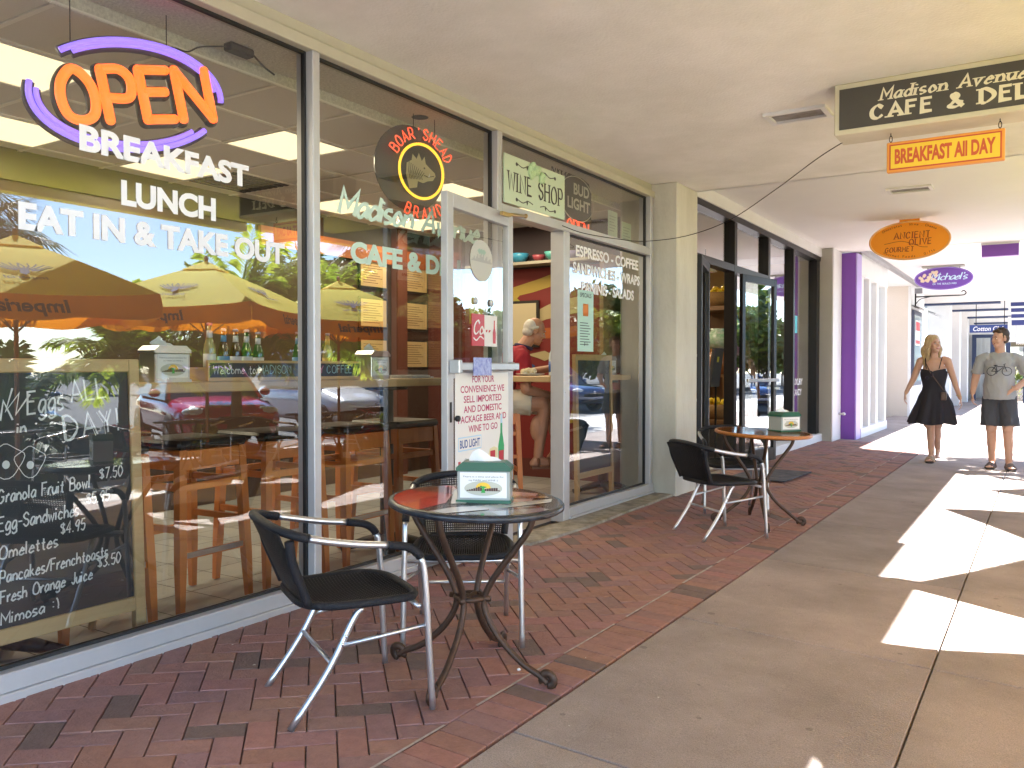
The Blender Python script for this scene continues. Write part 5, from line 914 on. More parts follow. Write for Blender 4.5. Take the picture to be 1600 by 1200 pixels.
# tilt each seat with the falling ground is too small to see; feet are set on the paving height under the chair centre
put_chair(-2.215, 2.335, .50, .86, 'nearest black woven cafe chair, seen from behind at the collage topped table')
put_chair(-2.29, 3.20, .57, -.82, 'black woven cafe chair by the open door, facing the viewer behind the collage topped table')
put_chair(-2.06, 6.13, .61, .79, 'black woven cafe chair with its back to the viewer at the orange wooden table')
put_chair(-2.30, 7.2, .45, -.85, 'black woven cafe chair between the cream pillar and the orange wooden table')
M_IRON = mat('rusty_iron', (.055, .035, .026), .5, .5, var=.8, vs=18, col2=(.10, .05, .028), bump=.3, bs=60)
def table(label, x, y, h, r, rot, top_m, edge_m):
    t = thing('round_table', label, 'table', (x, y, gz(x)), rot); tilt = Matrix.Rotation(math.atan(.04), 4, Vector((cos(rot + pi / 2), sin(-rot + pi / 2) * 0 + cos(rot), 0))) if 0 else Matrix.Identity(4)
    sl = Matrix.Rotation(-rot, 4, 'Z') @ Matrix.Rotation(math.atan(.045), 4, 'Y') @ Matrix.Rotation(rot, 4, 'Z')
    m = MB(); n = 56; m.lathe([(0, h - .028), (r - .012, h - .028), (r, h - .02), (r, h - .006), (r - .006, h - .0005), (r - .02, h)], n, M=sl); m.add([((r - .02) * cos(2 * pi * i / n), (r - .02) * sin(2 * pi * i / n), h) for i in range(n)], [tuple(range(n))], 1, M=sl); top = m.build('table_top', [edge_m, top_m], t)
    prof = cat([(.275, h - .035), (.255, h - .10), (.185, h - .20), (.105, h - .31), (.062, h - .40), (.075, h - .47), (.13, h - .55), (.22, h - .63), (.30, .045), (.335, .02)], 5)
    for k in range(4):
        a = k * pi / 2; m = MB(); m.tube([(q * cos(a), q * sin(a), z - .04 * q * cos(a + rot)) for q, z in prof], .0135, 8); 
        sc_ = [(.335 + .024 * sin(g_), .034 - .024 * cos(g_)) for g_ in [i * .45 for i in range(13)]]
        m.tube([(q * cos(a), q * sin(a), z - .04 * q * cos(a + rot)) for q, z in sc_], .0105, 8, flat=1.7); c_ = (.335 * cos(a), .335 * sin(a), .026 - .04 * .335 * cos(a + rot)); w_ = (-sin(a) * .014, cos(a) * .014, 0); m.build('leg', M_IRON, t)
    m = MB(); m.tube([(.06 * cos(q), .06 * sin(q), h - .40) for q in [2 * pi * i / 16 for i in range(16)]], .011, 8, closed=True); m.cyl((-.09, 0, h - .40), (.09, 0, h - .40), .012, n=8); m.cyl((0, -.09, h - .40), (0, .09, h - .40), .012, n=8); m.build('ring', M_IRON, t)
    m = MB(); m.tube([(.26 * cos(q), .26 * sin(q), h - .037) for q in [2 * pi * i / 28 for i in range(28)]], .007, 6, closed=True, M=sl); m.build('top_ring', M_IRON, t)
    return t, top, sl
M_EDGE = mat('black_edge', (.014, .016, .02), .25, var=.5, vs=20, col2=(.05, .06, .08))
T1, top1, sl1 = table('round table with a glossy red and white collage top before the open door', -1.97, 2.80, .715, .355, radians(10), mat('resin_dark', (.10, .05, .055), .12, var=1, vs=5, col2=(.22, .17, .17), coat=.5), M_EDGE)
m = MB(); cl = [mat('collage_red', (.62, .02, .015), .1, coat=.6), mat('collage_pink', (.5, .3, .3), .1, coat=.6), mat('collage_white', (.6, .6, .57), .1, coat=.6), mat('collage_blue', (.2, .26, .32), .1, coat=.6), mat('collage_ink', (.1, .1, .1), .2, coat=.5), mat('collage_maroon', (.13, .02, .03), .1, coat=.6)]
CR = sl1 @ Matrix.Rotation(radians(24), 4, 'Z')
def cpoly(pl, c, z):
    q = [tuple(e * min(1, .333 / sqrt(p[0] ** 2 + p[1] ** 2 + 1e-9)) for e in p) for p in pl]          # keep inside the round edge
    m.add([(p[0], p[1], .7155 + z) for p in q], [tuple(range(len(q)))], c, M=CR)
def rc(a): return (.332 * cos(radians(a)), .332 * sin(radians(a)))
cpoly([rc(a) for a in range(110, 236, 6)] + [(-.12, -.1), (-.1, .1), (-.08, .2)], 0, .0003); cpoly([rc(a) for a in range(120, 150, 6)] + [rc(150), (-.1, .1), (-.05, .2)], 5, .0004); cpoly([(-.1, -.12), (-.04, -.1), (-.02, .22), (-.1, .2)], 2, .0006)
cpoly([(-.02, -.05), (.2, -.1), (.26, .18), (.0, .24)], 1, .0005); cpoly([rc(238), rc(250), (.1, -.18), (.3, -.02), (.31, .06), (.08, -.1), (-.1, -.2)], 2, .0009); cpoly([rc(a) for a in range(256, 330, 6)] + [(.22, -.1), (.1, -.19)], 3, .0007); cpoly([(.05, -.24), (.24, -.15), (.25, -.12), (.05, -.2)], 5, .0011); cpoly([(.1, .02), (.3, .07), (.29, .12), (.1, .08)], 5, .0012)
for k in range(7): cpoly([(-.05 + .05 * k, -.185 + .028 * k), (-.015 + .05 * k, -.17 + .028 * k), (-.018 + .05 * k, -.165 + .028 * k), (-.053 + .05 * k, -.18 + .028 * k)], 4, .0013)
for k in range(7): cpoly([(-.06 + .05 * k, -.17 + .028 * k), (-.025 + .05 * k, -.153 + .028 * k), (-.028 + .05 * k, -.148 + .028 * k), (-.063 + .05 * k, -.165 + .028 * k)], 4, .0013)
B2 = m.build('collage', cl); B2.parent = T1; B2.location = (0, 0, 0)
T2, top2, sl2 = table('round table with a glossy orange wooden top by the bronze framed shop', -1.93, 6.74, .74, .375, radians(28), mat('orange_wood', (.50, .18, .03), .12, var=.6, vs=3, stretch=(6, 1, 1), col2=(.36, .11, .015), coat=.6), mat('orange_edge', (.4, .13, .02), .3))
def table_z(x, tx, h): return gz(tx) + h - .045 * (x - tx)
nh1 = napkin_holder('green topped napkin holder with a skyline card on the collage topped table', (-1.89, 2.79, table_z(-1.89, -1.97, .716)), radians(26), None, .21, .1, .125)
nh2 = napkin_holder('green topped napkin holder on the orange wooden table', (-1.78, 6.93, table_z(-1.78, -1.93, .741)), radians(58), None, .2, .15, .12)
# small debris on the paving
t = thing('bottle_cap', 'small white scrap lying on the paving near the collage topped table', 'litter', (-1.83, 2.95, gz(-1.83))); m = MB(); m.lathe([(.008, 0), (.009, .004), (.005, .008), (0, .008)], 10); m.build('scrap', M_PAPER, t)

m = MB(); R_ = random.Random(31)
for k in range(60):
    x, y = R_.uniform(-3.0, -.6), R_.uniform(1.6, 9); s = R_.uniform(.003, .009); a = R_.uniform(0, 6); c, q = cos(a) * s, sin(a) * s; z = gz(x) + .003; w_ = R_.random(); cc = (1, 1, .95) if w_ < .5 else (.45, .3, .15)
    m.add([(x - c, y - q, z), (x + q * .5, y - c * .5, z + .002), (x + c, y + q, z), (x - q * .5, y + c * .5, z + .002)], [(0, 1, 2, 3)], 0, cc)
struct(m.build('paving_litter', mat('litter', (.6, .58, .54), .8, attr=True)), 'stuff')
# ================================================================ people
from mathutils.bvhtree import BVHTree
def organic(name, mt, mb, parent, vox=.006, smooth=6, fac=.5, fold=0):
    """one continuous skin grown over overlapping shapes"""
    me = mb.mesh(name, mt); o = bpy.data.objects.new(name, me); COL.objects.link(o)
    r = o.modifiers.new('r', 'REMESH'); r.mode = 'VOXEL'; r.voxel_size = vox; r.use_smooth_shade = True
    s = o.modifiers.new('s', 'SMOOTH'); s.iterations = smooth; s.factor = fac
    dg = bpy.context.evaluated_depsgraph_get(); dg.update(); n = bpy.data.meshes.new_from_object(o.evaluated_get(dg)); n.name = name
    o.modifiers.clear(); o.data = n; bpy.data.meshes.remove(me)
    n.materials.clear(); n.materials.append(mt)
    if fold:                                                       # soft creases of loose cloth
        nv = [v.normal.copy() for v in n.vertices]
        for v, q in zip(n.vertices, nv): c = v.co; v.co = c + q * fold * (noise.noise(Vector((c.x * 9 + c.z * 5, c.y * 9, c.z * 7 - c.x * 6))) + .6 * noise.noise(Vector((c.x * 22, c.y * 22, c.z * 13 + c.x * 16))))
    for p in n.polygons: p.use_smooth = True; p.material_index = 0
    o.parent = parent; return o
def cap(mb, a, b, r0, r1=None, n=12, ball=True):
    r1 = r0 if r1 is None else r1; mb.tube([a, b], [r0, r1], n)
    if ball: mb.ball(a, r0, n, 8); mb.ball(b, r1, n, 8)
V = Vector
def head(mb, H):
    for c, r in (((0, .012, .03), (.074, .092, .086)), ((0, -.028, -.03), (.058, .064, .082)), ((0, -.044, -.085), (.04, .044, .034)), ((0, -.07, -.098), (.019, .017, .018)), ((.034, -.062, -.032), (.026, .024, .03)), ((-.034, -.062, -.032), (.026, .024, .03)), ((.077, .012, -.012), (.009, .02, .03)), ((-.077, .012, -.012), (.009, .02, .03)), ((0, -.1, -.03), (.015, .013, .010))): mb.ball(c, r, 14, 10, M=H)
    cap(mb, H @ V((0, -.086, .012)), H @ V((0, -.106, -.024)), .008, .012, 8); cap(mb, H @ V((-.034, -.076, .022)), H @ V((.034, -.076, .022)), .012, .012, 8)
    cap(mb, H @ V((-.016, -.086, -.064)), H @ V((.016, -.086, -.064)), .010, .010, 8)
def face(p, H, iris, lip, browc, smile=0):
    for s in (-1, 1):
        m = MB(); m.ball((s * .031, -.0795, .0), (.0115, .008, .0055), 12, 8, M=H); e = m.build('eye', mat('eye_white', (.75, .74, .72), .25), p); m = MB(); m.ball((s * .031, -.087, .0), (.005, .003, .0048), 10, 6, M=H); m.build('iris', mat('iris_' + iris, dict(brown=(.05, .025, .01), blue=(.08, .15, .22))[iris], .2), e)
        m = MB(); m.tube([H @ V(q) for q in ((s * .014, -.0885, .019), (s * .03, -.0885, .024), (s * .047, -.078, .018))], [.003, .004, .002], 6); m.build('eyebrow', browc, p)
    m = MB(); m.tube(cat([tuple(H @ V(q)) for q in ((-.024, -.089, -.062 + .005 * smile), (-.012, -.0965, -.064 - .002 * smile), (0, -.0985, -.0645 - .004 * smile), (.012, -.0965, -.064 - .002 * smile), (.024, -.089, -.062 + .005 * smile))]), .0042 + .001 * smile, 6); m.build('lips', lip, p)
    if smile: m = MB(); m.ball((0, -.0965, -.0655), (.015, .006, .0042), 10, 6, M=H); m.build('teeth', mat('teeth', (.8, .78, .72), .3), p)
def hand(mb, w, d, s, n, k=1.0, curl=.5):
    """w wrist, d towards the fingers, s from thumb side to little finger, n palm side"""
    d = V(d).normalized(); s = V(s).normalized(); n = V(n).normalized(); w = V(w)
    offs = (-.032, -.011, .011, .031); ln = (.075, .085, .08, .062)
    for o, l in zip(offs, ln):
        kn = w + d * .088 * k + s * o * k; cap(mb, w + s * o * .55 * k, kn, .014 * k, .0115 * k, 8)
        d1 = (d + n * curl * .6 + s * o * 2.5).normalized(); p1 = kn + d1 * l * .52 * k; d2 = (d + n * curl * 1.7 + s * o * 2.5).normalized(); cap(mb, kn, p1, .0098 * k, .0085 * k, 8); cap(mb, p1, p1 + d2 * l * .48 * k, .0085 * k, .0068 * k, 8)
    b = w + d * .03 * k - s * .028 * k; q = b + (d * .7 - s * .65 + n * .35).normalized() * .042 * k; cap(mb, b, q, .0135 * k, .0105 * k, 8); cap(mb, q, q + (d * .9 - s * .2 + n * .4).normalized() * .034 * k, .0105 * k, .008 * k, 8)
def foot(mb, ank, toe, k=1.0):
    ank = V(ank); toe = V(toe); d = (toe - ank); d.z = 0; d.normalize(); heel = ank - d * .045 * k; heel.z = ank.z - .05 * k; cap(mb, ank, heel, .036 * k, .033 * k, 10); cap(mb, heel, toe, .034 * k, .022 * k, 10); sd = V((-d.y, d.x, 0)); cap(mb, ank + V((0, 0, -.01)), toe - d * .05 + V((0, 0, .014)), .034 * k, .022 * k, 10)
    for o in (-.03, -.015, 0, .015, .03): cap(mb, toe - d * .04 + sd * o, toe + sd * o * 1.1 + d * (.022 - abs(o + .012) * .4), .0125 * k, .0095 * k, 8)
def limb(mb, pts, rs, n=12):
    for i in range(len(pts) - 1): cap(mb, V(pts[i]), V(pts[i + 1]), rs[i], rs[i + 1], n)
M_SKIN = mat('skin', (.60, .36, .26), .5, var=.35, vs=14, col2=(.54, .29, .20), sss=.0); M_SKIN2 = mat('skin_tanned', (.46, .235, .15), .5, var=.35, vs=12, col2=(.38, .17, .105))
M_LIP = mat('lip', (.42, .12, .11), .4)
def sandal(p, ank, toe, sole_m, strap_m, k=1.0):
    ank = V(ank); toe = V(toe); d = toe - ank; up = .0; d.z = 0; L_ = d.length; d.normalize(); sd = V((-d.y, d.x, 0)); zs = toe.z - .02
    m = MB(); pl = [(-.06, -.034), (.02, -.038), (L_ * .8, -.05), (L_ + .028, -.034), (L_ + .036, 0), (L_ + .026, .034), (L_ * .8, .05), (.02, .038), (-.06, .034), (-.072, 0)]
    M = Matrix(((d.x, sd.x, 0, ank.x), (d.y, sd.y, 0, ank.y), (0, 0, 1, 0), (0, 0, 0, 1))); m.prism(pl, zs - .022, zs, M=M); s = m.build('sandal', sole_m, p); m = MB()
    for f_, w_, h_ in ((.78, .052, .05), (.55, .049, .066), (.0, .043, .085)):
        m.tube([M @ V((L_ * f_, w_ * cos(a), zs + h_ * sin(a))) for a in [pi * i / 10 for i in range(11)]], .011, 6, flat=1.5)
    m.build('strap', strap_m, s)
# ---------------------------------------------------------------- woman in the black dress
wo = thing('person', 'woman with long blond hair in a short black dress walking beside the man', 'person', (-1.27, 12.6, gz(-1.27)))
H = Matrix.Translation((-.005, -.01, 1.585)) @ Matrix.Rotation(radians(42), 4, 'Z') @ Matrix.Rotation(radians(-4), 4, 'X')
m = MB(); head(m, H); cap(m, (0, .015, 1.40), (0, .01, 1.52), .05, .047)
for c, r in (((0, .02, .99), (.13, .10, .12)), ((0, .01, 1.12), (.118, .088, .14)), ((0, .01, 1.24), (.14, .095, .13)), ((0, .015, 1.34), (.13, .075, .075)), ((.06, -.055, 1.19), (.055, .045, .055)), ((-.06, -.055, 1.19), (.055, .045, .055)), ((0, .03, .90), (.16, .12, .11))): m.ball(c, r, 16, 10)
limb(m, [(-.12, .015, 1.375), (-.165, .01, 1.36), (-.25, .04, 1.12), (-.335, -.02, .93)], [.05, .05, .041, .026]); limb(m, [(.12, .015, 1.375), (.165, .01, 1.36), (.235, .06, 1.11), (.315, .0, .87)], [.05, .05, .041, .026])
hand(m, (-.34, -.025, .915), (-.12, -.05, -1), (0, 1, 0), (1, 0, 0), .88, .6); hand(m, (.32, 0, .855), (.16, -.05, -1), (0, 1, 0), (-1, 0, 0), .88, .6)
limb(m, [(-.075, .0, .86), (-.055, -.06, .52), (-.03, -.04, .50), (-.02, .0, .10)], [.088, .062, .056, .036]); limb(m, [(.075, .02, .86), (.045, .06, .50), (.035, .08, .48), (.03, .26, .18)], [.088, .062, .056, .036])
m.ball((-.028, .018, .34), (.052, .056, .1)); m.ball((.033, .17, .36), (.052, .056, .1)); foot(m, (-.02, -.005, .08), (-.03, -.17, .035), .9); foot(m, (.03, .27, .17), (.03, .17, .05), .9)
organic('body', M_SKIN, m, wo, .0055); face(wo, H, 'blue', M_LIP, mat('brow_blond', (.25, .15, .07), .7))
# dress
m = MB(); n = 72; rings = [(.52, .285, .235, .03, 1), (.60, .27, .22, .026, 1), (.70, .245, .20, .02, 1), (.80, .215, .175, .013, 1), (.90, .18, .148, .006, 1), (.97, .145, .122, 0, 1), (1.02, .136, .114, 0, 1), (1.10, .15, .132, 0, 1), (1.17, .166, .150, 0, 1), (1.225, .165, .145, 0, 0)]
vs = []
for ri, (z, rx, ry, am, k_) in enumerate(rings):
    for i in range(n):
        a = 2 * pi * i / n; q = 1 + am / rx * (sin(a * 9 + .7 * sin(a * 2)) + .5 * sin(a * 17 + 2)); zz = z
        if ri == len(rings) - 1: zz += .045 * abs(cos(a)) ** .6 * (1 if sin(a) < 0 else .3) * (abs(cos(a)) < .93) - .01
        if ri == 0: zz += .012 * sin(a * 5)
        vs.append((rx * cos(a) * q + (.012 * sin(z * 9) if z < .9 else 0), ry * sin(a) * q + .01 * (z > 1) - (.0 if z > 1 else .0), zz))
m.add(vs, [(r * n + i, r * n + (i + 1) % n, r * n + n + (i + 1) % n, r * n + n + i) for r in range(len(rings) - 1) for i in range(n)], sm=True)
for s in (-1, 1): m.tube(cat([(s * .075, -.135, 1.255), (s * .088, -.105, 1.32), (s * .1, -.03, 1.402), (s * .1, .06, 1.39), (s * .085, .112, 1.25)]), .006, 6)
m.build('dress', mat('black_cloth', (.016, .014, .022), .8, bump=.3, bs=30), wo)
m = MB(); R_ = random.Random(21); M_HAIRB = mat('hair_blond', (.55, .41, .22), .45, var=.8, vs=60, col2=(.34, .22, .10), stretch=(1, 1, .2)); hc = MB(); hc.ball((0, .026, .045), (.088, .1, .086), 16, 10, M=H); hc.ball((0, .05, -.02), (.082, .07, .09), 16, 10, M=H)
for k in range(130):
    a = R_.uniform(radians(-40), radians(220)); 
    x0 = cos(a) * .083; y0 = .03 + sin(a) * .09; z0 = .085 - .05 * R_.random(); fr = max(0, -sin(a)); L_ = R_.uniform(.17, .27) * (.8 + .3 * (sin(a) > 0)); wv = R_.uniform(-.02, .02); sp = R_.uniform(1.0, 1.28)
    m.tube(cat([tuple(H @ V(p)) for p in ((x0 * .3, .02 + (y0 - .02) * .2, .128), (x0 * .85, .01 + (y0 - .01) * .85, z0 + .02), (x0 * 1.1, y0 * 1.06, z0 - .09), (x0 * 1.15 * sp + wv, y0 * 1.12 + .012, z0 - .16), (x0 * sp * .95 - wv, y0 * .95 + .02, z0 - .08 - L_))], 3), [.005] * 4 + [.011] * 6 + [.006] * 2 + [.003], 5)
hob = organic('hair', M_HAIRB, hc, wo, .008, 3); m.build('hair_strand', M_HAIRB, hob)
m = MB(); m.tube(cat([(-.085, -.10, 1.33), (-.02, -.158, 1.2), (.06, -.15, 1.08), (.135, -.1, .96)]), .006, 6, flat=1.5); m.box((.10, -.16, .84), (.17, -.11, .95), bev=.01); m.build('bag_strap', mat('bag_brown', (.10, .06, .045), .5), wo)
m = MB()
for s in (-1, 1): m.tube([( -.035 + s * .026 + .022 * cos(a), -.168, 1.155 + s * .02 + .02 * sin(a)) for a in [2 * pi * i / 16 for i in range(16)]], .0035, 6, closed=True); m.lathe([(0, 0), (.02, .0)], 14, (-.035 + s * .026, 1.155 + s * .02, .167), M=Matrix(((1, 0, 0, 0), (0, 0, -1, 0), (0, 1, 0, 0), (0, 0, 0, 1))), sm=False)
m.build('sunglasses', mat('sunglass', (.06, .05, .08), .1, spec=.9), wo)
m = MB(); m.tube([(.30 + .032 * cos(a), .008 + .03 * sin(a), .90 - .006 * cos(a)) for a in [2 * pi * i / 14 for i in range(14)]], .006, 6, closed=True); m.build('bracelet', M_BRASS, wo)
M_SOLE = mat('sandal_sole', (.03, .02, .018), .6); M_STRP = mat('sandal_tan', (.4, .28, .2), .5)
sandal(wo, (-.02, -.005, .08), (-.03, -.17, .035), M_SOLE, M_STRP); 
m = MB(); m.box((-.015, .15, .008), (.075, .36, .03), M=Matrix.Translation((0, 0, 0))); 
# ---------------------------------------------------------------- man in the grey T-shirt
ma = thing('person', 'dark haired smiling man in a grey T-shirt with a bicycle print and dark shorts', 'person', (-.50, 12.48, gz(-.5)))
H = Matrix.Translation((-.0, -.02, 1.675)) @ Matrix.Rotation(radians(-48), 4, 'Z') @ Matrix.Rotation(radians(3), 4, 'X')
m = MB(); head(m, H); cap(m, (0, .02, 1.46), (0, .005, 1.6), .06, .057)
TOR = [((0, .02, .98), (.155, .11, .12)), ((0, .0, 1.10), (.155, .12, .15)), ((0, .005, 1.25), (.165, .12, .15)), ((0, .01, 1.36), (.175, .11, .11)), ((0, .02, 1.43), (.15, .075, .07))]
for c, r in TOR: m.ball(c, r, 16, 10)
AR = [(-.15, .02, 1.43), (-.215, .02, 1.40), (-.275, .05, 1.16), (-.30, -.02, .98)]; AL = [(.15, .02, 1.43), (.215, .02, 1.40), (.33, .10, 1.17), (.185, -.12, 1.045)]
limb(m, AR, [.06, .06, .048, .033]); limb(m, AL, [.06, .06, .048, .033]); hand(m, (-.302, -.03, .965), (-.02, -.18, -1), (0, 1, 0), (1, 0, 0), 1, .9); hand(m, (.175, -.13, 1.045), (-.75, -.12, -.62), (-.4, .0, -.8), (.1, 1, -.1), 1, .3)
limb(m, [(-.09, .02, .92), (-.085, -.02, .52), (-.085, -.0, .49), (-.075, .05, .10)], [.095, .066, .06, .042]); limb(m, [(.09, .02, .92), (.10, -.05, .52), (.10, -.04, .49), (.115, .0, .10)], [.095, .066, .06, .042])
m.ball((-.082, .055, .34), (.058, .066, .12)); m.ball((.108, .01, .34), (.058, .066, .12)); foot(m, (-.075, .05, .085), (-.10, -.13, .035)); foot(m, (.115, .0, .085), (.155, -.18, .035))
organic('body', M_SKIN, m, ma, .0055); face(ma, H, 'brown', M_LIP, mat('brow_dark', (.04, .025, .015), .7), 1)
m = MB()
for c, r in TOR: m.ball(c, tuple(q + .014 for q in r), 18, 12)
m.tube([(0, .01, .90), (0, .005, 1.08), (0, .005, 1.25)], [.186, .178, .168], 24); m.tube([(-.04, .01, .905), (.04, .01, .905)], .001, 4)
for P_ in (AR, AL): a, b = V(P_[1]), V(P_[2]); cap(m, V(P_[0]), a, .068, .066); m.tube([a, a.lerp(b, .72)], [.066, .074], 14)
sh = organic('t_shirt', mat('grey_jersey', (.36, .37, .38), .85, var=.3, vs=90, col2=(.30, .31, .32), bump=.35, bs=16), m, ma, .007, 5, fold=.011)
bv = BVHTree.FromPolygons([v.co.copy() for v in sh.data.vertices], [tuple(p.vertices) for p in sh.data.polygons])
def snap(x, z, d=.003):
    h_ = bv.ray_cast(V((x, -1, z)), V((0, 1, 0))); return (x, (h_[0].y if h_[0] else -.12) - d, z)
m = MB(); bx, bz = -.0, 1.275
def pr(pl, r=.0045, closed=False):
    q = []
    for i in range(len(pl) - (0 if closed else 1)):
        a, b = pl[i], pl[(i + 1) % len(pl)]
        for t_ in range(4): q.append(snap(bx + a[0] + (b[0] - a[0]) * t_ / 4, bz + a[1] + (b[1] - a[1]) * t_ / 4))
    if not closed: q.append(snap(bx + pl[-1][0], bz + pl[-1][1]))
    m.tube(q, r, 5, closed=closed, flat=1)
for cx in (-.085, .085): pr([(cx + .052 * cos(a), -.02 + .052 * sin(a)) for a in [2 * pi * i / 16 for i in range(16)]], .004, True)
pr([(-.085, -.02), (-.02, -.025), (.055, .04), (-.035, .04), (-.02, -.025)]); pr([(-.085, -.02), (-.04, .05)]); pr([(.085, -.02), (.05, .07), (.07, .075)]); pr([(-.06, .055), (-.02, .055)], .006); pr([(-.02, -.025), (-.03, -.05)], .004)
m.build('bicycle_print', mat('print_ink', (.05, .05, .07), .8), ma)
m = MB(); m.ball((0, .02, .97), (.178, .14, .13), 18, 12)
m.tube([(-.088, .02, .93), (-.10, -.005, .555)], [.105, .118], 18); m.tube([(.088, .02, .93), (.118, -.03, .555)], [.105, .118], 18)
organic('shorts', mat('slate_cloth', (.065, .07, .085), .85, bump=.35, bs=18), m, ma, .007, 4, fold=.010)
hc = MB(); hc.ball((0, .036, .056), (.079, .09, .08), 16, 10, M=H); hc.ball((0, .055, .0), (.076, .062, .075), 16, 10, M=H); cap(hc, H @ V((-.042, -.04, .088)), H @ V((.042, -.04, .088)), .024, .024); cap(hc, H @ V((-.02, -.05, .102)), H @ V((.03, -.05, .102)), .017, .017)
for s in (-1, 1): cap(hc, H @ V((s * .074, -.01, .04)), H @ V((s * .076, -.008, -.0)), .009, .005)
hob = organic('hair', mat('hair_dark', (.06, .038, .025), .55, var=.5, vs=60), hc, ma, .006, 3); m = MB(); R_ = random.Random(5)
for k in range(90):
    a = R_.uniform(0, 2 * pi); e = R_.uniform(.5, 1.4); p = V((.08 * cos(a) * cos(e), .028 + .09 * sin(a) * cos(e), .055 + .085 * sin(e))); q = p + V((R_.uniform(-.012, .012), R_.uniform(-.02, .008), .005)); m.tube([H @ p, H @ q], [.005, .002], 4)
m.build('hair_tuft', mat('hair_dark', (.03, .018, .011)), hob)
M_SOLE2 = mat('sandal_grey_sole', (.09, .075, .07), .7); M_STR2 = mat('sandal_grey', (.16, .13, .125), .7)
sandal(ma, (-.075, .05, .085), (-.10, -.13, .035), M_SOLE2, M_STR2); sandal(ma, (.115, .0, .085), (.155, -.18, .035), M_SOLE2, M_STR2)
# ---------------------------------------------------------------- seated man inside, facing +y
si = thing('person', 'white haired man in a red polo shirt and beige shorts eating at the counter', 'person', (-4.13, 6.37, 0))
# local axes: front = -y, so the whole figure is turned about z
si.rotation_euler = (0, 0, 2.29)
H = Matrix.Translation((0, -.30, 1.53)) @ Matrix.Rotation(radians(4), 4, 'Z') @ Matrix.Rotation(radians(20), 4, 'X')
m = MB(); head(m, H); cap(m, (0, -.16, 1.34), (0, -.24, 1.45), .062, .06)
TOR = [((0, .06, .93), (.17, .13, .12)), ((0, .03, 1.05), (.165, .14, .14)), ((0, -.06, 1.19), (.175, .13, .14)), ((0, -.12, 1.28), (.18, .11, .10)), ((0, -.15, 1.325), (.15, .08, .06))]
for c, r in TOR: m.ball(c, r, 16, 10)
AL = [(.15, -.14, 1.32), (.21, -.15, 1.28), (.29, -.26, 1.14), (.14, -.46, 1.19)]
AR = [(-.15, -.14, 1.32), (-.21, -.15, 1.28), (-.27, -.17, 1.01), (-.13, -.42, .945)]
limb(m, AR, [.06, .06, .047, .033]); limb(m, AL, [.06, .06, .047, .033]); hand(m, (-.12, -.445, .94), (.35, -.8, -.55), (.9, .2, -.1), (0, .5, -1), 1.05, .35); hand(m, (.13, -.47, 1.19), (-.3, -.9, -.05), (.3, 0, -1), (-1, 0, 0), 1, 1.2)
limb(m, [(-.1, .04, .90), (-.16, -.33, .88), (-.16, -.355, .84), (-.16, -.30, .42)], [.1, .074, .066, .043]); limb(m, [(.1, .04, .90), (.12, -.55, .87), (.12, -.58, .83), (.08, -.50, .42)], [.1, .074, .066, .043])
m.ball((-.16, -.295, .66), (.06, .07, .12)); m.ball((.10, -.51, .66), (.06, .07, .12)); foot(m, (-.16, -.30, .40), (-.16, -.48, .335)); foot(m, (.08, -.50, .42), (.08, -.69, .365))
organic('body', M_SKIN2, m, si, .0055); face(si, H, 'blue', M_LIP, mat('brow_grey', (.4, .38, .35), .7))
m = MB()
for c, r in TOR: m.ball(c, tuple(q + .014 for q in r), 18, 12)
for P_ in (AR, AL): a, b = V(P_[1]), V(P_[2]); cap(m, V(P_[0]), a, .076, .076); m.tube([a, a.lerp(b, .8)], [.076, .08], 14)
organic('polo_shirt', mat('red_polo', (.30, .012, .025), .85, bump=.35, bs=16), m, si, .007, 5, fold=.012)
m = MB(); m.tube([(.072 * cos(a), -.175 + .07 * sin(a) - .02, 1.385 + .02 * sin(a)) for a in [2 * pi * i / 20 for i in range(20)]], .016, 8, closed=True); m.build('collar', mat('navy_polo', (.03, .02, .07), .85), si)
m = MB(); m.ball((0, .06, .92), (.185, .15, .10), 18, 12); m.tube([(-.1, .03, .90), (-.155, -.24, .885)], [.112, .11], 18); m.tube([(.1, .03, .90), (.115, -.40, .875)], [.112, .11], 18); organic('shorts', mat('beige_cloth', (.55, .48, .38), .85, bump=.35, bs=18), m, si, .007, 4, fold=.010)
hc = MB(); hc.ball((0, .045, .02), (.079, .072, .075), 16, 10, M=H); hc.ball((0, .06, -.03), (.07, .05, .05), 16, 10, M=H)
for s in (-1, 1): cap(hc, H @ V((s * .07, -.0, .03)), H @ V((s * .072, .04, .0)), .013, .014)
organic('hair', mat('hair_white', (.6, .57, .52), .6, var=.6, vs=50, col2=(.42, .39, .35)), hc, si, .006, 3)
M_LEA = mat('brown_leather', (.14, .05, .02), .5)
sandal(si, (-.16, -.30, .40), (-.16, -.48, .345), M_LEA, M_LEA); sandal(si, (.08, -.50, .42), (.08, -.69, .375), M_LEA, M_LEA)
# ================================================================ street side: umbrellas, patio, planting, cars (seen mirrored in the windows)
def cloth_mat(name, col, trans):
    m = bpy.data.materials.new(name); m.use_nodes = True; n = m.node_tree; N = n.nodes; L = n.links; p = N["Principled BSDF"]; p.inputs["Base Color"].default_value = (*col, 1); p.inputs["Roughness"].default_value = .8
    t = N.new("ShaderNodeBsdfTranslucent"); t.inputs[0].default_value = (*trans, 1); x = N.new("ShaderNodeMixShader"); x.inputs[0].default_value = .38; o = N["Material Output"]
    L.new(p.outputs[0], x.inputs[1]); L.new(t.outputs[0], x.inputs[2]); L.new(x.outputs[0], o.inputs[0]); return m
M_YEL = cloth_mat('yellow_canvas', (.76, .73, .07), (.90, .46, .02)); M_ORC = cloth_mat('orange_canvas', (.85, .30, .01), (.98, .34, .01)); M_POLE = mat('teak_pole', (.22, .10, .04), .5)
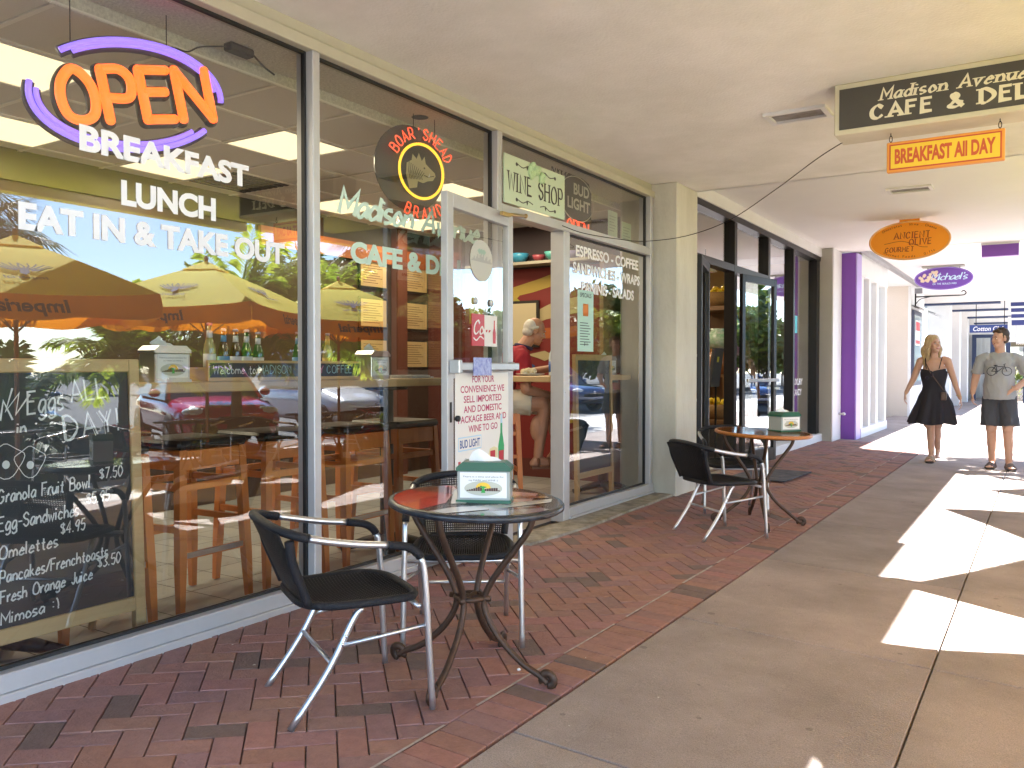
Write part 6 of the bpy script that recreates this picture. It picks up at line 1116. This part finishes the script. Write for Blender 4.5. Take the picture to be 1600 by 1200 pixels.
M_LOGO = mat('navy_print', (.03, .04, .12), .8)
def umbrella():
    t = thing('patio_umbrella', 'x', 'umbrella'); R, za, zr = 1.5, 2.62, 2.08; n = 4; m = MB(); K = 8
    def pt(i, f, s=0): 
        a0, a1 = 2 * pi * i / n, 2 * pi * (i + 1) / n; r = R * f; z = za - (za - zr) * f ** 1.12; p = V((r * cos(a0), r * sin(a0), z)); q = V((r * cos(a1), r * sin(a1), z)); c = p.lerp(q, s); c.z -= .055 * f * 4 * s * (1 - s) * f; return c
    for i in range(n):
        vs = [pt(i, f / K, s / 6) for f in range(K + 1) for s in range(7)]; m.add(vs, [(f * 7 + s, f * 7 + s + 1, f * 7 + 8 + s, f * 7 + 7 + s) for f in range(K) for s in range(6)], sm=True)
    m.build('canopy', M_YEL, t); m = MB(); R_ = random.Random(8)
    for i in range(n):
        vs = []
        for s in range(13):
            c = pt(i, 1, s / 12); o = V((c.x, c.y, 0)).normalized(); k = .035 * sin(s * pi / 12 * 5 + i * 2); vs += [tuple(c), tuple(c + o * (.02 + k * .5) + V((0, 0, -.10))), tuple(c + o * (.02 + k) + V((0, 0, -.21 - .02 * sin(s * 1.3 + i))))]
        m.add(vs, [(s * 3 + q, s * 3 + q + 1, s * 3 + 4 + q, s * 3 + 3 + q) for s in range(12) for q in (0, 1)], sm=True)
    m.build('valance', M_ORC, t)
    m = MB(); 
    for i in range(n): a0, a1 = 2 * pi * i / n, 2 * pi * (i + 1) / n; m.add([(.30 * cos(a0), .30 * sin(a0), za - .075), (.30 * cos(a1), .30 * sin(a1), za - .075), (0, 0, za + .05)], [(0, 1, 2)])
    m.build('vent_cap', M_YEL, t); m = MB(); m.cyl((0, 0, .02), (0, 0, za + .03), .021, n=12); m.ball((0, 0, za + .075), (.028, .028, .04)); m.build('pole', M_POLE, t); m = MB(); m.lathe([(.26, 0), (.27, .05), (.06, .08), (.04, .3)], 24); m.build('base', M_BLK, t)
    for i in range(n):
        a = 2 * pi * i / n; m = MB(); m.cyl((.03 * cos(a), .03 * sin(a), za - .03), (R * .98 * cos(a), R * .98 * sin(a), zr - .012), .009, n=6); m.cyl((.03 * cos(a), .03 * sin(a), 1.75), (R * .5 * cos(a), R * .5 * sin(a), za - (za - zr) * .5 ** 1.12 - .03), .008, n=6); m.build('rib', M_POLE, t)
    m = MB()
    for i in range(n):
        am = 2 * pi * (i + .5) / n; rr = V((cos(am), sin(am), 0)); tx = V((-sin(am), cos(am), 0)); f0 = .66; c = pt(i, f0, .5); c2 = pt(i, .9, .5); up = (pt(i, .4, .5) - c2).normalized(); o = c + (tx.cross(up)) * .014; M = frame_m(o, tx, up) @ Matrix.Scale(1.35, 4)
        for q in range(-5, 6):                                     # spread wings above a small body
            b = radians(90 + q * 15); w0, w1 = .04, .15 - .006 * abs(q); ribbon(m, cat([(w0 * cos(b) * 1.1, w0 * sin(b) - .03), (w1 * .6 * cos(b) * 1.35, w1 * .5 * sin(b) - .02), (w1 * cos(b + .15 * (1 if q < 0 else -1)) * 1.6, w1 * sin(b) * .75 + .01 * abs(q) - .02)]), lambda a_, b_: .012, M, .0005 * abs(q), 0)
        m.add([(.03 * cos(w) , .05 * sin(w) - .03, .004) for w in [i_ * .63 for i_ in range(10)]], [tuple(range(10))], M=M); text(m, 'Imperial', M, .26, .06, 0, -.125, bold=.01, shear=.2, z=.003)
        cv = pt(i, 1, .5); M = frame_m(cv + rr * .062 + V((0, 0, -.115)), tx, V((0, 0, 1)) - rr * .12); text(m, 'Imperial', M, .62, .15, 0, 0, bold=.03, shear=.2, z=0.004)
    m.build('print', M_LOGO, t); return t
um0 = umbrella(); UG = 'yellow umbrellas along the street side'
UL = [(1.92, 4.3, radians(157), 'yellow and orange patio umbrella mirrored in the left part of the first cafe window'), (2.4, 6.84, radians(200), 'yellow and orange patio umbrella mirrored in the middle of the first cafe window'), (2.35, 9.1, radians(166), 'yellow and orange patio umbrella mirrored in the second cafe window'), (2.7, 11.4, radians(190), 'yellow and orange patio umbrella farthest along the street side, added for its shade'), (2.0, 2.35, radians(157), 'unseen yellow and orange patio umbrella nearest to the viewer, added for its shade')]  # last two umbrellas are added for the shadows they cast on the walkway
for i, (x, y, r, l) in enumerate(UL):
    if i == 0: um0.location = (x, y, gz(x) + .05 * (i % 2)); um0.rotation_euler = (0, 0, r); um0['label'] = l; um0['group'] = UG
    else: dup(um0, (x, y, gz(x) + .05 * (i % 2)), r, l)
for k, (x, y) in enumerate(((2.8, 4.65), (2.85, 6.9), (2.8, 9.05))):
    nm = ('nearest', 'middle', 'farthest')[k]; table('dark round patio table under the ' + nm + ' of three mirrored umbrellas', x, y, .73, .4, .3 * k, M_EDGE, M_EDGE)
    for q, (dx, dy) in enumerate(((.1, -.68), (.1, .7))): put_chair(x + dx, y + dy, -dx, -dy, 'black woven chair on the ' + ('near', 'far')[q] + ' side of the ' + nm + ' patio table', 'woven chairs on the street side patio')
# ---------------------------------------------------------------- plants
def leafmat(name, c, c2, tr=.3):
    m = bpy.data.materials.new(name); m.use_nodes = True; n = m.node_tree; N = n.nodes; L = n.links; p = N["Principled BSDF"]; p.inputs["Roughness"].default_value = .5
    at = N.new("ShaderNodeAttribute"); at.attribute_name = "col"; x = N.new("ShaderNodeMix"); x.data_type = 'RGBA'; x.inputs[6].default_value = (*c, 1); x.inputs[7].default_value = (*c2, 1); L.new(at.outputs[2], x.inputs[0]); L.new(x.outputs[2], p.inputs["Base Color"])
    t = N.new("ShaderNodeBsdfTranslucent"); L.new(x.outputs[2], t.inputs[0]); s = N.new("ShaderNodeMixShader"); s.inputs[0].default_value = tr; L.new(p.outputs[0], s.inputs[1]); L.new(t.outputs[0], s.inputs[2]); L.new(s.outputs[0], N["Material Output"].inputs[0]); return m
M_BARK = mat('palm_bark', (.20, .15, .105), .9, var=.7, vs=12, stretch=(1, 1, 3), bump=.6, bs=20)
L_PALM = leafmat('palm_leaf', (.035, .07, .018), (.075, .13, .03)); L_LIME = leafmat('areca_leaf', (.17, .30, .02), (.42, .50, .05), .65); L_TREE = leafmat('tree_leaf', (.035, .075, .015), (.11, .16, .03)); L_RED = leafmat('croton_leaf', (.28, .02, .04), (.45, .06, .12)); L_YG = leafmat('bush_leaf', (.07, .14, .02), (.3, .33, .03)); L_STRAP = leafmat('strap_leaf', (.05, .12, .03), (.16, .24, .09))
def frond(m, o, az, el, L_, droop, nl, ll, w_, R_, fan=False):
    """one arching feather frond, or a fan leaf on its stalk"""
    d = V((cos(az) * cos(el), sin(az) * cos(el), sin(el))); P_ = [V(o)]; st = L_ / 8
    for i in range(8): d = (d + V((0, 0, -droop / 8))).normalized(); P_.append(P_[-1] + d * st)
    c = R_.random(); cc = (c, c, c); m.tube(P_[:6] if fan else P_, [.014 * (1 - .8 * i / 8) for i in range(6 if fan else 9)], 4, 0, (c * .6,) * 3)
    sd = d.cross(V((0, 0, 1))).normalized()
    for i in range(nl):
        if fan:
            b = (i / (nl - 1) - .5) * 4.2; t0 = P_[5]; dd = (d * cos(b) + sd * sin(b) + V((0, 0, -.12 * abs(b)))).normalized(); l = ll * (1 - .1 * abs(b)) * R_.uniform(.85, 1.05); tip = t0 + dd * l + V((0, 0, -.16 * l)); up = dd.cross(sd if abs(b) < 1 else d).normalized(); q = dd.cross(V((0, 0, 1))).normalized() * w_
            m.add([t0 + dd * l * .02, t0 + dd * l * .55 - q, tip, t0 + dd * l * .55 + q], [(0, 1, 2, 3)], 0, cc)
        else:
            f = .12 + .88 * i / nl; k = f * 8; i0 = min(7, int(k)); p = P_[i0].lerp(P_[i0 + 1], k - i0); tg = (P_[i0 + 1] - P_[i0]).normalized(); s0 = tg.cross(V((0, 0, 1))).normalized(); l = ll * (sin(pi * min(1, f * .85 + .12)) ** .6) * R_.uniform(.85, 1.1)
            for s in (-1, 1):
                dd = (s0 * s + tg * .75 + V((0, 0, .25 - .55 * R_.random()))).normalized(); tip = p + dd * l + V((0, 0, -.25 * l)); m.add([p, p + dd * l * .5 + tg * w_, tip, p + dd * l * .5 - tg * w_], [(0, 1, 2, 3)], 0, cc)
def palm(label, x, y, h, seed, fan, nf, L_, mt, lean=(0, 0), z0=-.24, name='palm_tree', rt=.13, cat_='palm', ll=.55, gr=None):
    t = thing(name, label, cat_, (x, y, z0), 0, gr); R_ = random.Random(seed); m = MB(); P_ = [(lean[0] * (i / 6) ** 1.5, lean[1] * (i / 6) ** 1.5, h * i / 6) for i in range(7)]; m.tube(P_, [rt * 1.25] + [rt * (1 - .03 * i) for i in range(6)], 10); m.build('trunk', M_BARK, t); m = MB()
    for k in range(nf): frond(m, P_[-1], R_.uniform(0, 2 * pi), R_.uniform(-.5, 1.35), L_ * R_.uniform(.8, 1.1), R_.uniform(.4, 1.3), 26 if fan else 30, ll, .03 if fan else .022, R_, fan)
    m.build('crown', mt, t); return t
palm('tall cabbage palm mirrored at the far left of the first window', 9.2, 6.5, 4.3, 1, True, 34, 1.3, L_PALM, ll=.95); palm('second tall cabbage palm just right of the far left one in the first window', 10.5, 8.2, 4.0, 2, True, 32, 1.2, L_PALM, ll=.9)
palm('dark leaning palm mirrored at the left edge of the second cafe window', 7.6, 14.2, 4.4, 3, True, 34, 1.3, L_PALM, lean=(-.5, 1.6), ll=.95, rt=.2)
def fpalm(label, x, y, h, nf, L_, seed, mt, ll):
    t = thing('feather_palm', label, 'palm', (x, y, -.24)); R_ = random.Random(seed); m = MB(); m.tube([(0, 0, 0), (.04, .03, h * .5), (0, .05, h)], [.10, .08, .07], 8); m.build('trunk', M_BARK, t); m = MB()
    for k in range(nf): frond(m, (0, .05, h), R_.uniform(0, 6.3), R_.uniform(.0, 1.5), L_ * R_.uniform(.75, 1.1), R_.uniform(.6, 1.4), 30, ll, .034, R_)
    m.build('crown', mt, t)
for a_ in (('bright lime feather palm behind the middle mirrored umbrella', 4.7, 9.2, 2.15, 64, 1.6, 11, L_LIME, .5), ('low lime feather palm between the first two mirrored umbrellas', 5.0, 7.4, 1.55, 34, 1.3, 12, L_LIME, .42), ('lime feather palm behind the second window of the cafe', 4.9, 11.0, 2.1, 56, 1.6, 13, L_LIME, .48), ('green feather palm at the far left of the mirrored street', 4.6, 5.4, .5, 26, 1.3, 14, L_PALM, .42), ('broad yellow green feather palm mirrored in the right cafe window', 5.0, 17.5, 1.6, 36, 1.6, 15, L_YG, .5)): fpalm(*a_)
def bush(name, label, x, y, r, h, n, seed, mt, ls, z0=-.2, trunk=0, strap=False):
    t = thing(name, label, 'tree' if trunk else 'shrub', (x, y, z0)); R_ = random.Random(seed); m = MB(); cl_ = [(R_.uniform(-r, r) * .75, R_.uniform(-r, r) * .75, trunk + h * R_.uniform(.25, .85), r * R_.uniform(.35, .6)) for _ in range(9)]
    for k in range(n):
        if strap:
            a = R_.uniform(0, 6.3); b = V((R_.uniform(-r, r), R_.uniform(-r, r), 0)); d = V((cos(a), sin(a), 0)); l = h * R_.uniform(.6, 1.1); w_ = V((-sin(a), cos(a), 0)) * ls; c = R_.random(); m.add([b - w_, b + w_, b + d * l * .3 + V((0, 0, l * .7)) + w_ * .8, b + d * l * .3 + V((0, 0, l * .7)) - w_ * .8, b + d * l * .75 + V((0, 0, l * .6))], [(0, 1, 2, 3), (3, 2, 4)], 0, (c, c, c)); continue
        cx, cy, cz, cr = R_.choice(cl_); u = V((R_.gauss(0, 1), R_.gauss(0, 1), R_.gauss(0, 1))).normalized() * cr * R_.uniform(.55, 1.08); p = V((cx, cy, cz)) + V((u.x, u.y, u.z * h / r * .55)); a = V((R_.gauss(0, 1), R_.gauss(0, 1), R_.gauss(0, .6))).normalized(); b = a.orthogonal().normalized(); b = (b + a.cross(b) * R_.uniform(-1, 1)).normalized(); s = ls * R_.uniform(.6, 1.3); c = R_.random()
        m.add([p - a * s, p - b * s * .42, p + a * s, p + b * s * .42], [(0, 1, 2, 3)], 0, (c, c, c))
    m.build('foliage', mt, t)
    if trunk or not strap:
        m = MB(); m.tube([(0, 0, -.1), (.02 * trunk, .03, trunk * .6 + .1), (.05, 0, trunk + h * .5)], [.035 + .05 * trunk, .03 + .04 * trunk, .015], 8)
        for q in range(5): c = cl_[q]; m.tube([(0, 0, trunk * .7 + .05), (c[0] * .5, c[1] * .5, (trunk + c[2]) / 2), c[:3]], [.02 + .03 * trunk, .015 + .015 * trunk, .006], 6)
        m.build('trunk', M_BARK, t)
    return t
for i, (x, y, r, mt, l) in enumerate(((3.85, 6.6, .4, L_RED, 'red leaved croton between the first two patio tables'), (3.9, 10.0, .3, L_RED, 'pink leaved croton beside the bright red car'), (3.9, 11.6, .45, L_RED, 'red leaved croton beyond the farthest patio table'), (3.9, 4.2, .4, L_YG, 'yellow green bush near the nearest patio umbrella'), (3.9, 8.0, .22, L_YG, 'small yellow green bush behind the middle patio table'), (3.9, 12.6, .5, L_YG, 'yellow green bush beyond the red crotons'))):
    bush('planter_shrub', l, x, y, r, .55, 700, 30 + i, mt, .06)
bush('agapanthus', 'clump of grassy strap leaves mirrored low in the right cafe window', 3.2, 11.9, .55, .75, 500, 41, L_STRAP, .014, strap=True); bush('agapanthus', 'clump of grassy strap leaves farther along the street side bed', 3.3, 15.3, .55, .75, 400, 42, L_STRAP, .014, strap=True)
bush('garden_shrub', 'bright green shrub seen through the far pavilion glass', -.9, 37.6, .8, 1.6, 900, 51, L_YG, .1); bush('garden_shrub', 'bright green shrub at the right of the far pavilion', .4, 34.5, .6, 1.4, 900, 52, L_YG, .1)
m = MB(); m.box((2.6, 11.2, gz(1.9) - .05), (4.3, 16.6, gz(1.9) + .1), bev=.03); struct(m.build('planting_bed', M_SOIL))
m = MB(); m.box((3.4, -1, gz(1.9) - .05), (4.4, 11, gz(1.9) + .03), bev=.02); struct(m.build('planting_strip', M_SOIL))
bush('street_tree', 'unseen leafy tree added at the kerb to cast dappled shade near the walking couple', 3.5, 13.75, 1.5, 1.9, 3600, 43, L_TREE, .15, z0=-.1, trunk=2.1)  # unseen tree, added to shade the paving around the couple
tr0 = bush('street_tree', 'x', 20, 10, 3.2, 4.6, 4200, 44, L_TREE, .34, z0=-.24, trunk=1.4); tr1 = bush('street_tree', 'x', 20, 18, 3.0, 4.2, 4200, 45, L_YG, .32, z0=-.24, trunk=1.4)
k = 0; R_ = random.Random(77)
for i in range(26):
    x = (22 if i > 9 else 34) + 6 * (i % 3) + R_.uniform(-1.5, 1.5); y = -2 + 3.1 * i + R_.uniform(-1, 1); src = (tr0, tr1)[R_.random() < .3]; first = src['label'] == 'x'; l = 'one of the broad green trees beyond the parked cars'
    if first: src.location = (x, y, -.24); src['label'] = l; src['group'] = 'trees across the street'; o = src
    else: o = dup(src, (x, y, -.24), R_.uniform(0, 6.3), l, 'trees across the street')
    s = R_.uniform(.6, 1.0) * (.62 if i <= 9 else 1.0); o.scale = (s * 1.3, s * 1.3, s)
for i in range(24):
    o = dup((tr0, tr1)[i % 3 == 1], (10.5 + 2.2 * (i % 2) + R_.uniform(-.5, .5), 21.5 + 2.5 * i, -.24), R_.uniform(0, 6.3), 'one of the close green trees past the end of the parked cars', 'trees past the parked cars'); s = R_.uniform(.62, .8); o.scale = (s, s, s * 1.05)
for s_ in (tr0, tr1):
    if s_['label'] == 'x': s_['label'] = l; s_['group'] = 'trees across the street'
# ---------------------------------------------------------------- cars
def car(label, x, y, rz, paint, tall=0, name='parked_car'):
    t = thing(name, label, 'car', (x, y, -.24), rz, 'cars parked along the kerb'); h = .0 + tall; n = 14
    st_ = [(-2.15, .42, .62, .62), (-2.1, .3, .74, .78), (-1.9, .25, .82, .84), (-1.0, .22, .93 + h * .3, .89), (-.6, .22, .95 + h * .3, .9), (.9, .22, .96 + h * .3, .9), (1.6, .24, .97 + h * .3, .88), (2.0, .3, .92 + h * .3, .82), (2.12, .42, .8, .72)]
    def ring(s): 
        X, z0, z1, w_ = s; zm = (z0 + z1) / 2; hz = (z1 - z0) / 2; P_ = []
        for k in range(n): a = 2 * pi * k / n + pi / n; c, q = cos(a), sin(a); e = .45; P_.append((X, w_ * (abs(c) ** e) * (1 if c > 0 else -1), zm + hz * (abs(q) ** e) * (1 if q > 0 else -1)))
        return P_
    m = MB(); vs = [p for s in st_ for p in ring(s)]; m.add(vs, [(i * n + k, i * n + (k + 1) % n, i * n + n + (k + 1) % n, i * n + n + k) for i in range(len(st_) - 1) for k in range(n)] + [tuple(range(n))[::-1], tuple((len(st_) - 1) * n + k for k in range(n))], sm=True); m.build('body', paint, t)
    zb, zr = .93 + h * .3, 1.46 + h; gh = [(-1.0, zb - .04, .80), (-.35, zr - .05, .64), (-.1, zr, .62), (.9, zr - .0, .62), (1.35 + h * .5, zr - .08, .62), (1.75 + h * .3, zb + .0, .76)]
    def strip(a, b, k0): return [(a[0], -a[2], a[1]), (a[0], a[2], a[1]), (b[0], b[2], b[1]), (b[0], -b[2], b[1])]
    m = MB(); m.add(strip(gh[0], gh[1], 0), [(0, 1, 2, 3)]); wsh = m.build('windscreen', mat('car_glass', (.02, .025, .03), .05, spec=.8), t); m = MB(); m.add(strip(gh[4], gh[5], 0), [(0, 1, 2, 3)]); m.build('rear_window', mat('car_glass', (.02, .025, .03)), t)
    m = MB(); m.add(strip(gh[1], gh[2], 0) + strip(gh[2], gh[3], 0) + strip(gh[3], gh[4], 0), [(0, 1, 2, 3), (4, 5, 6, 7), (8, 9, 10, 11)])
    for s in (-1, 1):
        m.tube([(g_[0], g_[2] * s, g_[1]) for g_ in gh], .035, 6); m.tube([(.35, s * .85, zb), (.35, s * .63, zr)], .035, 6)
    m.build('roof', paint, t)
    for s in (-1, 1):
        m = MB(); P_ = [(g_[0], g_[2] * s, g_[1]) for g_ in gh]; P_.append((gh[5][0], s * .86, zb - .02)); P_.append((gh[0][0], s * .86, zb - .06)); m.add(P_, [(0, 1, 2, 7), (2, 3, 6, 7), (3, 4, 5, 6)]); m.build('side_window', mat('car_glass', (.02, .025, .03)), t)
        m = MB(); m.ball((-.72, s * .97, zb + .06), (.07, .1, .07)); m.build('mirror', paint, t); m = MB(); m.ball((-1.98, s * .6, .70), (.16, .2, .085), 14, 8); hl = m.build('headlight', mat('headlamp', (.75, .78, .8), .08, spec=.9), t); m = MB(); m.ball((2.03, s * .66, .8), (.09, .14, .1)); m.build('tail_light', mat('tail_red', (.4, .01, .01), .2), t)
        for X in (-1.35, 1.35):
            m = MB(); M = Matrix.Translation((X, s * .80, .33)) @ Matrix.Rotation(pi / 2, 4, 'X'); m.lathe([(.2, -.11), (.31, -.11), (.33, -.08), (.33, .08), (.31, .11), (.2, .11)], 24, M=M); w_ = m.build('wheel', mat('tyre', (.015, .015, .016), .8), t); m = MB(); m.lathe([(0, .09), (.05, .1), (.19, .075), (.21, .11)], 20, M=M); m.lathe([(0, -.09), (.05, -.1), (.19, -.075), (.21, -.11)], 20, M=M); m.build('rim', M_STEEL, w_)
    m = MB(); m.box((-2.17, -.5, .50), (-2.08, .5, .60), bev=.02); m.box((-2.18, -.55, .32), (-2.07, .55, .42), bev=.02); m.build('grille', M_BLK, t); m = MB(); m.box((-2.19, -.26, .60), (-2.1, .26, .625)); m.ball((-2.15, 0, .66), (.02, .06, .035)); m.build('chrome_trim', M_CHR, t); return t
P_RED = mat('car_red', (.5, .006, .07), .15, coat=1); P_BLU = mat('car_blue', (.02, .05, .16), .15, coat=1); P_WHT = mat('car_white', (.75, .76, .77), .2, coat=1); P_SIL = mat('car_silver', (.4, .41, .43), .2, .6, coat=1); P_DRK = mat('car_dark', (.02, .022, .03), .15, coat=1)
car('bright red hatchback parked nose to the kerb beside the blue car', 7.0, 10.3, .42, P_RED); car('dark blue car parked beside the bright red hatchback', 7.6, 6.6, .3, P_BLU); car('near black car parked at the near end of the row', 7.6, 3.4, .3, P_DRK)
car('white van like car parked beyond the red hatchback', 7.6, 14.2, .3, P_WHT, .35); car('silver car parked between the two white cars', 7.8, 17.6, .3, P_SIL); car('white car parked toward the far end of the row', 7.8, 21.2, .3, P_WHT, .2); car('blue car at the far end of the parked row', 7.8, 24.8, .3, P_BLU)
m = MB()
for k in range(11):
    y0 = 1.5 + 3.55 * k; m.add([(5.0, y0, -.326), (5.0, y0 + .1, -.326), (9.6, y0 + 1.5, -.326), (9.6, y0 + 1.4, -.326)], [(0, 1, 2, 3)])
struct(m.build('parking_lines', M_LINE))
